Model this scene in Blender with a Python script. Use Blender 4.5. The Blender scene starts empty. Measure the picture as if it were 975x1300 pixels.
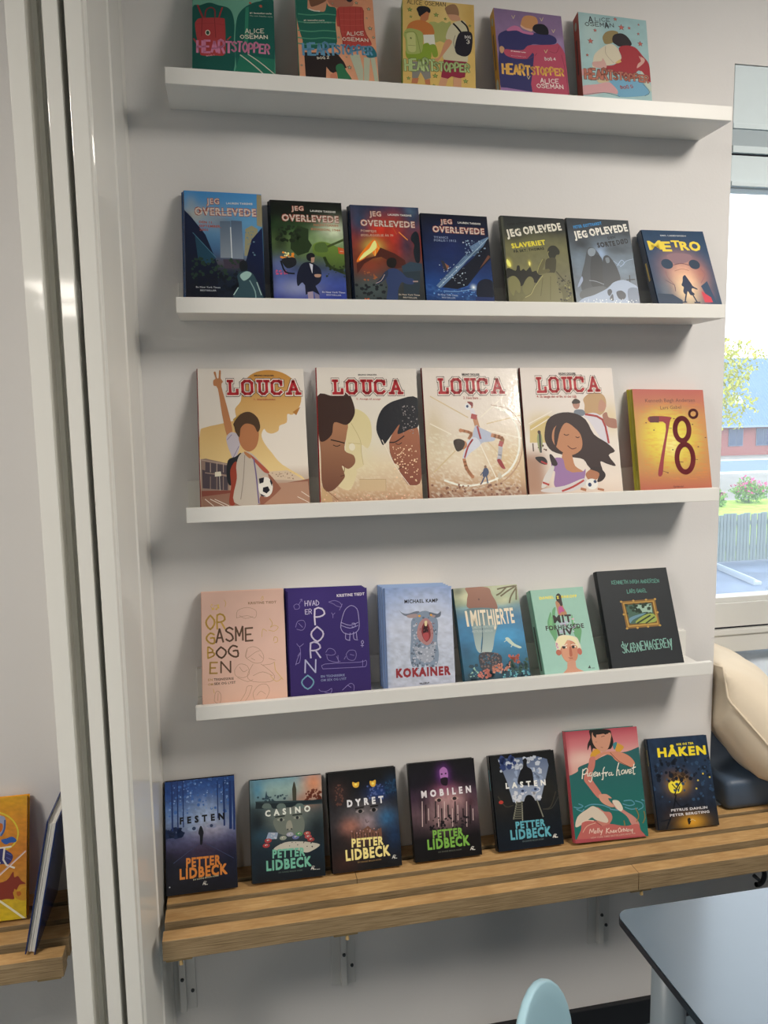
import bpy, bmesh, math, random
import numpy as np
from mathutils import Vector, Matrix
from mathutils.geometry import tessellate_polygon
SC = bpy.context.scene; COL = SC.collection
PI = math.pi

# ---------------------------------------------------------------- camera
cam_d = bpy.data.cameras.new('camera'); cam = bpy.data.objects.new('camera', cam_d); COL.objects.link(cam)
cam_d.sensor_fit = 'HORIZONTAL'; cam_d.sensor_width = 36.0; cam_d.lens = 36.0*975.287/975.0
cam_d.clip_start = 0.02; cam_d.clip_end = 500
def cam_axes(yaw, pitch, roll):
    cy, sy, cp, sp, cr, sr = math.cos(yaw), math.sin(yaw), math.cos(pitch), math.sin(pitch), math.cos(roll), math.sin(roll)
    f = Vector((sy*cp, cy*cp, sp)); r = Vector((cy, -sy, 0)); u = r.cross(f)
    return r*cr+u*sr, u*cr-r*sr, f
r_, u_, f_ = cam_axes(0.1987, -0.1211, -0.0172)
M = Matrix((r_, u_, -f_)).transposed().to_4x4(); M.translation = (0.0838, -1.6377, 1.4151)
cam.matrix_world = M; SC.camera = cam

# ---------------------------------------------------------------- view, world, daylight, lamps
SC.view_settings.view_transform = 'Standard'; SC.view_settings.look = 'None'
SC.view_settings.gamma = 1.0; SC.view_settings.use_curve_mapping = False
SC.view_settings.exposure = 0.0
SC.cycles.max_bounces = 8; SC.cycles.diffuse_bounces = 5; SC.cycles.glossy_bounces = 3
SC.cycles.transparent_max_bounces = 12; SC.cycles.caustics_reflective = False; SC.cycles.caustics_refractive = False
SC.cycles.sample_clamp_indirect = 4.0
SC.cycles.use_denoising = True
w = bpy.data.worlds.new('overcast_sky'); SC.world = w; w.use_nodes = True
nt = w.node_tree; bg = nt.nodes['Background']
tc = nt.nodes.new('ShaderNodeTexCoord'); sp = nt.nodes.new('ShaderNodeSeparateXYZ'); rp = nt.nodes.new('ShaderNodeValToRGB')
nt.links.new(tc.outputs['Generated'], sp.inputs[0]); nt.links.new(sp.outputs['Z'], rp.inputs[0]); nt.links.new(rp.outputs[0], bg.inputs[0])
rp.color_ramp.elements[0].position = 0.0; rp.color_ramp.elements[0].color = (0.92, 0.96, 1.0, 1)
rp.color_ramp.elements[1].position = 0.6; rp.color_ramp.elements[1].color = (0.80, 0.90, 1.0, 1)
bg.inputs[1].default_value = 3.0

def area(name, loc, rot, sx, sy, power, col):
    d = bpy.data.lights.new(name, 'AREA'); d.shape = 'RECTANGLE'; d.size = sx; d.size_y = sy
    d.energy = power; d.color = col
    o = bpy.data.objects.new(name, d); COL.objects.link(o); o.location = loc; o.rotation_euler = rot
    return o
FLOOR = -0.13; CEIL = 2.62
LAMPS = [(1.65, -1.5, 50), (-1.6, -1.75, 52), (1.75, -4.4, 12), (-1.25, -6.3, 20), (-1.42, -7.5, 20)]
for lx, ly, pw in LAMPS:
    area('ceiling_panel_light', (lx, ly, CEIL-0.045), (0, 0, 0), 0.5, 0.9, pw, (1.0, 0.925, 0.83))

def portal(loc, rot, sx, sy):
    o = area('window_daylight', loc, rot, sx, sy, 1, (1, 1, 1)); o.data.cycles.is_portal = True
portal((2.42, 0.33, 1.45), (-PI/2, 0, 0), 2.36, 1.2)

# ---------------------------------------------------------------- helpers
def lin(c):
    if isinstance(c, str):
        c = c.lstrip('#')
        if len(c) == 3: c = ''.join(a+a for a in c)
        c = [int(c[i:i+2], 16)/255 for i in (0, 2, 4)]
    return [(x/12.92 if x <= 0.04045 else ((x+0.055)/1.055)**2.4) for x in c]
def prop(o, label=None, cat=None, group=None, kind=None):
    if label: o['label'] = label
    if cat: o['category'] = cat
    if group: o['group'] = group
    if kind: o['kind'] = kind
    return o
def empty(name, loc=(0, 0, 0), label=None, cat=None, group=None, mat=None):
    o = bpy.data.objects.new(name, None); COL.objects.link(o); o.empty_display_size = 0.05
    if mat is not None: o.matrix_world = mat
    else: o.location = loc
    return prop(o, label, cat, group)
def link(name, me, parent=None, mats=()):
    for m in mats: me.materials.append(m)
    o = bpy.data.objects.new(name, me); COL.objects.link(o)
    if parent is not None: o.parent = parent
    return o
def mesh_of(bm, name, smooth=False):
    bmesh.ops.recalc_face_normals(bm, faces=bm.faces)
    me = bpy.data.meshes.new(name); bm.to_mesh(me); bm.free()
    if smooth:
        for p in me.polygons: p.use_smooth = True
    return me
def box_bm(bm, a, b, bev=0.0, mi=0):
    g = bmesh.ops.create_cube(bm, size=1.0)
    vs = g['verts']
    for v in vs:
        v.co = Vector([(a[i]+b[i])/2 + v.co[i]*(b[i]-a[i]) for i in range(3)])
    fs = list({f for v in vs for f in v.link_faces})
    for f in fs: f.material_index = mi
    if bev > 0:
        es = list({e for v in vs for e in v.link_edges})
        bmesh.ops.bevel(bm, geom=es, offset=bev, segments=2, affect='EDGES', profile=0.6)
def box(name, a, b, m, parent=None, bev=0.0015, off=(0, 0, 0)):
    bm = bmesh.new(); box_bm(bm, a, b, bev)
    return link(name, mesh_of(bm, name), parent, [m])
def prism(name, pts, z0, z1, m, parent=None, axis='z'):
    """extrude a closed outline; axis z: pts are (x, y); axis x: pts are (y, z) extruded z0..z1 along x"""
    bm = bmesh.new()
    f3 = (lambda p, t: (p[0], p[1], t)) if axis == 'z' else (lambda p, t: (t, p[0], p[1]))
    A = [bm.verts.new(f3(p, z0)) for p in pts]; B = [bm.verts.new(f3(p, z1)) for p in pts]
    n = len(pts)
    for i in range(n): bm.faces.new((A[i], A[(i+1) % n], B[(i+1) % n], B[i]))
    bm.faces.new(A); bm.faces.new(B[::-1])
    return link(name, mesh_of(bm, name), parent, [m])
def cyl(name, p0, p1, r0, r1, m, parent=None, seg=20, smooth=True):
    p0, p1 = Vector(p0), Vector(p1); d = p1-p0
    bm = bmesh.new()
    bmesh.ops.create_cone(bm, cap_ends=True, segments=seg, radius1=r0, radius2=r1, depth=d.length)
    R = d.to_track_quat('Z', 'Y').to_matrix().to_4x4(); R.translation = (p0+p1)/2
    bmesh.ops.transform(bm, matrix=R, verts=bm.verts)
    me = mesh_of(bm, name)
    for p in me.polygons: p.use_smooth = len(p.vertices) == 4
    return link(name, me, parent, [m])

# ---------------------------------------------------------------- materials
def mat(name, col, rough=0.5, spec=0.5, metal=0.0, noise=0.0, nscale=8.0, bump=0.0, bscale=60.0, coat=0.0, stretch=None, emis=None):
    m = bpy.data.materials.new(name); m.use_nodes = True; t = m.node_tree; b = t.nodes['Principled BSDF']
    c = lin(col) if isinstance(col, str) else list(col)
    b.inputs['Base Color'].default_value = (*c, 1); b.inputs['Roughness'].default_value = rough
    b.inputs['Specular IOR Level'].default_value = spec; b.inputs['Metallic'].default_value = metal
    b.inputs['Coat Weight'].default_value = coat; b.inputs['Coat Roughness'].default_value = 0.08
    tcn = t.nodes.new('ShaderNodeTexCoord'); mp = t.nodes.new('ShaderNodeMapping'); t.links.new(tcn.outputs['Object'], mp.inputs[0])
    if stretch: mp.inputs['Scale'].default_value = stretch
    if noise:
        n = t.nodes.new('ShaderNodeTexNoise'); n.inputs['Scale'].default_value = nscale; n.inputs['Detail'].default_value = 5
        r = t.nodes.new('ShaderNodeValToRGB')
        r.color_ramp.elements[0].position = 0.3; r.color_ramp.elements[1].position = 0.7
        r.color_ramp.elements[0].color = (*[x*(1-noise) for x in c], 1); r.color_ramp.elements[1].color = (*[min(1, x*(1+noise)) for x in c], 1)
        t.links.new(mp.outputs[0], n.inputs[0]); t.links.new(n.outputs[0], r.inputs[0]); t.links.new(r.outputs[0], b.inputs['Base Color'])
    if bump:
        n2 = t.nodes.new('ShaderNodeTexNoise'); n2.inputs['Scale'].default_value = bscale; n2.inputs['Detail'].default_value = 3
        bp = t.nodes.new('ShaderNodeBump'); bp.inputs['Strength'].default_value = bump; bp.inputs['Distance'].default_value = 0.002
        t.links.new(mp.outputs[0], n2.inputs[0]); t.links.new(n2.outputs[0], bp.inputs['Height']); t.links.new(bp.outputs[0], b.inputs['Normal'])
    if emis:
        b.inputs['Emission Color'].default_value = (*emis[0], 1); b.inputs['Emission Strength'].default_value = emis[1]
    return m
WALL = mat('painted_plaster', (0.76, 0.745, 0.735), 0.75, 0.3, noise=0.02, nscale=3, bump=0.10, bscale=160)
GLOSSW = mat('gloss_white_paint', (0.86, 0.85, 0.80), 0.05, 0.5, noise=0.03, nscale=2.5, bump=0.08, bscale=18, stretch=(1, 1, .25))
SHELF = mat('white_lacquer_board', (0.84, 0.83, 0.79), 0.38, 0.4, noise=0.01, bump=0.05, bscale=80)
FARWALL = mat('far_wall_paint', (0.45, 0.44, 0.43), 0.8, 0.3, noise=0.03, nscale=2)
CEILM = mat('white_ceiling', (0.60, 0.59, 0.58), 0.85, 0.2)
FRAME = mat('window_frame_paint', (0.74, 0.74, 0.71), 0.35, 0.4, noise=0.02)
FLOORM = mat('blue_grey_linoleum', '#5d6b76', 0.45, 0.4, noise=0.12, nscale=20)
BLACKB = mat('black_skirting', '#15171c', 0.45, 0.4)
DARKLINE = mat('rubber_seal', '#2b2d3a', 0.6, 0.3)
CLEARP = mat('painted_metal_bracket', (0.70, 0.69, 0.67), 0.35, 0.5)
STEEL = mat('zinc_screw', '#56585a', 0.35, 0.5, metal=0.8)
def wood(name, c1, c2, c3, sc, stretch, rough=0.42, streak=(.35, .6, .62)):
    m = bpy.data.materials.new(name); m.use_nodes = True; t = m.node_tree; b = t.nodes['Principled BSDF']
    tcn = t.nodes.new('ShaderNodeTexCoord'); mp = t.nodes.new('ShaderNodeMapping'); mp.inputs['Scale'].default_value = stretch
    t.links.new(tcn.outputs['Object'], mp.inputs[0])
    n = t.nodes.new('ShaderNodeTexNoise'); n.inputs['Scale'].default_value = sc; n.inputs['Detail'].default_value = 6; n.inputs['Distortion'].default_value = 0.6
    r = t.nodes.new('ShaderNodeValToRGB'); e = r.color_ramp.elements
    e[0].position = 0.32; e[0].color = (*lin(c1), 1); e[1].position = 0.68; e[1].color = (*lin(c3), 1)
    k = e.new(0.5); k.color = (*lin(c2), 1)
    n2 = t.nodes.new('ShaderNodeTexNoise'); n2.inputs['Scale'].default_value = 9; n2.inputs['Detail'].default_value = 4
    mx = t.nodes.new('ShaderNodeMix'); mx.data_type = 'RGBA'; mx.blend_type = 'MULTIPLY'; mx.inputs[0].default_value = 0.5
    r2 = t.nodes.new('ShaderNodeValToRGB'); r2.color_ramp.elements[0].position = streak[0]; r2.color_ramp.elements[0].color = (streak[2], streak[2]*.9, streak[2]*.82, 1); r2.color_ramp.elements[1].position = streak[1]
    r2.color_ramp.elements[1].color = (1, 1, 1, 1)
    t.links.new(mp.outputs[0], n.inputs[0]); t.links.new(n.outputs[0], r.inputs[0]); t.links.new(mp.outputs[0] if streak[2] < .5 else tcn.outputs['Object'], n2.inputs[0]); t.links.new(n2.outputs[0], r2.inputs[0])
    t.links.new(r.outputs[0], mx.inputs[6]); t.links.new(r2.outputs[0], mx.inputs[7]); t.links.new(mx.outputs[2], b.inputs['Base Color'])
    b.inputs['Roughness'].default_value = rough
    bp = t.nodes.new('ShaderNodeBump'); bp.inputs['Strength'].default_value = 0.25; bp.inputs['Distance'].default_value = 0.001
    t.links.new(n.outputs[0], bp.inputs['Height']); t.links.new(bp.outputs[0], b.inputs['Normal'])
    return m
BIRCH = wood('birch_face', '#b8905c', '#c39c68', '#cfaa78', 12, (2, 14, 14))
PLYEDGE = wood('plywood_edge', '#7d6849', '#96805f', '#a99270', 10, (1.5, 10, 55), 0.6, (.30, .42, .25))

# ---------------------------------------------------------------- room shell
def struct(o): o['kind'] = 'structure'; return o
struct(box('floor', (-3.2, -8.4, FLOOR-0.1), (3.75, 0.6, FLOOR), FLOORM, bev=0))
struct(box('ceiling', (-3.2, -8.4, CEIL), (3.75, 0.6, CEIL+0.1), CEILM, bev=0))
bm = bmesh.new()
box_bm(bm, (-3.2, 0, FLOOR), (1.235, 0.6, CEIL)); 
box_bm(bm, (1.235, 0, 2.193), (3.6, 0.6, CEIL)); box_bm(bm, (3.6, 0, FLOOR), (3.9, 0.6, CEIL))
box_bm(bm, (1.235, 0.30, FLOOR), (3.6, 0.6, 0.70))
struct(link('wall_shelf_side', mesh_of(bm, 'wall'), None, [WALL]))
struct(box('wall_left', (-3.3, -8.4, FLOOR), (-3.2, 0.6, CEIL), FARWALL, bev=0))
struct(box('wall_right', (3.6, -8.4, FLOOR), (3.75, 0.0, CEIL), FARWALL, bev=0))
struct(box('wall_back', (-3.3, -8.5, FLOOR), (3.75, -8.4, CEIL), FARWALL, bev=0))
struct(box('baseboard_shelf_side', (-0.07, -0.014, FLOOR), (1.235, 0, FLOOR+0.068), BLACKB, bev=0.002))
struct(box('baseboard_left', (-3.2, -0.014, FLOOR), (-0.25, 0, FLOOR+0.068), BLACKB, bev=0.002))
# moulded pillar beside the shelves: stepped door-frame profile
prof = [(-.226, 0), (-.226, -.280), (-.197, -.280), (-.197, -.228), (-.189, -.228), (-.189, -.210), (-.172, -.210), (-.172, -.280),
        (-.149, -.280), (-.149, -.225), (-.1395, -.225), (-.1395, -.276), (-.114, -.274), (-.112, -.262), (-.108, -.260), (-.091, -.150), (-.088, -.146), (-.083, -.03), (-.080, 0)]
pil = struct(prism('pillar_frame', prof, FLOOR, CEIL, GLOSSW))
bv = pil.modifiers.new('bevel', 'BEVEL'); bv.width = 0.0012; bv.segments = 2; bv.limit_method = 'ANGLE'
# ceiling lamps
LENS = mat('lamp_diffuser', (0.9, 0.9, 0.88), 0.5, emis=((1.0, 0.92, 0.8), 2.5))
for i, (lx, ly, pw) in enumerate(LAMPS):
    e = empty('ceiling_lamp', (lx, ly, CEIL), 'rectangular ceiling light panel '+['nearest the window and the shelves', 'nearest the white pillar', 'at the far end on the window side', 'far back on the pillar side', 'farthest back on the pillar side'][i], 'lamp', 'ceiling light panels')
    box('lamp_housing', (-.3, -.6, -.03), (.3, .6, 0), SHELF, e); box('diffuser', (-.28, -.58, -.034), (.28, .58, -.03), LENS, e, bev=0)

# ---------------------------------------------------------------- window in the recess
def glass_mat():
    m = bpy.data.materials.new('window_glass'); m.use_nodes = True; t = m.node_tree; t.nodes.clear()
    o = t.nodes.new('ShaderNodeOutputMaterial'); tr = t.nodes.new('ShaderNodeBsdfTransparent'); gl = t.nodes.new('ShaderNodeBsdfGlossy')
    tl = t.nodes.new('ShaderNodeBsdfTranslucent'); tl.inputs[0].default_value = (.92, .96, 1, 1)
    gl.inputs['Roughness'].default_value = 0.02; fr = t.nodes.new('ShaderNodeFresnel'); fr.inputs[0].default_value = 1.45
    a = t.nodes.new('ShaderNodeMixShader'); b = t.nodes.new('ShaderNodeMixShader'); b.inputs[0].default_value = 0.08
    ge = t.nodes.new('ShaderNodeNewGeometry'); ml = t.nodes.new('ShaderNodeMath'); ml.operation = 'SUBTRACT'; ml.use_clamp = True
    t.links.new(fr.outputs[0], ml.inputs[0]); t.links.new(ge.outputs['Backfacing'], ml.inputs[1]); t.links.new(ml.outputs[0], a.inputs[0]); t.links.new(b.outputs[0], a.inputs[1]); t.links.new(gl.outputs[0], a.inputs[2])
    t.links.new(tr.outputs[0], b.inputs[1]); t.links.new(tl.outputs[0], b.inputs[2]); t.links.new(a.outputs[0], o.inputs[0])
    return m
GLASS = glass_mat()
win = empty('window_1', (0, 0, 0)); win['kind'] = 'structure'
WX0, WX1, WY = 1.235, 3.6, 0.20
def wpart(name, a, b, m=FRAME, bev=0.002): return box(name, a, b, m, win, bev)
wpart('head_board', (WX0, WY, 2.086), (WX1, WY+.12, 2.193)); wpart('head_strip', (WX0, WY-.008, 2.071), (WX1, WY+.1, 2.086))
wpart('seal', (WX0, WY+.004, 2.065), (WX1, WY+.1, 2.071), DARKLINE, 0)
wpart('top_rail', (WX0, WY-.004, 2.001), (WX1, WY+.06, 2.065)); wpart('glazing_bead', (WX0, WY+.006, 1.988), (WX1, WY+.05, 2.001))
wpart('bottom_rail', (WX0, WY-.004, .829), (WX1, WY+.06, .896)); wpart('glazing_bead', (WX0, WY+.006, .896), (WX1, WY+.05, .910))
wpart('seal', (WX0, WY+.004, .823), (WX1, WY+.1, .829), DARKLINE, 0)
wpart('sill_strip', (WX0, WY-.012, .808), (WX1, WY+.1, .823)); wpart('sill_board', (WX0, WY-.006, .757), (WX1, WY+.12, .808))
for x in (WX0, 2.0, 2.8, WX1-.07): wpart('jamb', (x, WY-.002, .896), (x+.07, WY+.058, 2.001))
wpart('glass_pane', (WX0+.03, WY+.02, .90), (WX1-.03, WY+.026, 1.995), GLASS, 0)
HEADSHADE = mat('shaded_head_grey_blue', '#a9b6bd', .7, .3)  # grey-blue shade of the window head put into the colour
BLIND = mat('pale_blue_blind_fabric', (0.70, 0.80, 0.84), .8, .2, noise=.01, nscale=40)
e = empty('roller_blind', (0, 0, 0), 'pale blue roller blind pulled a little way down at the top of the window', 'blind')
cyl('roller', (1.25, .026, 2.168), (3.55, .026, 2.168), .018, .018, FRAME, e, 16)
box('fabric', (1.238, .0025, 2.0675), (3.56, .004, 2.1915), BLIND, e, 0)
box('bottom_bar', (1.238, .0005, 2.056), (3.56, .0065, 2.0675), BLIND, e, .001)
box('added_head_board', (1.238, .004, 2.019), (3.56, .010, 2.056), HEADSHADE, e, .001)  # from here down: window head repeated, added forward to catch the lamp light
box('added_head_strip', (1.238, .000, 2.0035), (3.56, .010, 2.0185), BLIND, e, .001)
box('added_top_rail', (1.238, .004, 1.941), (3.56, .010, 1.9985), BLIND, e, .001)  # added stand-in for the top rail, which lies in shade behind
box('added_bead', (1.238, .000, 1.9305), (3.56, .010, 1.9405), BLIND, e, .001)
box('added_gap_line', (1.238, .007, 1.9985), (3.56, .012, 2.0035), DARKLINE, e, 0)
for x in (1.2385, 3.551): box('bracket', (x, .006, 2.14), (x+.009, .050, 2.1925), FRAME, e, .001)

# ---------------------------------------------------------------- picture ledges
LIPTOP = [2.0524, 1.6473, 1.2497, 0.8506]; LH, PH, LD, FT = 0.0291, 0.0733, 0.1182, 0.011
where = ['white wooden picture ledge highest on the wall, holding five paperbacks',
         'white wooden picture ledge second from top, holding seven dark adventure books',
         'white wooden picture ledge in the middle, holding the large white comic albums',
         'white wooden picture ledge just above the bench, holding the pink and purple books']
for i, zt in enumerate(LIPTOP):
    zb = zt-LH
    e = empty('picture_ledge', (0, 0, zb), where[i], 'shelf', 'white picture ledges on the wall')
    box('front_lip', (0, -LD, 0), (1.15, -LD+.012, LH), SHELF, e, 0.0012)
    box('bottom_board', (0, -LD+.012, 0), (1.15, -.012, FT), SHELF, e, 0.0005)
    box('back_panel', (0, -.012, 0), (1.15, -.0005, PH), SHELF, e, 0.0008)

# ---------------------------------------------------------------- slatted benches
BZ = 0.43
def slat(parent, x0, x1, y0, y1, z0, z1):
    bm = bmesh.new(); box_bm(bm, (x0, y0, z0), (x1, y1, z1), 0.0012)
    me = mesh_of(bm, 'slat')
    o = link('slat', me, parent, [BIRCH, PLYEDGE])
    for f in me.polygons:
        if abs(f.normal.z) < 0.7: f.material_index = 1
    return o
def bracket(parent, x, y0):
    """wall bracket: flat plate on the wall with a rib, shelf arm under the slats, two screws"""
    p = empty('wall_bracket', (0, 0, 0)); p.parent = parent
    # plate
    b = box('wall_plate', (x-.028, -.006, BZ-.335), (x+.028, -.0005, BZ-.042), WALL, p, 0.001); 
    box('rib', (x-.006, -.020, BZ-.33), (x+.007, -.006, BZ-.042), CLEARP, p, 0.002)
    box('arm', (x-.02, -.185, BZ-.054), (x+.02, -.006, BZ-.0415), CLEARP, p, 0.002)
    cyl('screw', (x+.0005, -.0205, BZ-.245), (x+.0005, -.0235, BZ-.245), .0042, .0035, STEEL, p, 10)
    cyl('screw', (x+.019, -.006, BZ-.285), (x+.019, -.009, BZ-.285), .0042, .0035, STEEL, p, 10)
def bracket_parts(parent, x):
    # kept two levels deep: bench > bracket > screw
    bm = bmesh.new()
    box_bm(bm, (x-.028, -.005, BZ-.32), (x+.028, -.0005, BZ-.042), 0.001)
    box_bm(bm, (x-.007, -.020, BZ-.315), (x+.007, -.005, BZ-.042), 0.002)
    box_bm(bm, (x-.02, -.185, BZ-.054), (x+.02, -.005, BZ-.0415), 0.002)
    b = link('bracket', mesh_of(bm, 'bracket'), parent, [CLEARP])
    cyl('screw', (x, -.0205, BZ-.235), (x, -.0235, BZ-.235), .0042, .0035, STEEL, b, 10)
    cyl('screw', (x+.020, -.005, BZ-.275), (x+.020, -.008, BZ-.275), .0042, .0035, STEEL, b, 10)
RAILS = [(-.220, -.188), (-.162, -.120), (-.104, -.058), (-.044, -.0005)]
b1 = empty('slatted_bench', (0, 0, 0), 'long slatted plywood bench fixed to the wall below the white ledges', 'bench', 'slatted wall benches')
joints = [[-.0775, .918, 2.6], [-.0775, 1.35, 2.6], [-.0775, .3194, 2.6], [-.0775, .76, 2.6]]
for (y0, y1), js in zip(RAILS, joints):
    for a, b in zip(js[:-1], js[1:]):
        slat(b1, a+(.0004 if a > 0 else 0), b-.0004, y0, y1, BZ-.041, BZ)
TAN = mat('pale_wood_support', '#b59a6c', 0.6, 0.3, noise=.1)
for x in (-.062, .298, .938, 1.62):
    bracket_parts(b1, x)
for x in (-.045, .28, .93):
    bm = bmesh.new(); bmesh.ops.create_cone(bm, cap_ends=True, segments=10, radius1=.004, radius2=.0028, depth=.010)
    bmesh.ops.transform(bm, matrix=Matrix.Translation((x, -.212, BZ-.052)), verts=bm.verts)
    box_bm(bm, (x-.028, -.216, BZ-.0475), (x+.022, -.06, BZ-.0412), .002)
    link('cross_support', mesh_of(bm, 'cross_support'), b1, [TAN])
b2 = empty('slatted_bench', (0, 0, 0), 'slatted plywood bench ending at the left side of the white pillar', 'bench', 'slatted wall benches')
for (y0, y1) in RAILS: slat(b2, -1.5, -.2565, y0, y1, BZ-.041, BZ)
for x in (-1.2, -.62): bracket_parts(b2, x)
bm = bmesh.new(); box_bm(bm, (-.305, -.216, BZ-.0475), (-.262, -.06, BZ-.0412), .002)
link('cross_support', mesh_of(bm, 'cross_support'), b2, [TAN])
# black pipe hook under the bench near the table
hk = bpy.data.curves.new('c', 'CURVE'); hk.dimensions = '3D'; hk.bevel_depth = .006; hk.bevel_resolution = 3
s = hk.splines.new('POLY'); n = 12; s.points.add(n)
for i in range(n+1):
    a = PI*0.55-PI*1.15*i/n; s.points[i].co = (1.300+.017*math.cos(a), -.11, .300+.022*math.sin(a), 1)
o = bpy.data.objects.new('t', hk); COL.objects.link(o)
me = bpy.data.meshes.new_from_object(o.evaluated_get(bpy.context.evaluated_depsgraph_get())); bpy.data.objects.remove(o)
for p in me.polygons: p.use_smooth = True
e = empty('pipe_clamp', (0, 0, 0), 'small dark curved clamp hanging under the right end of the bench', 'clamp')
link('hook', me, e, [BLACKB]); cyl('bolt', (1.2885, -.11, .303), (1.2885, -.128, .303), .005, .004, STEEL, e, 10)
box('mount', (1.2925, -.116, .322), (1.3095, -.104, BZ-.0413), BLACKB, e)

# ---------------------------------------------------------------- seat pad and pillows in the window recess
PAD = mat('blue_grey_vinyl', '#46566a', 0.42, 0.45, noise=.06, nscale=6)
CREAM = mat('cream_cotton', '#e6d8c2', 0.85, 0.2, noise=.05, nscale=5, bump=.3, bscale=25)
FLEECE = mat('pale_blue_fleece', '#dfeaf8', 0.95, 0.1, noise=.06, nscale=30, bump=.6, bscale=90)
def soft_box(name, a, b, m, parent, r=.015, sag=0.004, seed=1):
    bm = bmesh.new(); box_bm(bm, a, b, r)
    bmesh.ops.subdivide_edges(bm, edges=bm.edges[:], cuts=2, use_grid_fill=True)
    rnd = random.Random(seed)
    for v in bm.verts: v.co += Vector((0, 0, sag*math.sin(v.co.x*9+seed)*math.sin(v.co.y*13)))
    me = mesh_of(bm, name, True); return link(name, me, parent, [m])
e = empty('seat_pad', (0, 0, 0), 'dark blue grey vinyl seat pad lying on the bench by the window', 'cushion')
box_a = (1.262, -.036, BZ+.001); box_b = (2.1, .285, BZ+.076)
bm = bmesh.new(); box_bm(bm, box_a, box_b, .016); 
for v in bm.verts:
    if v.co.z > BZ+.03: v.co.z += .0025*math.sin(v.co.x*21)
link('pad', mesh_of(bm, 'pad', True), e, [PAD])
def pillow(name, L, W, T, mtx, m, parent_label, cat, group=None, nx=26, wrinkle=.004, seed=3, tag='cover', settle=None):
    e = empty(name, label=parent_label, cat=cat, mat=mtx)
    rnd = random.Random(seed); ph = [rnd.uniform(0, 6) for _ in range(12)]
    bm = bmesh.new(); G = {}
    for side in (1, -1):
        for i in range(nx+1):
            for j in range(nx+1):
                s, t = -1+2*i/nx, -1+2*j/nx
                edge = i in (0, nx) or j in (0, nx)
                if edge and (i, j) in G: G[(i, j, side)] = G[(i, j)]; continue
                pin = 1-.07*(abs(s)*(1-t*t)) ; pin2 = 1-.07*(abs(t)*(1-s*s))
                h = T/2*max(0, (1-s**2))**.45*max(0, (1-t**2))**.45
                wr = wrinkle*(math.sin(9*s+4*t+ph[0])*math.sin(5*t+ph[1])+.6*math.sin(17*t-6*s+ph[2]))*(1-s*s)**.5*(1-t*t)**.5
                v = bm.verts.new((s*L/2*(1-.06*(1-t*t)*abs(s)), t*W/2*(1-.06*(1-s*s)*abs(t)), side*(h+wr*.8)))
                G[(i, j, side)] = v
                if edge: G[(i, j)] = v
    for side in (1, -1):
        for i in range(nx):
            for j in range(nx):
                q = [G[(i, j, side)], G[(i+1, j, side)], G[(i+1, j+1, side)], G[(i, j+1, side)]]
                try: bm.faces.new(q if side == 1 else q[::-1])
                except ValueError: pass
    if settle:
        inv = mtx.inverted()
        for v in bm.verts:
            w_ = mtx @ v.co
            if w_.z < settle[0]: w_.z = settle[0]+(w_.z-settle[0])*.02
            if w_.x < settle[1]: w_.x = settle[1]+.0005
            if w_.y > settle[2]: w_.y = settle[2]
            v.co = inv @ w_
    rim = [G[(i, 0)] for i in range(nx+1)]+[G[(nx, j)] for j in range(1, nx+1)]+[G[(i, nx)] for i in range(nx-1, -1, -1)]+[G[(0, j)] for j in range(nx-1, 0, -1)]
    pts = [v.co.copy() for v in rim]
    link(tag, mesh_of(bm, tag, True), e, [m])
    c = bpy.data.curves.new('c', 'CURVE'); c.dimensions = '3D'; c.bevel_depth = .0028; c.bevel_resolution = 2
    s = c.splines.new('POLY'); s.points.add(len(pts)-1); s.use_cyclic_u = True
    for k, q in enumerate(pts): s.points[k].co = (*q, 1)
    o = bpy.data.objects.new('t', c); COL.objects.link(o)
    me = bpy.data.meshes.new_from_object(o.evaluated_get(bpy.context.evaluated_depsgraph_get())); bpy.data.objects.remove(o)
    for q in me.polygons: q.use_smooth = True
    link('seam', me, e, [m]); return e
def frame_m(xa, ya, za, loc):
    M = Matrix((xa, ya, za)).transposed().to_4x4(); M.translation = loc; return M
a = math.radians(52)
xa = Vector((math.cos(a), -.30, -math.sin(a))).normalized(); ya = Vector((.33, .94, 0)); za = xa.cross(ya).normalized(); ya = za.cross(xa)
ya2 = (ya*math.cos(.10)+za*math.sin(.10)).normalized(); za = xa.cross(ya2); ya = ya2
pillow('pillow', .46, .30, .20, frame_m(xa, ya, za, (1.385, .040, .628)), CREAM, 'cream cotton pillow leaning in the window corner beside the pier', 'pillow', tag='pillow_cover', settle=(.5105, 1.2415, .185))
xa = Vector((1, 0, 0)); ya = Vector((0, .3, .95)).normalized(); za = xa.cross(ya)
pillow('fleece_cushion', .60, .22, .09, frame_m(xa, ya, za, (1.73, .238, .634)), FLEECE, 'pale blue fleece cushion behind the cream pillow below the window', 'cushion', seed=8, tag='fleece_cover')

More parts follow.
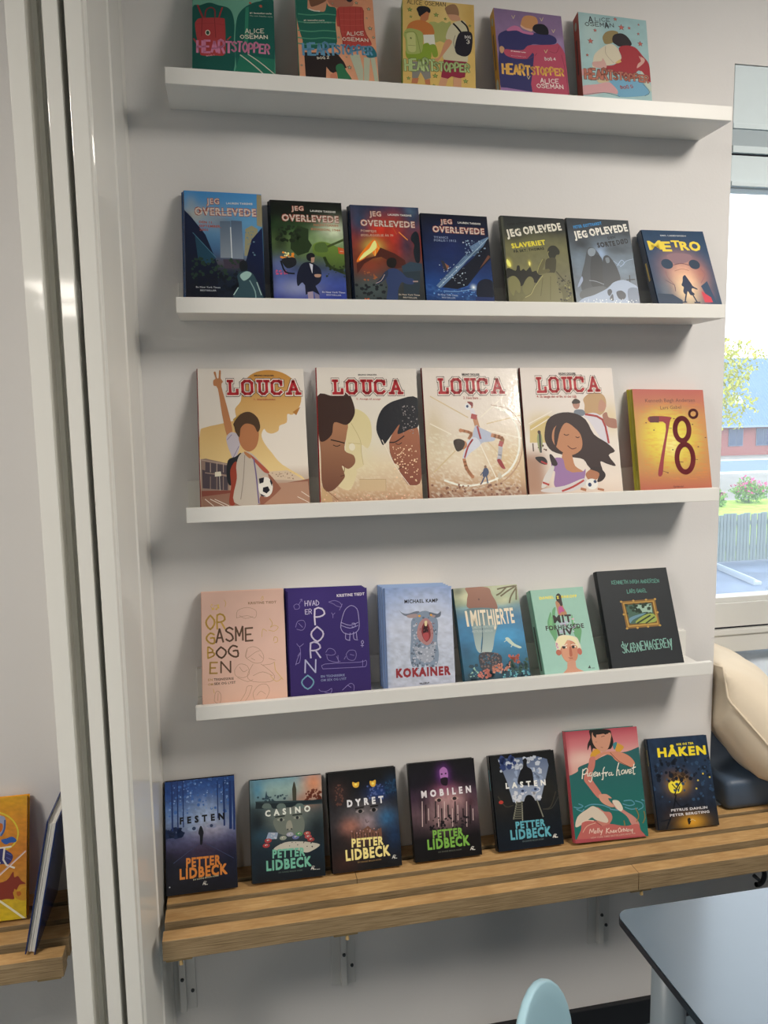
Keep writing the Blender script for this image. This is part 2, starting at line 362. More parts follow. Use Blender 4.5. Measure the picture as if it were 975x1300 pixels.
# ---------------------------------------------------------------- table and chair
LAM = mat('pale_blue_laminate', '#5d6c7a', 0.26, .7, noise=.03, nscale=5, coat=1.0)
LAM.node_tree.nodes['Principled BSDF'].inputs['Coat Roughness'].default_value = .16; LAM.node_tree.nodes['Principled BSDF'].inputs['Coat IOR'].default_value = 1.5
EDGEB = mat('black_table_edge', '#14161f', 0.3, 0.5)
LEGM = mat('grey_steel_leg', '#8f9aa3', 0.38, 0.5)
TZ = 0.605
e = empty('school_table', (0, 0, 0), 'blue grey school table with black edge and round grey legs', 'table')
def rrect(x0, y0, x1, y1, r, n=8):
    pts = []
    for cx, cy, a0 in ((x1-r, y1-r, 0), (x0+r, y1-r, PI/2), (x0+r, y0+r, PI), (x1-r, y0+r, 1.5*PI)):
        for i in range(n+1): a = a0+PI/2*i/n; pts.append((cx+r*math.cos(a), cy+r*math.sin(a)))
    return pts
prism('tabletop', rrect(.676, -1.30, 2.0, -.560, .022), TZ-.002, TZ, LAM, e)
prism('edge_band', rrect(.675, -1.301, 2.001, -.559, .023), TZ-.013, TZ-.0021, EDGEB, e)
for lx, ly in ((.737, -.625), (1.93, -.625), (.737, -1.235), (1.93, -1.235)):
    l = cyl('leg', (lx, ly, FLOOR+.012), (lx, ly, TZ-.013), .027, .027, LEGM, e, 28)
    cyl('foot_cap', (lx, ly, FLOOR), (lx, ly, FLOOR+.012), .029, .029, EDGEB, l, 20)
box('apron', (.765, -1.215, TZ-.06), (1.90, -.645, TZ-.0135), LEGM, e)
SHELLM = mat('pale_blue_plastic', '#a6cbd9', 0.33, 0.5)
e = empty('school_chair', label='pale blue plastic school chair with rounded back beside the table', cat='chair')
ang = math.atan2(.81, .58)   # in-plane direction of the back
T = Matrix.Translation((.445, -.75, .168)) @ Matrix.Rotation(ang, 4, 'Z')
e.matrix_world = T    # local x along the back's width, local -y faces the sitter
def shell(name, fn, th, m, parent, nu=22, nv=16):
    bm = bmesh.new(); G = [[bm.verts.new(fn(i/nu, j/nv)) for j in range(nv+1)] for i in range(nu+1)]
    for i in range(nu):
        for j in range(nv): bm.faces.new((G[i][j], G[i+1][j], G[i+1][j+1], G[i][j+1]))
    bmesh.ops.remove_doubles(bm, verts=bm.verts, dist=1e-5)
    o = link(name, mesh_of(bm, name, True), parent, [m]); s = o.modifiers.new('s', 'SOLIDIFY'); s.thickness = th; s.offset = 0
    b = o.modifiers.new('b', 'BEVEL'); b.width = th*.3; b.segments = 2; b.limit_method = 'ANGLE'
    return o
def back_fn(u, v):
    th = 2*PI*u; rr = v**.9; x = .17*rr*math.cos(th); z = .20*rr*math.sin(th)
    return (x, .03*(x/.17)**2*-1, z+.270)
def seat_fn(u, v):
    th = 2*PI*u; rr = v; x = .18*rr*math.cos(th); y = -.20+.18*rr*math.sin(th)
    return (x, y, .165+.02*rr**3)
shell('backrest', back_fn, .012, SHELLM, e, 40, 8); shell('seat', seat_fn, .012, SHELLM, e, 32, 6)
for sx in (-1, 1):
    cyl('back_post', (sx*.05, .010, .07), (sx*.05, .012, .26), .009, .009, LEGM, e, 12)
    for y0, y1 in ((-.10, .02), (-.30, -.40)):
        l = cyl('leg', (sx*.12, y0, .160), (sx*.17, y1, FLOOR-.168), .010, .010, LEGM, e, 12)
cyl('seat_frame', (-.13, -.10, .155), (.13, -.10, .155), .009, .009, LEGM, e, 12)
cyl('seat_frame', (-.13, -.30, .155), (.13, -.30, .155), .009, .009, LEGM, e, 12)
cyl('seat_frame', (-.05, -.10, .15), (-.05, .012, .07), .009, .009, LEGM, e, 12)
cyl('seat_frame', (.05, -.10, .15), (.05, .012, .07), .009, .009, LEGM, e, 12)

# ---------------------------------------------------------------- outdoors, beyond the window
GZ = -1.13
GRAVEL = mat('pale_gravel', '#97948d', 0.9, 0.2, noise=.12, nscale=1.5)
ASPH = mat('asphalt', '#7d8fa8', 0.85, 0.2, noise=.05, nscale=.6)
WHITEP = mat('road_paint', '#e8ebee', 0.8, 0.2)
CONC = mat('damp_concrete', '#6f7c90', 0.6, 0.3, noise=.22, nscale=2.2)
LAWN = mat('lawn', '#a9c65a', 0.95, 0.1, noise=.25, nscale=4)
struct(box('ground', (-60, .62, GZ-.3), (140, 140, GZ), GRAVEL, bev=0))
struct(box('terrace', (-6, .62, GZ), (22, 9.75, GZ+.06), CONC, bev=0))
struct(box('lawn', (-20, 9.76, GZ), (45, 17.7, GZ+.07), LAWN, bev=0))
struct(box('road', (-60, 27.4, GZ), (140, 34.4, GZ+.02), ASPH, bev=0))
for k, y in ((1, 26.9), (2, 34.4)): struct(box('trim_%d' % k, (-60, y, GZ), (140, y+.5, GZ+.05), WHITEP, bev=0))
ALU = mat('aluminium_profile', '#c9d2da', 0.35, 0.5, metal=.3)
e = empty('metal_rail', (0, 0, 0), 'pale metal rail lying across the grey terrace outside', 'rail')
def bar(name, p0, p1, wdt, h, m, parent):
    p0, p1 = Vector(p0), Vector(p1); d = (p1-p0); L = d.length; bm = bmesh.new(); box_bm(bm, (0, -wdt/2, 0), (L, wdt/2, h), .004)
    me = mesh_of(bm, name); o = link(name, me, parent, [m])
    R = d.to_track_quat('X', 'Z').to_matrix().to_4x4(); R.translation = p0
    me.transform(R); return o
bar('bar', (7.72, 9.12, GZ+.062), (7.51, 7.97, GZ+.062), .12, .05, ALU, e)
bar('flange', (7.66, 9.12, GZ+.112), (7.45, 7.97, GZ+.112), .03, .05, ALU, e)
FENCEM = mat('weathered_grey_wood', '#838f8e', 0.85, 0.2, noise=.18, nscale=6, stretch=(3, 3, .4))
e = empty('picket_fence', (0, 9.6, GZ+.06), 'weathered grey picket fence beyond the terrace outside the window', 'fence')
rnd = random.Random(5); pk = []
for k in range(3):
    bm = bmesh.new(); box_bm(bm, (0, -.011, .02), (.052, .011, .80+.012*k), .004); pk.append(mesh_of(bm, 'picket'))
    pk[-1].materials.append(FENCEM)
for k in range(120):
    o = bpy.data.objects.new('picket', pk[rnd.randrange(3)]); COL.objects.link(o); o.parent = e
    o.location = (5.6+k*.0635+rnd.uniform(-.003, .003), rnd.uniform(-.004, .004), 0); o.rotation_euler = (0, rnd.uniform(-.01, .01), 0)
for z in (.2, .62): box('rail', (5.6, .013, z), (13.3, .045, z+.07), FENCEM, e)
GRN = mat('shrub_leaves', '#7fa654', 0.8, 0.2, noise=.3, nscale=6); PINK = mat('pink_blossom', '#d9669c', 0.8, 0.2, noise=.2, nscale=9)
YEL = mat('autumn_leaves', '#c3c25e', 0.8, 0.2, noise=.35, nscale=2.5); BARK = mat('bark', '#6d6152', 0.9, 0.1, noise=.2)
def leaves(name, c, rad, n, size, m, parent, seed, hollow=.35):
    rnd = random.Random(seed); V = []; F = []
    for k in range(n):
        while True:
            d = Vector((rnd.gauss(0, 1), rnd.gauss(0, 1), rnd.gauss(0, 1))).normalized(); break
        r = (hollow+(1-hollow)*rnd.random()**.5)*(1+.22*math.sin(5*d.x+seed)+.18*math.sin(7*d.z+2*d.y))
        p = Vector((c[0]+d.x*rad[0]*r, c[1]+d.y*rad[1]*r, c[2]+d.z*rad[2]*r))
        q = Vector((rnd.gauss(0, 1), rnd.gauss(0, 1), rnd.gauss(0, 1))).normalized(); t = q.orthogonal().normalized(); b = q.cross(t)
        s = size*rnd.uniform(.6, 1.3); i = len(V)
        V += [p+t*s, p+b*s*.5+q*s*.15, p-t*s, p-b*s*.5+q*s*.15]; F.append((i, i+1, i+2, i+3))
    me = bpy.data.meshes.new(name); me.from_pydata([tuple(v) for v in V], [], F)
    o = link(name, me, parent, [m]); return o
for k, (x, y, s, lab) in enumerate(((12.75, 16.6, .42, 'low pink flowering shrub behind the picket fence, half hidden by the pier'), (14.1, 17.0, .62, 'larger pink flowering shrub behind the picket fence'), (16.4, 17.2, .55, 'pink flowering shrub near the right edge of the window view'))):
    e = empty('flowering_shrub', (x, y, GZ+.07), lab, 'shrub', 'pink flowering shrubs')
    leaves('foliage', (0, 0, s*.5), (s*.9, s*.7, s*.5), 900, .05, GRN, e, k+1, .2)['kind'] = 'stuff'
    leaves('blossom', (0, 0, s*.72), (s*.8, s*.6, s*.36), 160, .05, PINK, e, k+7, .7)['kind'] = 'stuff'
    cyl('stem', (0, 0, 0), (0, 0, s*.5), .02, .01, BARK, e, 6)
e = empty('garden_tree', (15.3, 22, GZ), 'yellow green tree with loose leaves in front of the brick house', 'tree')
cyl('trunk', (0, 0, 0), (.1, 0, 2.2), .16, .10, BARK, e, 10)
for a, (dx, dz) in enumerate(((.9, 3.6), (-.8, 3.8), (.5, 5.0), (1.3, 2.7))): cyl('branch', (.1, 0, 1.9), (dx, (a-1.5)*.5, dz), .06, .02, BARK, e, 6)
leaves('crown', (.3, 0, 3.7), (1.75, 1.5, 1.75), 5200, .085, YEL, e, 4, .15)['kind'] = 'stuff'
# long brick house
def brick_mat():
    m = bpy.data.materials.new('red_brick'); m.use_nodes = True; t = m.node_tree; b = t.nodes['Principled BSDF']
    tcn = t.nodes.new('ShaderNodeTexCoord'); mp = t.nodes.new('ShaderNodeMapping'); mp.inputs['Rotation'].default_value = (PI/2, 0, 0)
    br = t.nodes.new('ShaderNodeTexBrick'); br.inputs['Scale'].default_value = 4; br.inputs['Color1'].default_value = (*lin('#b4665f'), 1)
    br.inputs['Color2'].default_value = (*lin('#a35a55'), 1); br.inputs['Mortar'].default_value = (*lin('#b09a92'), 1)
    t.links.new(tcn.outputs['Object'], mp.inputs[0]); t.links.new(mp.outputs[0], br.inputs[0]); t.links.new(br.outputs[0], b.inputs['Base Color']); b.inputs['Roughness'].default_value = .9
    return m
BRICK = brick_mat(); ROOF = mat('blue_grey_corrugated_roof', '#6f8aae', 0.5, 0.4, noise=.06, nscale=.5); DARKW = mat('dark_window_glass', '#54607a', 0.15, 0.6); WFR = mat('painted_window_frame', '#7d8698', .5, .3)
hs = empty('brick_house', (0, 39.2, GZ), 'long red brick house with a blue grey roof across the road', 'house')
box('wall', (8, 0, 0), (70, 8, 1.80), BRICK, hs, 0)
bm = bmesh.new(); nx = 62*10; rows = []
for (yy, zz) in ((-.35, 1.70), (4.0, 6.0), (8.35, 1.70)):
    rows.append([bm.verts.new((8+i*.1, yy, zz+(.045 if i % 2 else 0))) for i in range(nx+1)])
for a, b in zip(rows[:-1], rows[1:]):
    for i in range(nx): bm.faces.new((a[i], a[i+1], b[i+1], b[i]))
link('roof', mesh_of(bm, 'roof'), hs, [ROOF])
box('gutter', (8, -.5, 1.66), (70, -.36, 1.76), mat('gutter_grey', '#9fb2c4', .4, .4), hs, 0)
for x in (26.2, 29.25, 31.1, 34.2, 37.5, 41):
    f = box('window', (x, -.05, .55), (x+.95, .03, 1.58), WFR, hs, 0)
    box('pane', (x+.05, -.06, .60), (x+.45, -.05, 1.53), DARKW, f, 0); box('pane', (x+.50, -.06, .60), (x+.90, -.05, 1.53), DARKW, f, 0)
for x in (30.3, 35.5):
    m_ = bmesh.new(); box_bm(m_, (0, 0, 0), (.6, .7, .08)); me = mesh_of(m_, 'skylight')
    R = Matrix.Translation((x, .95, 3.02)) @ Matrix.Rotation(math.atan2(4.3, 4.35), 4, 'X'); me.transform(R)
    link('skylight', me, hs, [mat('skylight_glass', '#c4d8ee', .2, .6)])
# distant hedge line left and right of the house

# ---------------------------------------------------------------- printed covers
# a cover print is flat ink on the board: a fine colour field plus thin flat shapes and letters, u right and v down in thousandths of the cover width
def print_mat(name, rough, coat, bump=0.0, bscale=200):
    m = bpy.data.materials.new(name); m.use_nodes = True; t = m.node_tree; b = t.nodes['Principled BSDF']
    a = t.nodes.new('ShaderNodeVertexColor'); a.layer_name = 'ink'
    t.links.new(a.outputs[0], b.inputs['Base Color']); b.inputs['Roughness'].default_value = rough
    b.inputs['Coat Weight'].default_value = coat; b.inputs['Coat Roughness'].default_value = 0.06; b.inputs['Specular IOR Level'].default_value = 0.4
    if bump:
        tcn = t.nodes.new('ShaderNodeTexCoord'); n = t.nodes.new('ShaderNodeTexNoise'); n.inputs['Scale'].default_value = bscale
        bp = t.nodes.new('ShaderNodeBump'); bp.inputs['Strength'].default_value = bump; bp.inputs['Distance'].default_value = .001
        t.links.new(tcn.outputs['Object'], n.inputs[0]); t.links.new(n.outputs[0], bp.inputs['Height'])
        t.links.new(bp.outputs[0], b.inputs['Normal']); t.links.new(bp.outputs[0], b.inputs['Coat Normal'])
    return m
PR_MATTE = print_mat('matte_print', .55, 0.0); PR_SATIN = print_mat('satin_print', .35, .15, .05, 60); PR_GLOSS = print_mat('gloss_print', .3, .6, .25, 110)
PAGES = mat('book_pages', '#d9d0bf', .9, .1, noise=.05, nscale=2, stretch=(1, 400, 1)); PAGES2 = mat('white_pages', '#e6e4de', .85, .1)
GAIN = 1.15
def ink(c): return [min(.92, x*GAIN) for x in lin(c)]
def catmull(p, closed=True, k=4):
    n = len(p); out = []
    if n < 3: return p
    rng = range(n) if closed else range(n-1)
    for i in rng:
        P = [p[(i-1) % n] if closed or i > 0 else p[i], p[i], p[(i+1) % n], p[(i+2) % n] if closed or i < n-2 else p[i+1]]
        for j in range(k):
            t = j/k
            out.append(tuple(.5*((2*P[1][d])+(-P[0][d]+P[2][d])*t+(2*P[0][d]-5*P[1][d]+4*P[2][d]-P[3][d])*t*t+(-P[0][d]+3*P[1][d]-3*P[2][d]+P[3][d])*t**3) for d in (0, 1)))
    if not closed: out.append(p[-1])
    return out
def clip(p, W, H):
    for ax, lim, sg in ((0, 0, 1), (0, W, -1), (1, 0, 1), (1, H, -1)):
        q = []
        for i in range(len(p)):
            a, b = p[i-1], p[i]; ia, ib = (a[ax]-lim)*sg >= 0, (b[ax]-lim)*sg >= 0
            if ia != ib:
                t = (lim-a[ax])/(b[ax]-a[ax]); q.append((a[0]+(b[0]-a[0])*t, a[1]+(b[1]-a[1])*t))
            if ib: q.append(b)
        p = q
        if not p: break
    return p
_glyph = {}
def glyphs(txt, bold):
    k = (txt, bold)
    wide = txt in ('FESTEN', 'CASINO', 'DYRET', 'MOBILEN', 'LASTEN')
    if k not in _glyph:
        c = bpy.data.curves.new('t', 'FONT'); c.body = txt; c.resolution_u = 2; c.size = 1; c.offset = min(bold, .016); c.space_character = 1.9 if wide else 1+bold*3.2
        o = bpy.data.objects.new('t', c); COL.objects.link(o)
        me = bpy.data.meshes.new_from_object(o.evaluated_get(bpy.context.evaluated_depsgraph_get()))
        vs = [tuple(v.co[:2]) for v in me.vertices]; fs = [tuple(p.vertices) for p in me.polygons]
        bpy.data.objects.remove(o); bpy.data.curves.remove(c); bpy.data.meshes.remove(me)
        _glyph[k] = (vs, fs)
    return _glyph[k]
# hand-lettered capitals: strokes on a 4 x 6 grid (y up)
HAND = {'A': ['00 26 40', '12 32'], 'B': ['00 06 25 34 23 03', '03 33 42 31 00'], 'C': ['45 26 04 02 20 41'], 'D': ['00 06 25 43 31 00'], 'E': ['46 06 00 40', '03 33'],
 'F': ['46 06 00', '03 33'], 'G': ['45 26 04 02 20 40 43 23'], 'H': ['00 06', '40 46', '03 43'], 'I': ['20 26'], 'J': ['36 31 10 01'], 'K': ['00 06', '46 03 40'],
 'L': ['06 00 40'], 'M': ['00 06 22 46 40'], 'N': ['00 06 40 46'], 'O': ['26 04 02 20 42 44 26'], 'P': ['00 06 36 44 23 03'], 'R': ['00 06 36 44 23 03', '23 40'],
 'S': ['45 26 05 14 33 41 20 01'], 'T': ['06 46', '26 20'], 'U': ['06 01 20 41 46'], 'V': ['06 20 46'], 'W': ['06 10 24 30 46'], 'Y': ['06 23 46', '23 20'], 'Z': ['06 46 00 40'],
 'l': ['16 11', '06 26', '00 40 42'], 'o': ['16 36 45 41 30 10 01 05 16'], 'u': ['06 26', '36 56', '16 11 20 30 41 46'], 'c': ['45 36 16 05 01 10 30 41', '46 44'], 'a': ['10 36 50', '22 42', '00 20', '40 60'],
 'Æ': ['00 26 20', '12 22', '46 26', '23 43', '20 40'], 'Ø': ['26 04 02 20 42 44 26', '00 46'], 'D/': ['00 06 25 43 31 00'], 'X': ['06 40', '46 00'], '1': ['15 26 20'], '2': ['05 26 44 00 40'], '3': ['05 26 44 23 42 20 01'], '4': ['30 36 02 42'], '5': ['46 06 03 33 42 31 00'], '?': ['04 26 44 22 21']}
def vnoise(x, y, seed):
    r = np.random.RandomState(seed); g = r.rand(64, 64)
    xi = np.floor(x).astype(int); yi = np.floor(y).astype(int); fx = x-xi; fy = y-yi; fx = fx*fx*(3-2*fx); fy = fy*fy*(3-2*fy)
    a = g[yi % 64, xi % 64]; b = g[yi % 64, (xi+1) % 64]; c = g[(yi+1) % 64, xi % 64]; d = g[(yi+1) % 64, (xi+1) % 64]
    return (a*(1-fx)+b*fx)*(1-fy)+(c*(1-fx)+d*fx)*fy
def cover_mesh(W, H, art, nu=52):
    """art: list of operations; returns a mesh in metres, x right, z up, y = -lift"""
    S = W/1000; HH = H/S; LAY = 1.1e-5
    V, F, C = [], [], []
    nv = int(nu*H/W)
    uu, vv = np.meshgrid(np.linspace(0, 1000, nu+1), np.linspace(0, HH, nv+1))
    col = np.zeros((nv+1, nu+1, 3)); base_ops = [o for o in art if o[0] in 'VGNBH']
    for o in base_ops:
        if o[0] in ('V', 'H'):
            st = o[1]; ks = np.array([s[0] for s in st], float); cs = np.array([ink(s[1]) for s in st]); ax = vv if o[0] == 'V' else uu
            for d in range(3): col[..., d] = np.interp(ax, ks, cs[:, d])
        elif o[0] == 'G':     # soft spot of ink: colour, centre, radii, strength, falloff power
            c = np.array(ink(o[1])); e = np.exp(-(((uu-o[2])/o[4])**2+((vv-o[3])/o[5])**2)**(o[7] if len(o) > 7 else 1.0))*o[6]
            col = col*(1-e[..., None])+c*e[..., None]
        elif o[0] == 'B':     # soft-edged box
            c = np.array(ink(o[1])); sf = o[6]
            e = 1/(1+np.exp(-(uu-o[2])/sf))/(1+np.exp(-(o[4]-uu)/sf))/(1+np.exp(-(vv-o[3])/sf))/(1+np.exp(-(o[5]-vv)/sf))*(o[7] if len(o) > 7 else 1)
            col = col*(1-e[..., None])+c*e[..., None]
        elif o[0] == 'N':     # mottling: amount, scale u, scale v, seed [, colour]
            n = vnoise(uu/o[2]+7, vv/o[3]+3, o[4])*.6+vnoise(uu/o[2]*2.1, vv/o[3]*2.1, o[4]+1)*.4
            if len(o) > 5:
                e = np.clip((n-.5)*4, 0, 1)*o[1]
                if len(o) > 6: e = e*(vv > o[6][1])*(vv < o[6][3])*(uu > o[6][0])*(uu < o[6][2])
                c = np.array(ink(o[5])); col = col*(1-e[..., None])+c*e[..., None]
            else: col = col*(1+(n[..., None]-.5)*2*o[1])
    col = np.clip(col, 0, .95)
    hinge = -np.exp(-((uu-62)/16)**2)*.0005
    for j in range(nv+1):
        for i in range(nu+1): V.append((uu[j, i]*S, -float(hinge[j, i])*0-.00002+0, H-vv[j, i]*S)); C.append(tuple(col[j, i]))
    for j in range(nv):
        for i in range(nu):
            a = j*(nu+1)+i; F.append((a, a+nu+1, a+nu+2, a+1))
    lay = [1]
    def add(pts, tri, cols):
        y = -.00002-LAY*lay[0]; b = len(V)
        for (u, v), c in zip(pts, cols): V.append((u*S, y, H-v*S)); C.append(tuple(c))
        for t in tri:
            a_, b_, c_ = (pts[t[0]], pts[t[1]], pts[t[2]])
            ar = (b_[0]-a_[0])*(c_[1]-a_[1])-(b_[1]-a_[1])*(c_[0]-a_[0])
            if abs(ar) < 1e-3: continue
            F.append(tuple(b+k for k in (t if ar < 0 else t[::-1])))
    def shape(p, c, c2=None):
        p = clip(p, 1000, HH)
        if len(p) < 3: return
        try: tri = tessellate_polygon([[Vector((a, b, 0)) for a, b in p]])
        except Exception: return
        if c2 is None: cols = [ink(c)]*len(p)
        else:
            v0 = min(q[1] for q in p); v1 = max(q[1] for q in p); A, B = ink(c), ink(c2)
            cols = [[A[d]+(B[d]-A[d])*((q[1]-v0)/(v1-v0+1e-6)) for d in range(3)] for q in p]
        add(p, tri, cols)
    def stroke(p, wd, c):
        # ribbon with a disc-like round cap approximated by square ends
        for i in range(len(p)-1):
            (x0, y0), (x1, y1) = p[i], p[i+1]; L = math.hypot(x1-x0, y1-y0) or 1; nx, ny = -(y1-y0)/L*wd/2, (x1-x0)/L*wd/2
            ex, ey = (x1-x0)/L*wd*.3, (y1-y0)/L*wd*.3
            q = clip([(x0-ex+nx, y0-ey+ny), (x1+ex+nx, y1+ey+ny), (x1+ex-nx, y1+ey-ny), (x0-ex-nx, y0-ey-ny)], 1000, HH)
            if len(q) > 2: add(q, [(0, k, k+1) for k in range(1, len(q)-1)], [ink(c)]*len(q))
    for o in art:
        k = o[0]
        if k in 'VGNBH': continue
        if k == 'P': shape(o[2], o[1], o[3] if len(o) > 3 else None)
        elif k == 'S': shape(catmull(o[2], True, 3 if len(o[2]) > 14 else 4), o[1], o[3] if len(o) > 3 else None)
        elif k == 'E':
            cx, cy, rx, ry, rt = o[2:7]; ct, st = math.cos(math.radians(rt)), math.sin(math.radians(rt)); n = 18 if max(rx, ry) > 25 else 10
            shape([(cx+rx*math.cos(2*PI*i/n)*ct-ry*math.sin(2*PI*i/n)*st, cy+rx*math.cos(2*PI*i/n)*st+ry*math.sin(2*PI*i/n)*ct) for i in range(n)], o[1])
        elif k == 'L': stroke(catmull(o[3], False, 3) if len(o[3]) > 2 else o[3], o[2], o[1])
        elif k == 'l': stroke(o[3], o[2], o[1])
        elif k == 'R':    # many random dabs: colour, n, u0, v0, u1, v1, size, seed
            rnd = random.Random(o[8])
            for _ in range(o[2]):
                x, y, s = rnd.uniform(o[3], o[5]), rnd.uniform(o[4], o[6]), o[7]*rnd.uniform(.4, 1.2); a = rnd.uniform(0, 6)
                shape([(x+s*math.cos(a+q)*rnd.uniform(.6, 1), y+s*math.sin(a+q)*rnd.uniform(.5, 1)) for q in (0, 1.3, 2.5, 3.8, 5)], o[1])
        elif k == '*':    # little star: colour, u, v, r
            shape([(o[2]+o[4]*(1 if i % 2 else .45)*math.cos(i*PI/5+.3), o[3]+o[4]*(1 if i % 2 else .45)*math.sin(i*PI/5+.3)) for i in range(10)], o[1])
        elif k == 'T':    # printed text: colour, string, (u0, v0) baseline start, (u1, v1) baseline end, cap height, bold, shear
            _, c, txt, p0, p1, ch, bold, sh = o
            vs, fs = glyphs(txt, bold)
            if not vs: continue
            x0, x1 = min(v[0] for v in vs), max(v[0] for v in vs)
            dx, dy = (p1[0]-p0[0])/(x1-x0), (p1[1]-p0[1])/(x1-x0); L = math.hypot(dx, dy); nx, ny = dy/L, -dx/L   # up vector (v down)
            capv = ch/0.73
            pts = [(p0[0]+(x-x0+y*sh)*dx+nx*y*capv, p0[1]+(x-x0+y*sh)*dy+ny*y*capv) for x, y in vs]
            cc = ink(c); y = -.00002-LAY*lay[0]; b = len(V)
            e = max(0, bold-.016)*.8; eu, ev = e*L*.9, e*capv
            for q_, (ou, ov) in enumerate(((0, 0),) if e == 0 else ((-eu, -ev), (eu, -ev), (eu, ev), (-eu, ev), (0, 0))):
                b = len(V)
                for u, v in pts: V.append((min(max(u+ou, 0), 1000)*S, y-q_*1e-6, H-min(max(v+ov, 0), HH)*S)); C.append(tuple(cc))
                for f in fs: F.append(tuple(b+q for q in f))
        elif k == 'K':    # hand-lettered text: colour, string, (u0, v0), (u1, v1), cap height, stroke width, shear, wobble seed
            _, c, txt, p0, p1, ch, sw, sh, sd = o
            rnd = random.Random(sd); n = len(txt); adv = 6.3 if txt == 'louca' else 5.6; tot = sum((2.4 if ch_ == 'I' else adv if ch_ != ' ' else 3) for ch_ in txt)-(.3 if txt == 'louca' else 1.6)
            dx, dy = (p1[0]-p0[0])/tot, (p1[1]-p0[1])/tot; L = math.hypot(dx, dy); nx, ny = dy/L, -dx/L; x = 0
            for c_ in txt:
                if c_ == ' ': x += 3; continue
                oy = rnd.uniform(-.06, .06)*ch if sd else 0; sc = rnd.uniform(.9, 1.08) if sd else 1
                off = -2 if c_ == 'I' else 0
                if c_ == '.': stroke([(p0[0]+x*dx, p0[1]+x*dy), (p0[0]+(x+.8)*dx, p0[1]+(x+.8)*dy-1)], sw, c); x += 2.4; continue
                for stx in HAND.get(c_, ['00 06 46 40 00']):
                    pp = []
                    for s_ in stx.split():
                        gx, gy = int(s_[0])+off*(1), int(s_[1])
                        hx = gx+gy*sh; hh = gy/6*ch*sc+oy
                        pp.append((p0[0]+(x+hx)*dx+nx*hh, p0[1]+(x+hx)*dy+ny*hh))
                    if c_ in 'C G S U J B D P R 2 3 5 ? O Ø'.split(): pp = catmull(pp, False, 2)
                    stroke(pp, sw, c)
                x += 2.4 if c_ == 'I' else adv
        lay[0] += 1
    me = bpy.data.meshes.new('cover_print'); me.from_pydata(V, [], F)
    at = me.color_attributes.new('ink', 'FLOAT_COLOR', 'POINT')
    buf = np.ones((len(V), 4), np.float32); buf[:, :3] = np.array(C, np.float32); at.data.foreach_set('color', buf.ravel())
    return me

_cm = {}
def cmat(hexc, rough=.4, gain=True):
    k = (hexc, rough)
    if k not in _cm: _cm[k] = mat('board_'+hexc.strip('#'), ink(hexc) if gain else lin(hexc), rough, .4, noise=.04, nscale=30)
    return _cm[k]
def book_body(parent, W, H, th, hard, spine, back, pages=PAGES):
    """hard or soft cover wrapped round a page block; front surface at y=0, spine at x=0"""
    t = .0024 if hard else .0005; ins = .0035 if hard else .0
    bm = bmesh.new()
    box_bm(bm, (0, 0.00005, 0), (W, t, H), .0006 if hard else 0)
    box_bm(bm, (0, th-t, 0), (W, th, H), .0006 if hard else 0)
    # rounded spine
    n = 6; prof_o = []; prof_i = []
    for i in range(n+1):
        a = i/n; yy = a*th; bulge = .0022*math.sin(PI*a) if hard else 0.0003
        prof_o.append((-bulge, yy)); prof_i.append((.0022-bulge, min(max(yy, t), th-t)))
    A = [bm.verts.new((x, y, 0.0)) for x, y in prof_o+prof_i[::-1]]; B = [bm.verts.new((x, y, H)) for x, y in prof_o+prof_i[::-1]]; m = len(A)
    for i in range(m):
        f = bm.faces.new((A[i], A[(i+1) % m], B[(i+1) % m], B[i])); f.material_index = 1
    f = bm.faces.new(A); f.material_index = 1; f = bm.faces.new(B[::-1]); f.material_index = 1
    link('cover', mesh_of(bm, 'cover'), parent, [back, spine])
    box('page_block', (.0024, t+.0001, ins), (W-ins-.0005, th-t-.0001, H-ins if hard else H-.0004), pages, parent, 0)
def placed(v, th, zb):
    x0, W, H, lean, roll, yaw, yb = v
    cy, sy = math.cos(yaw), math.sin(yaw); a = Vector((cy, sy, 0)); bk = Vector((-sy, cy, 0))
    up = math.cos(lean)*Vector((0, 0, 1))+math.sin(lean)*bk
    r = math.cos(roll)*a+math.sin(roll)*up; u = -math.sin(roll)*a+math.cos(roll)*up; n = u.cross(r)
    M = Matrix((r, -r.cross(u), u)).transposed().to_4x4()
    M.translation = (x0, yb, zb+max(0, -W*math.sin(roll))+th*math.sin(lean)+.0006)
    return M

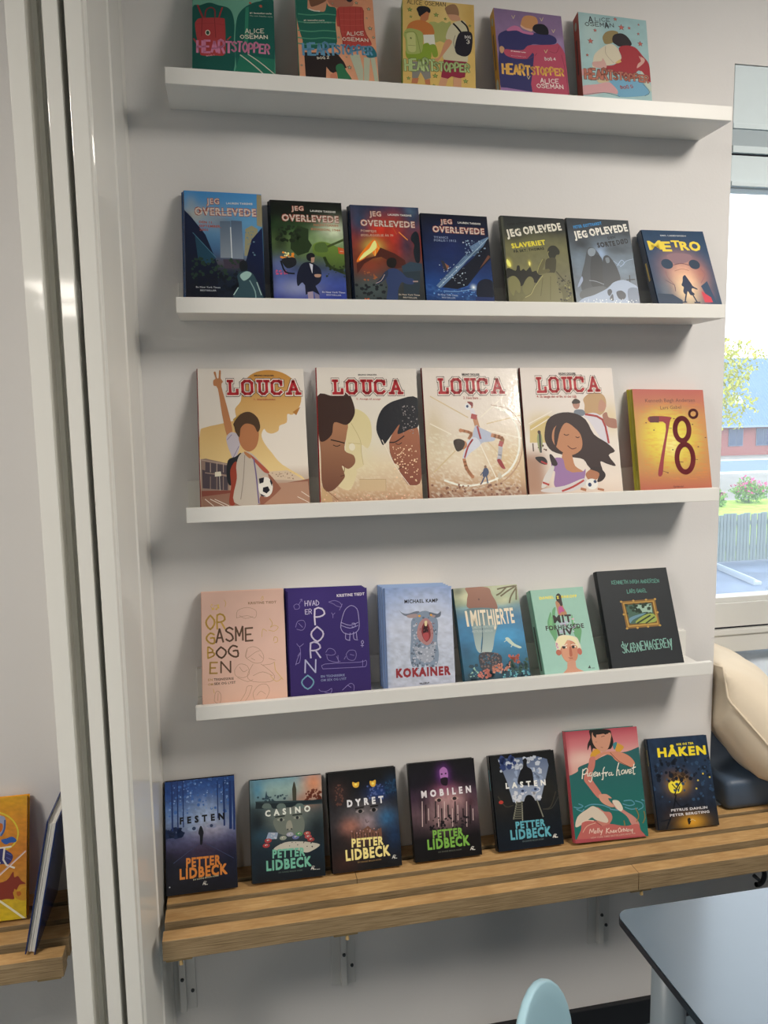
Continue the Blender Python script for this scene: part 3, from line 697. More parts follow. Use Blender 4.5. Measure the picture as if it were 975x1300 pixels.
# ---------------------------------------------------------------- the books: (left, width, height, lean, roll, turn, front foot), thickness, resting height
BOOKS = {
 'b01': ((0.0479, 0.1519, 0.2348, 0.3397, -0.0147, -0.0471, -0.1002), 0.02, 2.0343),
 'b02': ((0.2458, 0.1517, 0.2433, 0.3371, -0.0059, -0.027, -0.1026), 0.02, 2.0343),
 'b03': ((0.449, 0.1462, 0.2133, 0.2927, -0.0543, -0.0714, -0.0849), 0.022, 2.0343),
 'b04': ((0.6491, 0.1483, 0.2143, 0.3224, -0.0359, 0.0019, -0.0923), 0.022, 2.0343),
 'b05': ((0.8323, 0.1548, 0.2162, 0.26, -0.0448, -0.012, -0.0818), 0.024, 2.0343),
 'b06': ((0.0179, 0.1496, 0.2437, 0.3283, -0.0118, 0.0067, -0.1007), 0.01, 1.6292),
 'b07': ((0.1836, 0.1437, 0.2317, 0.3276, -0.0125, -0.007, -0.0968), 0.01, 1.6292),
 'b08': ((0.3446, 0.143, 0.2276, 0.3277, -0.0134, -0.0177, -0.0955), 0.01, 1.6292),
 'b09': ((0.4913, 0.1441, 0.2179, 0.3716, -0.0288, -0.0228, -0.0931), 0.012, 1.6292),
 'b10': ((0.6685, 0.1435, 0.2172, 0.3541, -0.0235, -0.0174, -0.0914), 0.014, 1.6292),
 'b11': ((0.8208, 0.1455, 0.2178, 0.34, -0.0146, -0.0185, -0.0888), 0.014, 1.6292),
 'b12': ((1.0039, 0.152, 0.2017, 0.4276, 0.0068, 0.0001, -0.1044), 0.018, 1.6292),
 'b13': ((0.0279, 0.2147, 0.2989, 0.2965, -0.0072, -0.0001, -0.0979), 0.009, 1.2316),
 'b14': ((0.2648, 0.2128, 0.2959, 0.2749, -0.0197, -0.0229, -0.0909), 0.009, 1.2316),
 'b15': ((0.4937, 0.2138, 0.2956, 0.2716, -0.0126, -0.0267, -0.0899), 0.009, 1.2316),
 'b16': ((0.7179, 0.2168, 0.2944, 0.2559, -0.0093, -0.0257, -0.0853), 0.009, 1.2316),
 'b17': ((0.981, 0.176, 0.2402, 0.2454, -0.021, -0.0141, -0.0826), 0.011, 1.2316),
 'b18': ((0.0133, 0.1706, 0.2365, 0.3547, -0.0139, -0.0093, -0.1002), 0.008, 0.8325),
 'b19': ((0.191, 0.169, 0.2273, 0.2812, -0.0188, -0.0097, -0.0975), 0.008, 0.8325),
 'b20': ((0.3965, 0.1475, 0.2193, 0.2261, -0.0242, -0.0078, -0.0995), 0.012, 0.8325),
 'b21': ((0.5646, 0.1506, 0.2129, 0.4116, 0.0066, 0.0069, -0.1078), 0.02, 0.8325),
 'b22': ((0.7474, 0.1294, 0.1989, 0.453, 0.0086, 0.0079, -0.11), 0.02, 0.8325),
 'b23': ((0.909, 0.178, 0.2322, 0.3904, 0.0006, 0.0027, -0.1086), 0.018, 0.8325),
 'b24': ((-0.0778, 0.1449, 0.2269, 0.3015, -0.0104, 0.0131, -0.0871), 0.018, 0.4300),
 'b25': ((0.0976, 0.1561, 0.2089, 0.3193, -0.0171, 0.0013, -0.0857), 0.018, 0.4300),
 'b26': ((0.2695, 0.154, 0.2091, 0.3235, -0.008, 0.004, -0.0868), 0.018, 0.4300),
 'b27': ((0.4536, 0.1548, 0.2093, 0.319, -0.0085, 0.0002, -0.0858), 0.018, 0.4300),
 'b28': ((0.6477, 0.1574, 0.2082, 0.3294, -0.0058, -0.001, -0.0874), 0.018, 0.4300),
 'b29': ((0.8298, 0.1803, 0.2481, 0.3025, -0.0121, -0.0288, -0.0962), 0.02, 0.4300),
 'b30': ((1.0466, 0.1554, 0.2078, 0.3513, -0.0147, -0.0315, -0.0867), 0.012, 0.4300),
 'b31': ((-0.4871, 0.1383, 0.2344, 0.2958, 0.003, -0.026, -0.0915), 0.02, 0.4300),
}
# drawing lists: V/H gradient, G soft spot, B soft box, N mottling, P/S straight or smooth shape, E ellipse, L/l line, R dabs, * star, T printed and K hand lettering
ART = {
 'b01': [
  ('V',[(-124,'#6fa590'),(1436,'#4e8f79')]),
  ('S','#0f4f47',[(0,533),(94,486),(204,438),(315,466),(433,494),(488,586),(510,757),(499,1005),(513,1212),(495,1400),(447,1588),(1,1620),(-7,990)]),
  ('S','#12544b',[(583,539),(680,433),(826,361),(1003,364),(989,1400),(983,1661),(900,1519),(573,1431),(520,1267),(515,947),(534,678)]),
  ('P','#1f6a55',[(576,1169),(993,1212),(986,1550),(493,1585),(511,1408)]),
  ('P','#2c7a62',[(648,475),(688,452),(672,991),(625,995)]),
  ('L','#bdbcae',14.0,[(576,1179),(669,1256),(808,1386),(985,1587)]),
  ('L','#bdbcae',12.4,[(670,1162),(810,1264),(988,1428)]),
  ('R','#a8503f',9,31,64,969,446,24.9,3),
  ('L','#9a3038',21.8,[(63,489),(94,582),(125,666)]),
  ('L','#9a3038',18.7,[(362,501),(338,580),(321,658)]),
  ('L','#8a2a33',15.6,[(149,673),(165,557),(220,510),(267,538),(274,643)]),
  ('S','#a23a3c',[(47,721),(110,677),(361,655),(392,710),(398,957),(388,1184),(263,1212),(124,1223),(86,1170),(32,817)]),
  ('L','#7c262c',9.3,[(117,676),(109,943)]),
  ('L','#7c262c',9.3,[(266,663),(280,948)]),
  ('L','#8a2d31',6.2,[(47,768),(234,742),(391,758)]),
  ('E','#d8d2c0',184,886,29.6,41.2,0),
  ('E','#2b4a3a',184,886,20.2,30.0,0),
  ('L','#a23a3c',18.7,[(47,1042),(16,988)]),
  ('L','#a23a3c',15.6,[(421,974),(461,923)]),
  ('K', '#c4799a', 'HEART', (59, 1176), (466, 1150), 164.7, 29.6, 0.12, 3),
  ('K', '#c4799a', 'STOPPER', (474, 1136), (926, 1138), 134.8, 23.3, 0.1, 5),
  ('K', '#d9d4c4', 'ALICE', (643, 857), (869, 834), 59.9, 9.3, 0.1, 2),
  ('K', '#d9d4c4', 'OSEMAN', (583, 938), (912, 914), 56.2, 9.3, 0, 7),
  ('T', '#e4e0d0', '#1 bestseller-serie', (699, 559), (970, 547), 22.5, 0.02, 0),
  ('T', '#b9c4b4', 'Nu som Netflix-serie', (702, 598), (982, 593), 18.7, 0, 0),
  ('T', '#d59aa8', 'BOG 1', (167, 1235), (263, 1212), 18.7, 0.02, 0),
 ],
 'b02': [
  ('V',[(-65,'#c98a68'),(1574,'#cf9574')]),
  ('N',0.06,100,117,3),
  ('S','#1d5e50',[(9,291),(198,228),(359,242),(414,386),(513,422),(493,661),(482,984),(281,1044),(67,1062),(60,947),(5,661)]),
  ('L','#4b8d72',18.7,[(22,545),(182,549),(345,519),(497,519)]),
  ('L','#4b8d72',18.7,[(17,662),(177,667),(339,638),(491,638)]),
  ('L','#4b8d72',18.7,[(11,794),(171,799),(332,771),(484,771)]),
  ('L','#4b8d72',18.7,[(7,904),(165,909),(327,881),(478,881)]),
  ('L','#4b8d72',18.7,[(3,991),(161,996),(322,968),(473,969)]),
  ('S','#c08a6c',[(184,259),(386,210),(374,450),(297,487),(161,470),(146,412)]),
  ('S','#6d4b38',[(180,200),(388,164),(394,299),(316,366),(251,402),(183,408)]),
  ('L','#d9d2c2',17.5,[(162,458),(223,479),(297,481)]),
  ('S','#a8705a',[(422,236),(701,209),(730,357),(539,405),(428,355)]),
  ('S','#1d1c22',[(652,184),(738,220),(715,298),(659,288)]),
  ('S','#a8413a',[(525,421),(641,380),(806,364),(867,404),(861,702),(937,888),(927,947),(780,989),(653,1028),(575,991),(564,846),(547,700),(511,674)]),
  ('L','#8f332f',5.0,[(614,397),(602,725),(613,973)]),
  ('L','#8f332f',5.0,[(691,390),(678,718),(688,967)]),
  ('L','#8f332f',5.0,[(767,383),(753,712),(763,961)]),
  ('L','#8f332f',5.0,[(830,377),(817,706),(826,956)]),
  ('L','#b85a50',5.0,[(559,492),(710,486),(863,464)]),
  ('L','#b85a50',5.0,[(554,582),(705,575),(858,554)]),
  ('L','#b85a50',5.0,[(549,671),(700,665),(852,644)]),
  ('L','#b85a50',5.0,[(543,774),(693,769),(845,748)]),
  ('L','#b85a50',5.0,[(537,877),(687,872),(839,852)]),
  ('L','#7a2b2a',7.5,[(537,435),(547,700),(573,904),(580,1005)]),
  ('L','#8f332f',10.0,[(869,419),(861,702),(930,903)]),
  ('P','#241c1c',[(70,1119),(488,1100),(568,1223),(600,1307),(536,1341),(434,1406),(387,1381),(341,1313),(325,1514),(75,1532)]),
  ('S','#2d6b48',[(465,1289),(541,1254),(596,1365),(651,1490),(502,1515),(471,1403)]),
  ('P','#c07a60',[(384,1424),(461,1375),(477,1517),(378,1538)]),
  ('P','#a9b09a',[(648,1116),(774,1091),(810,1320),(798,1508),(748,1511),(688,1272)]),
  ('P','#a9b09a',[(828,1131),(909,1139),(873,1502),(810,1507)]),
  ('P','#a9b09a',[(910,1109),(972,1134),(998,1493),(948,1497)]),
  ('S','#1f6470',[(843,983),(945,960),(1001,1073),(985,1118),(872,1127)]),
  ('*','#3c4a40',781,310,27.5),
  ('*','#9fae96',781,310,17.0),
  ('*','#3c4a40',938,390,32.4),
  ('*','#9fae96',938,390,20.1),
  ('*','#3c4a40',903,535,17.5),
  ('*','#9fae96',903,535,10.8),
  ('*','#3c4a40',938,688,37.4),
  ('*','#9fae96',938,688,23.2),
  ('*','#3c4a40',973,823,25.0),
  ('*','#9fae96',973,823,15.5),
  ('*','#3c4a40',522,861,20.0),
  ('*','#9fae96',522,861,12.4),
  ('*','#3c4a40',635,1300,34.9),
  ('*','#9fae96',635,1300,21.7),
  ('*','#3c4a40',31,1315,20.0),
  ('*','#9fae96',31,1315,12.4),
  ('*','#3c4a40',606,1148,15.0),
  ('*','#9fae96',606,1148,9.3),
  ('*','#3c4a40',469,348,17.5),
  ('*','#9fae96',469,348,10.8),
  ('K', '#5f8fae', 'HEART', (62, 1156), (468, 1123), 168.7, 30.0, 0.12, 3),
  ('K', '#5f8fae', 'STOPPER', (475, 1115), (937, 1093), 124.7, 23.7, 0.1, 5),
  ('K', '#dcd8c8', 'BOG 2', (234, 1209), (382, 1189), 35.2, 7.5, 0, 4),
  ('K', '#d9d0c2', 'ALICE', (630, 823), (848, 799), 52.8, 8.7, 0.1, 2),
  ('K', '#d9d0c2', 'OSEMAN', (573, 904), (899, 894), 52.8, 8.7, 0, 7),
  ('T', '#e4e0d0', '#1 bestseller-serie', (88, 650), (352, 626), 20.5, 0.02, 0),
  ('T', '#b9c4b4', 'Nu som Netflix-serie om kaerlighed', (90, 682), (438, 651), 16.1, 0, 0),
 ],
 'b03': [
  ('V',[(-109,'#c9ab66'),(1361,'#c9aa60')]),
  ('G','#d9c080',620,245,186,416,0.6,1),
  ('G','#b8924a',945,209,112,278,0.6,1),
  ('K', '#4a3e2a', 'ALICE OSEMAN', (64, 82), (597, 71), 63.9, 8.7, 0.1, 6),
  ('*','#566a34',98,173,42.2),
  ('*','#8a9c54',98,173,25.3),
  ('*','#566a34',112,284,24.8),
  ('*','#8a9c54',112,284,14.9),
  ('*','#566a34',465,217,42.2),
  ('*','#8a9c54',465,217,25.3),
  ('*','#566a34',592,266,27.3),
  ('*','#8a9c54',592,266,16.4),
  ('*','#566a34',76,1238,32.3),
  ('*','#8a9c54',76,1238,19.4),
  ('*','#566a34',441,1168,44.7),
  ('*','#8a9c54',441,1168,26.8),
  ('*','#566a34',861,1209,42.2),
  ('*','#8a9c54',861,1209,25.3),
  ('*','#566a34',936,339,24.8),
  ('*','#8a9c54',936,339,14.9),
  ('*','#566a34',421,1313,24.8),
  ('*','#8a9c54',421,1313,14.9),
  ('S','#9ca060',[(358,364),(432,328),(494,342),(550,308),(606,330),(669,309),(646,549),(583,639),(515,625),(441,647),(405,519)]),
  ('N',0.05,74,83,2),
  ('S','#1b1a1f',[(193,152),(236,105),(336,100),(385,144),(372,202),(303,251),(272,276),(229,260),(211,206)]),
  ('P','#b0704a',[(247,258),(335,178),(372,202),(352,302),(309,342),(241,321)]),
  ('S','#b9713a',[(62,445),(124,362),(247,321),(370,363),(419,420),(430,530),(282,553),(61,584)]),
  ('P','#cfcfc2',[(282,549),(433,530),(447,695),(367,710),(349,664),(293,697)]),
  ('S','#7d9433',[(367,703),(447,688),(482,815),(469,872),(420,877),(384,770)]),
  ('S','#7b9430',[(48,805),(169,848),(281,699),(355,677),(390,770),(383,908),(315,983),(120,948),(47,915)]),
  ('S','#97a35c',[(25,518),(86,470),(197,479),(270,520),(281,616),(268,782),(231,841),(120,866),(47,846),(36,655),(10,589)]),
  ('S','#b3b878',[(55,557),(159,532),(177,682),(170,820),(78,816),(61,667)]),
  ('L','#6c7a3c',7.4,[(31,546),(98,524),(184,550),(243,840)]),
  ('L','#6c7a3c',6.2,[(72,734),(170,731)]),
  ('*','#55632f',110,620,19.9),
  ('P','#7c7a74',[(126,975),(364,965),(380,1208),(300,1243),(240,1127),(203,1226),(124,1233)]),
  ('P','#b0704f',[(130,1233),(215,1224),(197,1307),(112,1309)]),
  ('P','#b0704f',[(294,1244),(367,1223),(373,1311),(306,1310)]),
  ('S','#8d6c50',[(591,93),(660,36),(735,27),(778,100),(783,198),(745,210),(633,201),(602,148)]),
  ('S','#c09070',[(633,194),(770,193),(800,267),(694,286),(645,242)]),
  ('S','#bfb99c',[(693,328),(794,275),(869,287),(903,438),(895,897),(795,928),(561,897),(588,749),(683,608),(596,575),(629,426)]),
  ('S','#bf8a6a',[(596,603),(682,615),(612,747),(512,895),(475,940),(438,902),(500,869)]),
  ('L','#1d1a22',27.3,[(706,333),(755,384),(803,449)]),
  ('L','#1d1a22',24.8,[(819,279),(892,355),(916,444)]),
  ('S','#1d1a24',[(778,479),(866,435),(953,447),(970,557),(947,740),(884,822),(797,824),(729,776),(725,652)]),
  ('L','#3a3542',6.2,[(728,513),(701,627),(736,775)]),
  ('K', '#c9c6c0', 'BOG', (864, 543), (941, 540), 41.6, 7.4, 0, 0),
  ('K', '#d8d4cc', '3', (885, 624), (925, 623), 61.1, 9.9, 0, 0),
  ('P','#86243c',[(561,910),(882,912),(853,1148),(778,1176),(668,1153),(606,1206),(521,1181)]),
  ('P','#c0906e',[(521,1181),(618,1198),(580,1324),(482,1307)]),
  ('P','#c0906e',[(690,1164),(803,1174),(800,1330),(688,1314)]),
  ('K', '#5c6c40', 'HEART', (32, 1121), (430, 1084), 166.6, 42.2, 0.12, 3),
  ('K', '#5c6c40', 'STOPPER', (430, 1095), (910, 1067), 122.2, 34.7, 0.1, 5),
  ('K', '#a9bd82', 'HEART', (32, 1121), (430, 1084), 166.6, 27.3, 0.12, 3),
  ('K', '#a9bd82', 'STOPPER', (430, 1095), (910, 1067), 122.2, 21.1, 0.1, 5),
 ],
 'b04': [
  ('V',[(-106,'#7a6488'),(1317,'#8a7090')]),
  ('N',0.12,87,112,4),
  ('G','#9c88b0',942,459,87,128,0.6,1),
  ('S','#2f2e5e',[(31,452),(123,362),(268,311),(408,339),(579,332),(752,325),(865,358),(895,418),(853,479),(677,517),(534,520),(427,604),(379,672),(548,682),(481,1277),(9,1270),(30,655)]),
  ('S','#a8455c',[(106,660),(240,651),(382,633),(460,553),(619,524),(852,487),(912,463),(998,626),(1025,936),(1002,1310),(466,1370),(537,684),(427,768),(271,787),(120,752)]),
  ('L','#7c2f48',8.7,[(546,706),(578,663)]),
  ('L','#7c2f48',7.2,[(769,608),(869,619),(922,509)]),
  ('L','#7c2f48',8.7,[(945,648),(981,941),(983,1281)]),
  ('L','#7c2f48',5.8,[(271,787),(427,772),(531,716)]),
  ('S','#b8906a',[(38,638),(75,610),(107,645),(80,718),(46,714)]),
  ('S','#b88458',[(384,200),(429,91),(518,54),(617,73),(637,166),(576,206),(540,290),(442,272),(394,246)]),
  ('S','#c9a08a',[(375,225),(443,264),(541,282),(524,316),(399,277)]),
  ('S','#16161f',[(549,273),(592,196),(709,172),(776,227),(782,322),(722,345),(608,337)]),
  ('S','#b66c92',[(175,323),(273,255),(357,267),(409,323),(550,336),(533,370),(406,363),(309,329),(180,354)]),
  ('P','#8d6a98',[(-5,1272),(92,1268),(493,1298),(487,1367),(-17,1424)]),
  ('K', '#d9aa55', 'HEART', (54, 1044), (447, 1028), 151.5, 30.4, 0.12, 3),
  ('K', '#d9aa55', 'STOPPER', (473, 1017), (941, 985), 114.8, 23.2, 0.1, 5),
  ('K', '#ddd0cc', 'BOG 4', (692, 766), (849, 746), 44.7, 8.7, 0, 2),
  ('K', '#ded2cc', 'ALICE', (593, 1134), (857, 1114), 67.0, 11.6, 0.1, 2),
  ('K', '#ded2cc', 'OSEMAN', (536, 1217), (917, 1189), 67.0, 11.6, 0, 7),
  ('l','#c9b98a',7.2,[(258,92),(277,140),(304,82)]),
  ('l','#c9b98a',7.2,[(838,244),(856,293),(885,235)]),
  ('l','#c9b98a',7.2,[(693,595),(711,643),(740,586)]),
  ('l','#c9b98a',7.2,[(401,1050),(420,1097),(447,1042)]),
  ('l','#c9b98a',7.2,[(677,74),(696,123),(724,64)]),
  ('T', '#e4dada', '#1 bestseller-serien', (198, 680), (414, 681), 19.1, 0.02, 0),
  ('T', '#d9c4cc', 'Nu som Netflix-serie', (196, 754), (408, 750), 14.4, 0, 0),
 ],
 'b05': [
  ('V',[(-97,'#8fb0b4'),(1223,'#9dbcbd')]),
  ('N',0.1,115,118,5),
  ('G','#b4c8c4',176,297,172,295,0.6,1),
  ('K', '#2f3238', 'A', (151, 136), (208, 132), 85.5, 14.4, 0.0, 0),
  ('K', '#3f4347', 'LICE', (244, 112), (458, 91), 53.1, 8.6, 0.05, 2),
  ('K', '#3f4347', 'OSEMAN', (98, 197), (510, 163), 59.0, 10.1, 0, 7),
  ('K', '#2f3238', 'A', (383, 194), (430, 191), 85.5, 14.4, 0, 0),
  ('*','#5a4648',540,41,34.5),
  ('*','#b8645a',540,41,26.9),
  ('*','#5a4648',622,155,51.7),
  ('*','#b8645a',622,155,40.3),
  ('*','#5a4648',737,151,28.7),
  ('*','#b8645a',737,151,22.4),
  ('*','#5a4648',882,80,20.1),
  ('*','#b8645a',882,80,15.7),
  ('*','#5a4648',231,249,31.6),
  ('*','#b8645a',231,249,24.7),
  ('*','#5a4648',154,421,48.8),
  ('*','#b8645a',154,421,38.1),
  ('*','#5a4648',868,223,25.9),
  ('*','#b8645a',868,223,20.2),
  ('*','#5a4648',886,372,46.0),
  ('*','#b8645a',886,372,35.9),
  ('*','#5a4648',95,637,25.9),
  ('*','#b8645a',95,637,20.2),
  ('S','#8a7a52',[(336,335),(391,255),(492,219),(569,239),(529,310),(480,404),(378,439),(345,407)]),
  ('S','#2a2428',[(478,331),(517,275),(619,247),(702,288),(759,384),(720,433),(663,425),(576,451),(521,428),(480,397)]),
  ('S','#c9c0aa',[(171,719),(213,598),(363,463),(464,428),(545,484),(592,624),(560,686),(472,726),(357,768),(171,819)]),
  ('S','#9a3038',[(560,482),(663,425),(805,437),(911,556),(990,663),(1008,895),(970,928),(852,782),(777,835),(686,903),(353,827),(350,769),(471,740),(592,624)]),
  ('S','#c49a90',[(854,563),(930,597),(918,657),(811,750),(830,683),(877,633)]),
  ('S','#c29a92',[(165,734),(291,704),(315,658),(359,739),(347,806),(186,803)]),
  ('L','#6c2a30',7.2,[(850,519),(880,589)]),
  ('L','#9a8a78',5.7,[(369,477),(368,593),(473,711)]),
  ('P','#c8a96a',[(487,709),(570,641),(588,683),(530,711)]),
  ('S','#c6979a',[(-7,1112),(198,1060),(383,1010),(476,1086),(498,1169),(330,1167),(-8,1240)]),
  ('P','#c6979a',[(2,857),(86,851),(66,939),(3,954)]),
  ('S','#bfae8c',[(217,972),(343,972),(384,996),(241,1034)]),
  ('S','#6a9dba',[(398,994),(513,952),(769,937),(881,967),(958,1082),(910,1145),(524,1209),(502,1111)]),
  ('S','#b8c2b4',[(866,780),(970,928),(1014,1097),(987,1071),(883,938)]),
  ('L','#4a5a60',5.7,[(-8,1240),(302,1170),(524,1206)]),
  ('L','#4a5a60',5.7,[(880,982),(972,1087),(896,1154)]),
  ('K', '#5c4040', 'HEART', (46, 989), (442, 960), 140.1, 43.1, 0.12, 3),
  ('K', '#5c4040', 'STOPPER', (457, 956), (961, 947), 100.3, 34.5, 0.1, 5),
  ('K', '#b4705e', 'HEART', (46, 989), (442, 960), 140.1, 28.7, 0.12, 3),
  ('K', '#b4705e', 'STOPPER', (457, 956), (961, 947), 100.3, 21.5, 0.1, 5),
  ('K', '#a05a5a', 'BOG 5', (553, 1091), (732, 1054), 44.2, 10.1, 0, 2),
 ],
 'b06': [
  ('V',[(-31,'#3d86c4'),(439,'#5b93bd'),(875,'#3e5f86'),(1077,'#1c2d44'),(1575,'#0a1220')]),
  ('G','#a9aaa4',130,351,206,128,0.9,1),
  ('G','#8c98a4',400,401,161,154,0.7,1),
  ('G','#9aa0a0',88,172,69,102,0.5,1),
  ('B','#0d1a38',-27,333,60,1584,18.3,0.95),
  ('G','#c9dcea',822,806,92,154,0.4,1),
  ('P','#0c1a3c',[(-4,280),(84,379),(259,627),(364,927),(406,1052),(390,1625),(-28,1636)],'#070b16'),
  ('P','#1c4258',[(124,633),(223,743),(386,952),(294,1056),(161,986)]),
  ('l','#47738a',9.2,[(102,608),(386,952)]),
  ('P','#8c8468',[(939,5),(1014,13),(996,488),(927,465)]),
  ('P','#8d8a6c',[(774,525),(857,469),(937,517),(918,699),(819,909),(750,912)]),
  ('P','#0b1a44',[(850,676),(996,488),(988,1559),(750,1566),(745,1064)],'#0a1022'),
  ('R','#5f7c8c',16,774,551,899,905,16.1,3),
  ('P','#55677c',[(450,424),(583,418),(585,949),(442,954)],'#7d8894'),
  ('P','#4a5c74',[(592,409),(732,410),(737,958),(589,956)],'#7a8796'),
  ('l','#d0d8dc',11.5,[(584,508),(589,948)]),
  ('G','#5f5a56',536,459,138,77,0.5,1),
  ('B','#6a5c5c',295,980,790,1063,34.4,0.8),
  ('P','#3c3444',[(475,973),(748,963),(744,1090),(494,1099)]),
  ('R','#22382c',60,73,964,783,1265,32.1,5),
  ('R','#0c1420',60,114,1138,776,1466,41.3,6),
  ('G','#0a1426',397,1377,504,282,0.7,1),
  ('S','#10161c',[(683,1016),(736,976),(781,1012),(777,1114),(730,1153),(686,1104)]),
  ('S','#2c4650',[(650,1194),(743,1128),(833,1150),(897,1261),(949,1410),(953,1585),(569,1595),(607,1470),(667,1344)]),
  ('S','#8fb0ac',[(684,1193),(765,1134),(832,1162),(796,1227),(726,1267)]),
  ('L','#9fbcb8',11.5,[(655,1369),(596,1471)]),
  ('L','#7d9c9c',13.8,[(806,1264),(869,1413),(875,1563)]),
  ('L','#9fb6b4',11.5,[(896,1286),(947,1461)]),
  ('T', '#8e3a2c', 'JEG', (288, 181), (448, 175), 81.9, 0.1, 0),
  ('T', '#c9b4a6', 'JEG', (288, 181), (448, 175), 81.9, 0.03, 0),
  ('T', '#8e3a2c', 'OVERLEVEDE', (135, 345), (923, 330), 107.5, 0.1, 0),
  ('T', '#cbbcb0', 'OVERLEVEDE', (135, 345), (923, 330), 107.5, 0.035, 0),
  ('l','#8a4436',6.9,[(181,289),(901,276)]),
  ('T', '#d8d6d0', 'LAUREN TARSHIS', (539, 173), (880, 164), 28.2, 0.03, 0),
  ('T', '#a8503c', 'DEN 11.', (184, 466), (365, 467), 33.3, 0.03, 0),
  ('T', '#a8503c', 'SEPTEMBER,', (183, 523), (461, 519), 33.3, 0.03, 0),
  ('T', '#a8503c', '2001', (188, 576), (294, 576), 33.3, 0.03, 0),
  ('T', '#b9bec4', 'En New York Times', (126, 1386), (430, 1384), 23.0, 0.02, 0),
  ('T', '#aab0b8', 'BESTSELLER', (178, 1429), (378, 1428), 20.5, 0.03, 0),
 ],
 'b07': [
  ('V',[(-39,'#0a0c0a'),(212,'#0f1a10'),(433,'#2c4a26'),(597,'#5f7c48'),(842,'#4f6340'),(1004,'#3e4a5c'),(1218,'#3a4c94'),(1536,'#25328a')]),
  ('G','#d9e4c8',865,443,191,160,0.95,1),
  ('G','#8ca878',731,614,287,160,0.5,1),
  ('B','#0a0c0c',-8,-11,8,1547,12.0,0.9),
  ('G','#0a120c',115,613,120,267,0.8,1),
  ('N',0.25,96,80,8),
  ('G','#c4ccdc',329,1328,287,133,0.35,1),
  ('G','#6a78c0',101,990,143,133,0.5,1),
  ('P','#24361c',[(265,525),(370,383),(516,432),(509,596),(554,676),(500,787),(350,847),(256,742)]),
  ('R','#1c2a18',40,75,397,408,628,38.3,4),
  ('S','#6d8a38',[(567,675),(681,616),(804,638),(902,689),(1001,713),(1029,875),(982,1040),(833,1045),(738,967),(694,861),(573,811)],'#3d5226'),
  ('l','#3c4c22',33.5,[(777,689),(1034,560)]),
  ('S','#4c6630',[(605,660),(730,628),(775,722),(748,777),(599,769)]),
  ('L','#2a3a1c',43.0,[(719,860),(786,993),(1004,1093)]),
  ('R','#22301a',18,738,967,1001,1147,28.7,9),
  ('P','#c05a2c',[(914,694),(1006,712),(1001,800),(921,792)]),
  ('l','#cfae98',9.6,[(943,756),(985,760)]),
  ('R','#e08a2c',14,108,802,298,916,31.1,2),
  ('R','#f4e4a0',8,144,801,263,890,21.5,3),
  ('R','#c0507a',16,37,1072,192,1133,21.5,6),
  ('L','#141a24',23.9,[(115,936),(169,1094),(290,1117)]),
  ('S','#1a1d24',[(128,909),(300,875),(320,982),(196,1040)]),
  ('S','#14141c',[(473,828),(536,794),(584,824),(569,892),(513,921),(475,896)]),
  ('P','#a88672',[(533,867),(583,859),(572,933),(529,953)]),
  ('S','#12172c',[(393,980),(493,936),(590,973),(660,1051),(652,1212),(574,1294),(524,1322),(617,1426),(570,1374),(440,1298),(393,1247),(330,1302),(325,1142)]),
  ('P','#c4c8d4',[(504,954),(553,974),(539,1109),(518,1029)]),
  ('S','#b08c78',[(570,1121),(656,1118),(642,1159),(580,1161)]),
  ('P','#12172c',[(429,1272),(574,1294),(629,1426),(534,1375),(434,1431)]),
  ('P','#9a8ca0',[(460,1391),(534,1375),(540,1507),(467,1509)]),
  ('P','#7a7490',[(557,1401),(617,1426),(625,1505),(564,1507)]),
  ('T', '#8e3a2c', 'JEG', (293, 153), (460, 147), 69.4, 0.1, 0),
  ('T', '#c9b4a6', 'JEG', (293, 153), (460, 147), 69.4, 0.03, 0),
  ('T', '#8e3a2c', 'OVERLEVEDE', (156, 317), (947, 312), 101.4, 0.1, 0),
  ('T', '#cbbcb0', 'OVERLEVEDE', (156, 317), (947, 312), 101.4, 0.035, 0),
  ('l','#8a4436',7.2,[(207,262),(925,260)]),
  ('T', '#d8d6d0', 'LAUREN TARSHIS', (554, 159), (910, 164), 29.4, 0.03, 0),
  ('T', '#b07858', 'NAZISTERNES', (593, 378), (939, 379), 34.7, 0.02, 0),
  ('T', '#b07858', 'INVASION, 1944', (553, 446), (960, 450), 34.7, 0.02, 0),
  ('T', '#c4c8d8', 'En New York Times', (662, 1393), (982, 1395), 24.0, 0.02, 0),
  ('T', '#aab0c8', 'BESTSELLER', (719, 1434), (923, 1436), 21.3, 0.03, 0),
 ],
 'b08': [
  ('V',[(-19,'#1e3656'),(213,'#5c3436'),(483,'#8a2c20'),(856,'#6a3426'),(1015,'#3c3834'),(1536,'#202a30')]),
  ('G','#24405e',119,258,149,240,0.9,1),
  ('G','#203a58',891,196,149,240,0.9,1),
  ('G','#b8301c',624,451,149,321,0.8,1),
  ('G','#d8321c',406,380,124,160,0.8,1),
  ('G','#1c3048',787,605,124,240,0.8,1),
  ('G','#5a7a94',874,74,74,67,0.5,1),
  ('N',0.3,74,107,5),
  ('G','#8c3a20',224,970,223,160,0.8,1),
  ('G','#4a5a5a',254,1282,298,187,0.7,1),
  ('G','#2a3a48',860,975,149,160,0.8,1),
  ('S','#e87a1c',[(272,572),(335,543),(390,648),(442,791),(383,754),(319,809),(263,732),(159,841),(47,898),(115,764)]),
  ('S','#ffe890',[(296,585),(334,557),(353,649),(300,717),(211,787),(85,870),(151,762),(241,680)]),
  ('L','#f4a040',14.9,[(354,636),(409,740),(434,805)]),
  ('L','#f8c060',12.4,[(325,703),(319,809)]),
  ('G','#ffd060',304,651,137,120,0.7,1),
  ('P','#4a2018',[(401,660),(605,746),(746,847),(763,952),(589,984),(499,856),(404,806),(281,837),(155,920),(49,1080),(46,924),(183,840),(320,796)]),
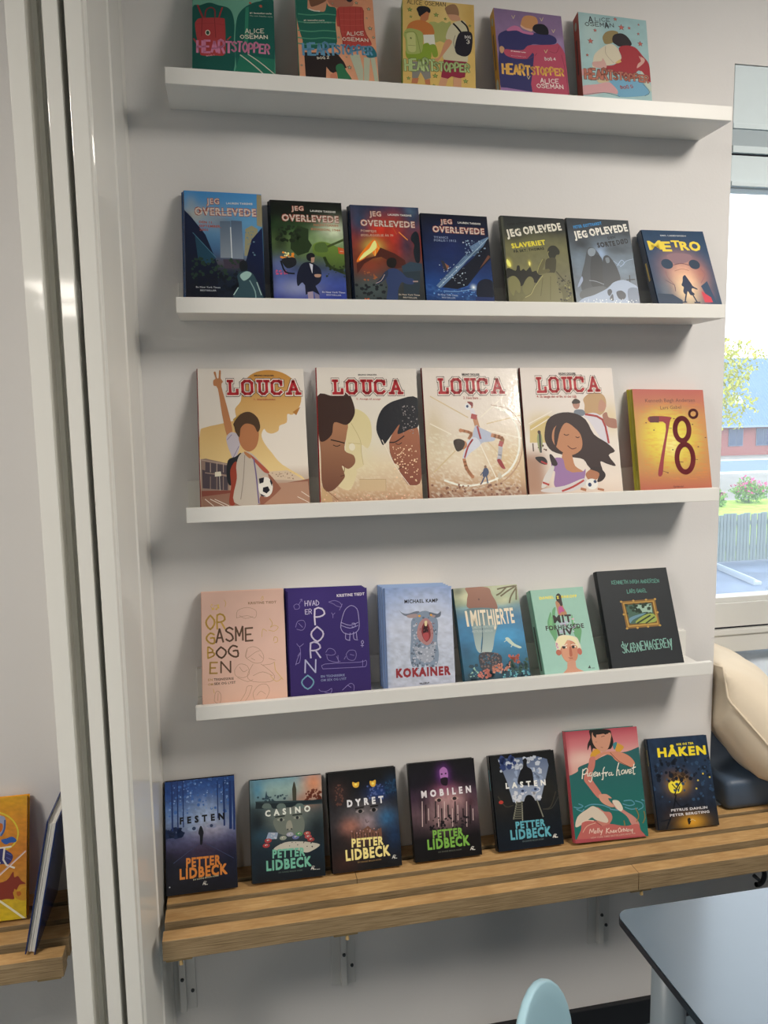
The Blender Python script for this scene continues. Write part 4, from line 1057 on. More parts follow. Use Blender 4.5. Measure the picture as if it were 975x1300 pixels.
  ('L','#e09040',14.9,[(689,408),(805,524)]),
  ('L','#c06030',7.4,[(606,344),(650,436)]),
  ('S','#0e1822',[(873,440),(940,384),(982,490),(969,839),(905,868),(879,709),(899,601),(855,522)]),
  ('P','#2c4050',[(690,941),(818,871),(990,891),(983,998),(708,1033)]),
  ('P','#26343e',[(708,1033),(957,1012),(942,1210),(902,1420),(694,1426)]),
  ('R','#151a20',22,17,1237,483,1483,39.7,3),
  ('R','#9a5a34',14,100,1027,333,1176,22.3,4),
  ('R','#c05a2c',5,100,1454,194,1495,22.3,9),
  ('S','#14100f',[(482,856),(539,814),(611,830),(619,904),(578,972),(505,961),(478,922)]),
  ('S','#2c3c64',[(477,1014),(589,979),(684,1034),(752,1111),(849,1134),(843,1213),(745,1216),(673,1192),(615,1324),(593,1480),(447,1484),(472,1276),(455,1172)]),
  ('S','#24304a',[(439,1042),(489,1014),(470,1119),(342,1228),(302,1216),(385,1122)]),
  ('L','#d0b8a8',7.4,[(306,1218),(382,1174),(436,1081)]),
  ('L','#a08a84',19.9,[(846,1174),(908,1172)]),
  ('T', '#8e3a2c', 'JEG', (276, 170), (444, 165), 80.2, 0.1, 0),
  ('T', '#c9b4a6', 'JEG', (276, 170), (444, 165), 80.2, 0.03, 0),
  ('T', '#8e3a2c', 'OVERLEVEDE', (140, 324), (927, 325), 96.2, 0.1, 0),
  ('T', '#cbbcb0', 'OVERLEVEDE', (140, 324), (927, 325), 96.2, 0.035, 0),
  ('l','#8a4436',7.4,[(191,274),(905,277)]),
  ('T', '#d8d6d0', 'LAUREN TARSHIS', (544, 147), (889, 149), 29.4, 0.03, 0),
  ('T', '#c4a08c', 'POMPEJIS', (134, 423), (359, 425), 34.7, 0.02, 0),
  ('T', '#c4a08c', 'ØDELÆGGELSE ÅR 79', (130, 493), (602, 481), 34.7, 0.02, 0),
  ('T', '#c4b8a8', 'En New York Times', (623, 1391), (924, 1394), 24.0, 0.02, 0),
  ('T', '#b4aca0', 'BESTSELLER', (681, 1434), (882, 1437), 21.4, 0.03, 0),
 ],
 'b09': [
  ('V',[(-24,'#0a0e1c'),(416,'#101c3c'),(916,'#142c5e'),(1162,'#1c4486'),(1459,'#14305e')]),
  ('G','#1c2c66',387,563,297,329,0.5,1),
  ('N',0.15,149,82,4),
  ('N',0.4,54,22,6,'#4a78b4',(-28,1157,1026,1382)),
  ('P','#0c1222',[(240,1199),(484,944),(758,682),(990,362),(1032,472),(1027,669),(815,901),(617,1156),(463,1216)]),
  ('P','#5d7898',[(155,1176),(277,1035),(495,806),(606,676),(759,669),(695,519),(884,396),(1006,333),(900,508),(651,743),(484,944),(348,1086),(215,1213)]),
  ('R','#c4d4e0',40,218,820,617,1156,12.4,3),
  ('R','#8ca4bc',40,627,410,937,673,14.9,5),
  ('l','#a4bccc',7.4,[(191,1201),(990,362)]),
  ('l','#3a4a60',7.4,[(223,1092),(602,718)]),
  ('P','#8a5c40',[(271,776),(365,854),(335,923),(276,885)]),
  ('P','#2c2c38',[(247,763),(296,775),(336,910),(297,939)]),
  ('P','#6a4434',[(965,644),(1001,670),(873,815),(818,873)]),
  ('G','#c8dcec',703,1179,35,38,1,1),
  ('E','#f0f6f8',703,1179,14.9,16.5,0),
  ('L','#8fb4d8',7.4,[(261,1252),(459,1257),(689,1207),(788,1216)]),
  ('R','#5f90c8',30,114,1231,778,1338,14.9,8),
  ('E','#c8d0dc',606,454,9.9,11.0,0),
  ('S','#0c1428',[(756,1150),(814,1065),(905,1034),(991,1071),(1005,1193),(980,1330),(753,1339)]),
  ('P','#1c2c5c',[(729,1327),(1018,1328),(1021,1436),(693,1449)]),
  ('T', '#8e3a2c', 'JEG', (290, 163), (464, 155), 76.8, 0.1, 0),
  ('T', '#c9b4a6', 'JEG', (290, 163), (464, 155), 76.8, 0.03, 0),
  ('T', '#8e3a2c', 'OVERLEVEDE', (167, 302), (939, 303), 98.7, 0.1, 0),
  ('T', '#cbbcb0', 'OVERLEVEDE', (167, 302), (939, 303), 98.7, 0.035, 0),
  ('l','#8a4436',7.4,[(221,248),(917,253)]),
  ('T', '#d8d6d0', 'LAUREN TARSHIS', (551, 141), (893, 146), 30.2, 0.03, 0),
  ('T', '#8a98b4', 'TITANICS', (172, 408), (386, 404), 35.7, 0.02, 0),
  ('T', '#8a98b4', 'FORLIS I 1912', (173, 458), (502, 451), 35.7, 0.02, 0),
  ('T', '#a8b4cc', 'En New York Times', (169, 1325), (459, 1330), 24.7, 0.02, 0),
  ('T', '#98a4bc', 'BESTSELLER', (223, 1369), (421, 1369), 21.9, 0.03, 0),
 ],
 'b10': [
  ('V',[(-31,'#24272a'),(183,'#2c302e'),(347,'#5a5a40'),(543,'#6d6c48'),(992,'#66644a'),(1401,'#6c6a44')]),
  ('B','#3c3e34',-4,18,-89,1449,12.2,0.8),
  ('G','#24272a',149,302,183,98,0.8,1),
  ('G','#2a2c2a',897,148,183,98,0.9,1),
  ('N',0.15,76,81,7),
  ('G','#8a884c',357,917,304,130,0.4,1),
  ('P','#45483c',[(3,17),(41,15),(1,1431),(-50,1432)]),
  ('T', '#191b1c', 'PETER GOTTHARDT', (95, 167), (511, 103), 35.8, 0.02, 0),
  ('T', '#d9d6c8', 'JEG', (76, 354), (298, 318), 120.5, 0.055, 0),
  ('T', '#d9d6c8', 'OPLEVEDE', (346, 295), (946, 191), 120.5, 0.055, 0),
  ('R','#2c302e',26,98,207,926,302,10.7,5),
  ('T', '#d8cc3c', 'SLAVERIET', (133, 541), (664, 451), 78.2, 0.05, 0),
  ('T', '#26281c', 'PÅ SKT. THOMAS', (156, 615), (632, 536), 42.3, 0.05, 0),
  ('G','#e4d84c',56,795,38,65,0.9,1),
  ('G','#d8cc4a',379,773,21,41,0.9,1),
  ('S','#f0e878',[(33,725),(54,740),(85,802),(80,849),(44,835),(20,781)]),
  ('S','#e8e080',[(367,749),(390,772),(379,820),(363,797)]),
  ('S','#16180f',[(0,916),(49,867),(149,910),(179,829),(217,828),(223,907),(272,873),(313,903),(380,836),(402,915),(464,896),(503,958),(561,971),(519,1084),(414,1088),(375,1027),(297,1061),(213,1159),(146,1083),(65,1008),(2,1042)]),
  ('S','#77754a',[(18,1104),(65,1008),(139,1005),(197,1097),(190,1238),(157,1270),(117,1225),(78,1320),(40,1259),(17,1197)]),
  ('S','#74724a',[(224,1190),(282,1062),(349,996),(405,1025),(410,1120),(352,1247),(273,1297),(246,1267)]),
  ('S','#24261c',[(685,534),(738,474),(814,471),(868,541),(860,606),(812,624),(774,691),(713,693),(684,614)]),
  ('L','#7d7a50',12.2,[(697,565),(676,615),(698,694)]),
  ('S','#3c3a26',[(652,696),(791,674),(783,819),(749,916),(627,921),(615,826)]),
  ('S','#5d5a38',[(516,830),(591,699),(627,713),(592,827),(572,876),(665,856),(674,903),(565,940),(482,943)]),
  ('L','#9a985c',7.6,[(591,699),(516,830),(483,927)]),
  ('S','#74714c',[(563,955),(762,931),(784,1136),(868,1196),(869,1448),(225,1469),(255,1329),(349,1279),(422,1151)]),
  ('L','#a4a068',9.1,[(561,971),(422,1151),(349,1279),(254,1337)]),
  ('L','#4a4830',21.3,[(781,899),(860,1007),(900,1053)]),
  ('L','#5a5838',9.1,[(556,1019),(495,1304)]),
  ('L','#5a5838',9.1,[(681,982),(638,1362)]),
  ('S','#5c5a38',[(781,1168),(877,1117),(948,1035),(990,1065),(963,1413),(842,1417),(832,1245)]),
  ('R','#2a2a1c',26,759,963,982,1381,24.4,4),
  ('R','#8c8a58',14,883,1069,971,1350,18.3,6),
 ],
 'b11': [
  ('V',[(-31,'#2c3238'),(183,'#343b42'),(362,'#4a5560'),(636,'#5c6b78'),(1050,'#5f6b78'),(1363,'#6c7a88')]),
  ('B','#1d2630',18,-6,-79,1420,18.6,0.8),
  ('G','#8ca4c4',485,571,93,130,0.9,1),
  ('G','#23282e',180,423,140,114,0.9,1),
  ('G','#2c343c',757,512,186,81,0.7,1),
  ('G','#7c92a8',782,784,186,179,0.6,1),
  ('G','#6d8296',140,743,93,195,0.5,1),
  ('N',0.2,93,65,7),
  ('G','#5c6a76',716,352,311,65,0.6,1),
  ('T', '#2c86c4', 'PETER GOTTHARDT', (106, 178), (564, 86), 48.8, 0.05, 0),
  ('T', '#dedcd4', 'JEG', (102, 338), (310, 308), 117.0, 0.055, 0),
  ('T', '#dedcd4', 'OPLEVEDE', (355, 287), (973, 175), 117.0, 0.055, 0),
  ('R','#2c3238',22,132,191,951,294,10.9,5),
  ('T', '#23282e', 'DEN', (632, 336), (753, 310), 45.5, 0.04, 0),
  ('T', '#1a1e24', 'SORTE', (451, 476), (737, 429), 78.0, 0.06, 0),
  ('T', '#1e2228', 'DØD', (769, 418), (955, 378), 78.0, 0.05, 0),
  ('S','#3c434a',[(276,515),(358,480),(427,541),(474,651),(493,857),(456,1142),(127,1214),(128,964),(202,741)]),
  ('S','#2c3238',[(341,608),(463,620),(495,730),(481,952),(429,1111),(276,1116),(278,864)]),
  ('S','#7d8a96',[(292,514),(357,488),(406,526),(372,607),(308,625),(276,579)]),
  ('S','#2f363e',[(503,666),(574,599),(643,661),(715,818),(735,1008),(587,1075),(471,1141),(465,953)]),
  ('S','#6a7680',[(544,649),(600,638),(605,710),(557,728)]),
  ('S','#8c9cb8',[(128,964),(143,1026),(78,1122),(48,1123)]),
  ('L','#8c98a4',9.3,[(242,1023),(347,1035),(464,1079)]),
  ('S','#4c545a',[(116,1183),(460,1110),(531,1265),(98,1323)]),
  ('L','#a4b8d8',7.8,[(721,770),(797,671),(837,718),(766,784)]),
  ('L','#98acc8',7.8,[(670,692),(784,768),(873,685),(988,648)]),
  ('l','#23282e',15.5,[(894,923),(886,1035)]),
  ('l','#23282e',14.0,[(837,996),(971,984)]),
  ('S','#98a8c0',[(98,1323),(288,1256),(517,1140),(622,1043),(783,998),(915,1049),(1011,1142),(988,1409),(85,1431)]),
  ('S','#6c7a90',[(840,1146),(1011,1142),(993,1378),(837,1382)]),
  ('S','#2c3440',[(647,1199),(728,1173),(790,1226),(772,1297),(707,1323),(659,1285)]),
  ('S','#343c48',[(513,1172),(561,1154),(578,1201),(531,1265),(505,1234)]),
  ('S','#343c48',[(525,1312),(581,1232),(582,1341)]),
  ('R','#dce4ec',40,114,1315,978,1370,14.0,4),
 ],
 'b12': [
  ('V',[(-12,'#27405c'),(418,'#2c4866'),(1197,'#24425e')]),
  ('G','#8a6a74',471,555,276,194,0.85,1),
  ('G','#e0a088',527,793,276,300,0.95,1),
  ('G','#f2d0a8',494,995,179,265,0.95,1),
  ('G','#b86c58',789,720,98,159,0.5,1),
  ('G','#6c7a84',173,999,98,177,0.5,1),
  ('G','#c0404c',793,1092,73,88,0.9,1),
  ('B','#1e3650',0,5,-273,1509,13.0,0.5),
  ('N',0.08,65,71,3),
  ('S','#8c7078',[(305,439),(413,393),(640,397),(710,447),(643,517),(569,553),(402,574),(354,506)]),
  ('E','#2c4056',281,576,94.3,84.8,0),
  ('E','#2c3c50',719,576,89.4,81.2,0),
  ('L','#6c4850',11.4,[(382,591),(518,563),(641,595)]),
  ('L','#a06a60',8.1,[(374,693),(496,657),(603,681)]),
  ('L','#8a6468',8.1,[(228,696),(237,797),(317,930),(309,1030)]),
  ('l','#6a5a64',11.4,[(193,848),(317,930),(309,1030)]),
  ('L','#8c6068',8.1,[(806,652),(846,754),(746,891)]),
  ('P','#2a3c50',[(15,1067),(249,1081),(385,1179),(361,1278),(-3,1281)],'#2a3a54'),
  ('P','#2c4460',[(734,942),(853,856),(921,1225),(824,1225)]),
  ('P','#c43a4c',[(720,1026),(849,1125),(860,1208),(731,1209)]),
  ('S','#24304c',[(479,793),(519,759),(540,792),(584,893),(604,943),(666,985),(654,1001),(587,977),(567,1028),(603,1077),(534,1095),(502,1028),(450,1079),(430,1029),(454,962),(427,929),(462,861)]),
  ('L','#24304c',21.1,[(486,1029),(445,1129),(417,1212)]),
  ('L','#24304c',21.1,[(558,1061),(586,1144),(609,1214)]),
  ('l','#24304c',19.5,[(378,1209),(442,1208)]),
  ('l','#24304c',22.8,[(569,1214),(649,1213)]),
  ('T', '#c8ccd0', 'EMIL LANDGREEN', (283, 101), (700, 98), 23.0, 0.02, 0),
  ('T', '#e4cc4c', 'M', (56, 341), (270, 326), 157.6, 0.02, 0),
  ('T', '#e4cc4c', 'E', (267, 357), (409, 354), 164.4, 0.045, 0),
  ('T', '#e4cc4c', 'T', (435, 284), (562, 281), 113.1, 0.045, 0),
  ('T', '#e4cc4c', 'R', (566, 333), (706, 329), 147.3, 0.045, 0),
  ('T', '#e4cc4c', 'O', (717, 339), (889, 335), 157.6, 0.045, 0),
 ],
 'b13': [
  ('V',[(-6,'#d6d0c8'),(955,'#dbd2c6'),(1141,'#a88c78'),(1349,'#8a6854')]),
  ('S','#b8823a',[(461,92),(549,33),(673,13),(795,39),(892,105),(956,196),(967,301),(940,391),(875,462),(826,455),(816,538),(747,569),(733,620),(670,647),(623,631),(600,599),(573,656),(594,732),(663,834),(754,949),(966,1105),(558,1032),(250,1024),(7,896),(8,629),(51,580),(230,538),(338,501),(336,399),(392,323),(409,195)],'#dcc48c'),
  ('P','#a57030',[(876,436),(953,385),(911,468)]),
  ('P','#b0904a',[(314,501),(388,444),(411,476),(325,539)]),
  ('P','#c9b49c',[(631,1015),(800,1007),(966,1111),(628,1090)]),
  ('R','#8a7060',22,654,1028,882,1090,8.4,3),
  ('P','#8a7468',[(8,883),(54,878),(264,932),(256,1196),(5,1189)]),
  ('P','#4c4248',[(48,909),(252,950),(249,1037),(45,1001)]),
  ('P','#4a4046',[(17,982),(248,1061),(244,1184),(18,1159)]),
  ('l','#b09c90',6.0,[(7,889),(252,938)]),
  ('l','#9a8478',8.4,[(45,1013),(249,1049)]),
  ('l','#a89488',7.2,[(94,922),(92,1008)]),
  ('l','#8a766c',7.2,[(91,1051),(87,1173)]),
  ('l','#a89488',7.2,[(153,923),(150,1010)]),
  ('l','#8a766c',7.2,[(149,1053),(145,1175)]),
  ('l','#a89488',7.2,[(212,925),(209,1011)]),
  ('l','#8a766c',7.2,[(207,1054),(204,1177)]),
  ('P','#7c4438',[(6,1183),(280,1185),(278,1228),(9,1262)]),
  ('P','#8a5a48',[(10,1238),(279,1209),(1004,1093),(998,1330),(19,1335)],'#8c6c5c'),
  ('P','#a8826c',[(554,1137),(990,1118),(998,1324),(546,1328)]),
  ('P','#d4ccb8',[(133,1009),(186,1004),(190,1047),(131,1052)]),
  ('l','#c4bcae',4.8,[(173,1047),(174,1182)]),
  ('l','#dcd4c8',6.0,[(38,1263),(112,1328)]),
  ('l','#dcd4c8',6.0,[(84,1264),(205,1329)]),
  ('l','#dcd4c8',6.0,[(125,1266),(251,1330)]),
  ('l','#dcd4c8',6.0,[(885,1264),(992,1323)]),
  ('l','#dcd4c8',6.0,[(924,1216),(995,1268)]),
  ('S','#b07850',[(149,40),(167,34),(178,92),(193,92),(200,21),(217,27),(213,98),(233,130),(217,175),(259,361),(305,602),(285,671),(250,651),(214,449),(183,201),(145,169),(144,118),(165,98)]),
  ('S','#b4acb4',[(247,676),(298,627),(362,665),(365,778),(313,902),(280,827),(258,764)]),
  ('L','#7c6c94',6.0,[(254,701),(297,652)]),
  ('L','#6a5a80',4.8,[(302,877),(359,766)]),
  ('S','#a9704a',[(378,577),(445,540),(528,567),(549,656),(521,769),(459,818),(400,792),(361,703)]),
  ('S','#4a3626',[(319,539),(388,451),(473,432),(543,490),(564,580),(538,630),(504,566),(433,546),(383,590),(368,678),(334,627),(324,577)]),
  ('S','#1d2024',[(254,901),(326,865),(375,829),(379,879),(311,952),(294,1112),(258,1135),(237,1049)]),
  ('S','#8c3a2a',[(274,988),(336,927),(311,1296),(252,1306),(275,1148)]),
  ('S','#b6aca0',[(362,853),(423,817),(482,843),(539,907),(630,1034),(538,1081),(529,1321),(299,1301),(330,1076),(329,952)]),
  ('S','#a45040',[(458,843),(539,919),(631,1021),(583,1020),(491,906)]),
  ('L','#6a5a88',12.0,[(492,893),(509,1055),(523,1315)]),
  ('L','#8c8078',7.2,[(410,854),(390,1077),(359,1273)]),
  ('S','#a87048',[(411,817),(469,855),(456,886),(410,842)]),
  ('S','#8c5a48',[(618,1033),(721,1160),(719,1197),(595,1305),(546,1328),(537,1254),(648,1183)]),
  ('E','#dad6ce',591,1163,67.3,96.6,0),
  ('P','#1c1c26',[(532,1081),(581,1070),(573,1119),(536,1130)]),
  ('P','#1c1c26',[(567,1168),(613,1157),(629,1195),(598,1225),(563,1205)]),
  ('P','#1c1c26',[(640,1084),(656,1121),(649,1158),(633,1108)]),
  ('P','#2c2c3a',[(539,1223),(574,1243),(597,1256),(550,1248)]),
  ('K', '#4a2228', 'louca', (275, 252), (962, 252), 127.1, 59.5, 0, 0),
  ('K', '#ded6cc', 'louca', (275, 252), (962, 252), 127.1, 48.4, 0, 0),
  ('K', '#a6262e', 'louca', (275, 252), (962, 252), 127.1, 27.7, 0, 0),
  ('T', '#3a3434', 'BRUNO DEQUIER', (529, 76), (713, 76), 14.0, 0.03, 0),
  ('T', '#a8443c', '1. Startskuddet', (517, 316), (719, 317), 17.8, 0.01, 0),
 ],
 'b14': [
  ('V',[(0,'#d4cec6'),(733,'#d9d2c4'),(992,'#d8c6a8'),(1248,'#c0a080'),(1375,'#9a7058')]),
  ('N',0.35,20,9,3,'#f0e0c8',(-8,962,978,1358)),
  ('G','#d8d0a8',373,862,204,288,0.5,1),
  ('S','#d2c696',[(290,564),(325,472),(366,420),(454,459),(514,550),(520,707),(477,818),(415,785),(421,940),(425,992),(354,1029),(359,1068),(296,1220),(221,1219),(173,1168),(242,990),(264,733)],'#d6c8a0'),
  ('L','#b8a878',5.1,[(322,564),(404,733),(412,863),(426,979)]),
  ('L','#b8a878',5.1,[(288,765),(402,772)]),
  ('E','#e0d8c0',322,804,30.7,36.7,0),
  ('S','#a87858',[(18,538),(271,551),(273,681),(248,836),(334,888),(344,965),(278,1022),(217,990),(233,1054),(231,1118),(108,1237),(22,1191),(14,860)],'#6a4436'),
  ('S','#3a2620',[(1,291),(153,292),(243,282),(283,242),(332,301),(365,433),(336,525),(270,583),(157,557),(127,681),(37,751),(1,680)]),
  ('L','#241814',11.5,[(119,732),(188,748),(248,765)]),
  ('L','#2c1a14',7.7,[(139,784),(173,797),(205,784)]),
  ('L','#4a2c24',6.4,[(200,1092),(232,1086)]),
  ('L','#7a4c38',6.4,[(230,977),(241,1016),(233,1054)]),
  ('P','#c0a078',[(10,1191),(106,1293),(116,1341),(11,1340)]),
  ('L','#7a5034',5.1,[(28,1204),(167,1326)]),
  ('S','#a0664a',[(699,734),(785,576),(876,576),(991,629),(997,1126),(884,1190),(834,1150),(781,1046),(777,995),(733,968),(717,916),(694,851),(691,786)],'#7c4436'),
  ('S','#1f2026',[(569,629),(594,498),(663,392),(797,325),(995,303),(1001,576),(900,629),(780,675),(804,576),(701,708),(633,786),(603,734)]),
  ('N',0.0,13,13,1),
  ('L','#2a1c1c',11.5,[(698,760),(757,754),(844,695)]),
  ('L','#2c1c18',7.7,[(756,771),(785,781),(817,763)]),
  ('L','#3a2420',6.4,[(763,1033),(842,989)]),
  ('L','#6a3c2c',5.1,[(694,851),(728,949),(779,962)]),
  ('R','#e8c8a4',70,723,786,976,1152,11.5,3),
  ('R','#8c8484',50,834,378,988,682,8.9,5),
  ('L','#e8dccc',6.4,[(622,734),(680,864),(733,981),(781,1059),(871,1189)]),
  ('P','#c8b08c',[(382,1126),(642,1129),(637,1244),(377,1240)]),
  ('l','#a88c6c',3.8,[(382,1126),(642,1129)]),
  ('l','#a88c6c',3.8,[(642,1129),(637,1244)]),
  ('R','#e0b89c',50,32,1267,966,1352,10.2,8),
  ('K', '#4a2228', 'louca', (157, 263), (853, 255), 128.5, 60.5, 0, 0),
  ('K', '#ded6cc', 'louca', (157, 263), (853, 255), 128.5, 49.2, 0, 0),
  ('K', '#a6262e', 'louca', (157, 263), (853, 255), 128.5, 28.1, 0, 0),
  ('T', '#3a3434', 'BRUNO DEQUIER', (411, 78), (597, 75), 14.4, 0.03, 0),
  ('T', '#a8443c', '2. Ansigt til ansigt', (382, 327), (628, 326), 18.4, 0.01, 0),
 ],
 'b15': [
  ('V',[(0,'#d6cec6'),(518,'#dad0c4'),(907,'#d0c0a4'),(1163,'#b89878'),(1332,'#8c6450')]),
  ('G','#c4b490',90,646,110,240,0.7,1),
  ('G','#c8a468',808,955,199,196,0.5,1),
  ('N',0.45,20,10,3,'#f4ead8',(23,688,951,1365)),
  ('G','#e4d8c4',412,992,243,131,0.6,1),
  ('l','#c8b48c',11.0,[(445,518),(69,299)]),
  ('l','#e4dccc',11.0,[(576,518),(884,255)]),
  ('l','#c8b48c',11.0,[(637,584),(999,498)]),
  ('l','#e4dccc',11.0,[(633,650),(1002,740)]),
  ('l','#c8b48c',11.0,[(604,736),(908,1086)]),
  ('l','#e4dccc',11.0,[(556,801),(704,1168)]),
  ('l','#c8b48c',11.0,[(291,862),(64,1072)]),
  ('l','#e4dccc',11.0,[(260,690),(51,581)]),
  ('L','#f0e8dc',19.9,[(165,1158),(354,1215),(593,1187),(820,1084),(945,892),(963,674),(887,498),(739,409)]),
  ('L','#b08c70',13.2,[(117,1241),(372,1268),(701,1211),(911,1043),(995,827),(990,608)]),
  ('L','#a8907c',8.8,[(696,387),(892,443),(992,586)]),
  ('R','#7a5444',40,14,1197,955,1323,19.9,3),
  ('S','#b08060',[(475,398),(501,404),(511,507),(493,514)]),
  ('E','#d8d8d8',453,404,33.1,37.1,0),
  ('E','#2c3c60',446,402,13.2,15.3,0),
  ('S','#7c2c2c',[(447,354),(504,361),(501,409),(476,387)]),
  ('L','#d4d0d4',44.1,[(490,435),(511,518)]),
  ('L','#b07c58',48.6,[(515,518),(536,616)]),
  ('L','#a04040',53.0,[(494,507),(522,514)]),
  ('S','#a8b0c4',[(515,605),(568,627),(695,694),(702,759),(579,779),(533,822),(492,778),(473,735)]),
  ('S','#c8ccd8',[(429,756),(507,725),(556,801),(441,886),(383,949),(363,927),(390,842)]),
  ('L','#9a3038',17.7,[(384,928),(424,821),(477,746)]),
  ('L','#9a3038',19.9,[(536,616),(561,736)]),
  ('L','#b47c58',39.7,[(684,704),(781,734),(781,781)]),
  ('L','#d0d0d8',44.1,[(769,792),(754,879),(737,965)]),
  ('L','#a04040',44.1,[(773,781),(764,807)]),
  ('S','#8c2428',[(715,964),(753,954),(791,1030),(796,1052),(757,1040)]),
  ('L','#b47c58',28.7,[(441,735),(466,681),(370,652)]),
  ('E','#b47c58',360,652,19.9,19.6,0),
  ('L','#b47c58',33.1,[(376,949),(398,1045),(447,1121)]),
  ('E','#b47c58',451,1125,17.7,19.6,0),
  ('E','#b47c58',365,799,53.0,48.0,0),
  ('S','#33261e',[(281,755),(343,738),(395,773),(368,842),(313,867),(286,819)]),
  ('G','#d8c8b0',400,1162,2,2,0,1),
  ('S','#3a4868',[(571,1048),(604,1038),(623,1081),(598,1123),(555,1123)]),
  ('L','#3a4868',13.2,[(576,1123),(539,1191)]),
  ('L','#3a4868',13.2,[(594,1123),(604,1192)]),
  ('E','#7c5c48',590,1027,13.2,15.3,0),
  ('L','#3a4868',8.8,[(576,1063),(534,1112)]),
  ('S','#c0b4a0',[(720,1094),(748,1100),(745,1147),(714,1147)]),
  ('K', '#4a2228', 'louca', (164, 262), (844, 257), 139.5, 62.6, 0, 0),
  ('K', '#ded6cc', 'louca', (164, 262), (844, 257), 139.5, 51.0, 0, 0),
  ('K', '#a6262e', 'louca', (164, 262), (844, 257), 139.5, 29.1, 0, 0),
  ('T', '#3a3434', 'BRUNO DEQUIER', (413, 81), (597, 80), 24.0, 0.03, 0),
  ('T', '#a8443c', '3. Hvis bare ...', (410, 328), (597, 328), 30.5, 0.01, 0),
 ],
 'b16': [
  ('V',[(-9,'#d4ccc6'),(743,'#d8d0c8'),(1176,'#d6cabe'),(1347,'#c8b8ac')]),
  ('G','#c4b078',184,587,153,108,0.8,1),
  ('G','#c8b484',940,528,109,172,0.7,1),
  ('B','#9a7058',-84,887,188,1341,26.3,0.9),
  ('P','#c4b078',[(59,608),(258,501),(301,523),(234,784),(45,781)]),
  ('l','#ded6c8',10.9,[(50,586),(307,457)]),
  ('l','#ded6c8',8.8,[(67,651),(326,501)]),
  ('S','#8c9468',[(128,717),(155,663),(177,718),(177,805),(148,891),(126,804)]),
  ('L','#4a4a4c',19.7,[(158,685),(154,783),(155,880)]),
  ('E','#4a3c38',152,674,17.5,19.4,0),
  ('L','#5c4a40',13.1,[(76,792),(76,868)]),
  ('R','#5c4038',6,99,803,228,859,13.1,3),
  ('S','#6c7480',[(545,459),(580,441),(648,448),(661,504),(552,503)]),
  ('E','#a87c6c',574,381,39.4,56.0,0),
  ('S','#3c3430',[(531,359),(567,330),(612,344),(614,375),(540,381)]),
  ('S','#b0906a',[(659,326),(757,260),(871,282),(905,361),(877,461),(804,505),(668,481),(665,393)]),
  ('S','#b08470',[(842,338),(902,394),(865,461),(809,449)]),
  ('S','#c8c4cc',[(643,503),(783,482),(887,594),(903,793),(864,836),(706,570)]),
  ('L','#a03c3c',21.9,[(667,493),(845,549),(891,793)]),
  ('S','#9a6c5c',[(850,505),(899,472),(917,528),(995,550),(998,639),(885,616)]),
  ('S','#2e1d1d',[(210,675),(255,544),(373,479),(532,476),(662,548),(739,703),(868,792),(951,881),(878,924),(948,1035),(847,1011),(781,988),(793,1097),(661,1051),(601,963),(490,939),(402,916),(272,871),(212,783)]),
  ('S','#b07a58',[(315,632),(433,568),(561,657),(603,745),(589,854),(493,913),(404,895),(320,828),(283,741)]),
  ('S','#2e1d1d',[(305,741),(339,611),(459,524),(588,613),(612,723),(561,657),(454,579),(380,655),(320,828)]),
  ('S','#b07a58',[(382,894),(472,896),(505,1026),(589,1093),(387,1089)]),
  ('L','#4a2c24',8.8,[(415,699),(438,710),(466,702)]),
  ('L','#4a2c24',8.8,[(539,727),(558,736),(577,729)]),
  ('L','#5a2c24',8.8,[(445,819),(487,852),(533,842)]),
  ('S','#8e6c9a',[(265,957),(377,948),(412,1068),(567,1092),(615,1061),(582,1179),(488,1220),(328,1259),(265,1215),(287,1087),(255,1065)]),
  ('S','#b07a58',[(395,1003),(494,1026),(545,1081),(454,1090)]),
  ('S','#c8c4c0',[(172,1127),(259,1022),(279,1054),(198,1213),(129,1244)]),
  ('L','#a83c38',19.7,[(152,1191),(209,1214)]),
  ('S','#1f1b20',[(89,933),(178,930),(214,978),(193,1010),(129,987)]),
  ('S','#2a1c22',[(241,914),(269,910),(318,990),(304,1023),(260,1011)]),
  ('L','#a03434',17.5,[(152,977),(205,1003)]),
  ('S','#c4c0c0',[(151,1255),(375,1228),(584,1158),(600,1223),(414,1293),(148,1287)]),
  ('L','#a83c38',19.7,[(348,1281),(464,1241),(582,1179)]),
  ('S','#a06a4c',[(610,1115),(683,1062),(759,1096),(742,1161),(649,1181)]),
  ('S','#26191a',[(660,1062),(753,1042),(825,1119),(785,1184),(727,1193),(758,1107)]),
  ('E','#d8d8d4',668,1218,65.7,56.0,0),
  ('E','#2c3c60',645,1224,19.7,21.5,0),
  ('E','#2c3c60',705,1193,17.5,17.2,0),
  ('L','#a06a4c',21.9,[(732,1269),(787,1281)]),
  ('L','#a06a4c',26.3,[(551,1264),(595,1276)]),
  ('K', '#4a2228', 'louca', (171, 254), (847, 242), 142.0, 59.3, 0, 0),
  ('K', '#ded6cc', 'louca', (171, 254), (847, 242), 142.0, 48.3, 0, 0),
  ('K', '#a6262e', 'louca', (171, 254), (847, 242), 142.0, 27.6, 0, 0),
  ('T', '#3a3434', 'BRUNO DEQUIER', (412, 74), (597, 74), 23.7, 0.03, 0),
  ('T', '#a8443c', '4. Så længe der er liv, er der håb', (157, 316), (585, 317), 30.1, 0.01, 0),
 ],
 'b17': [
  ('V',[(-8,'#ac5850'),(167,'#ae6850'),(341,'#b8864e'),(1028,'#b4844a'),(1184,'#ae6e48'),(1297,'#a85e48')]),
  ('B','#b85448',5,-17,-37,1319,27.5,0.85),
  ('B','#bc6450',987,-27,1004,1333,33.6,0.7),
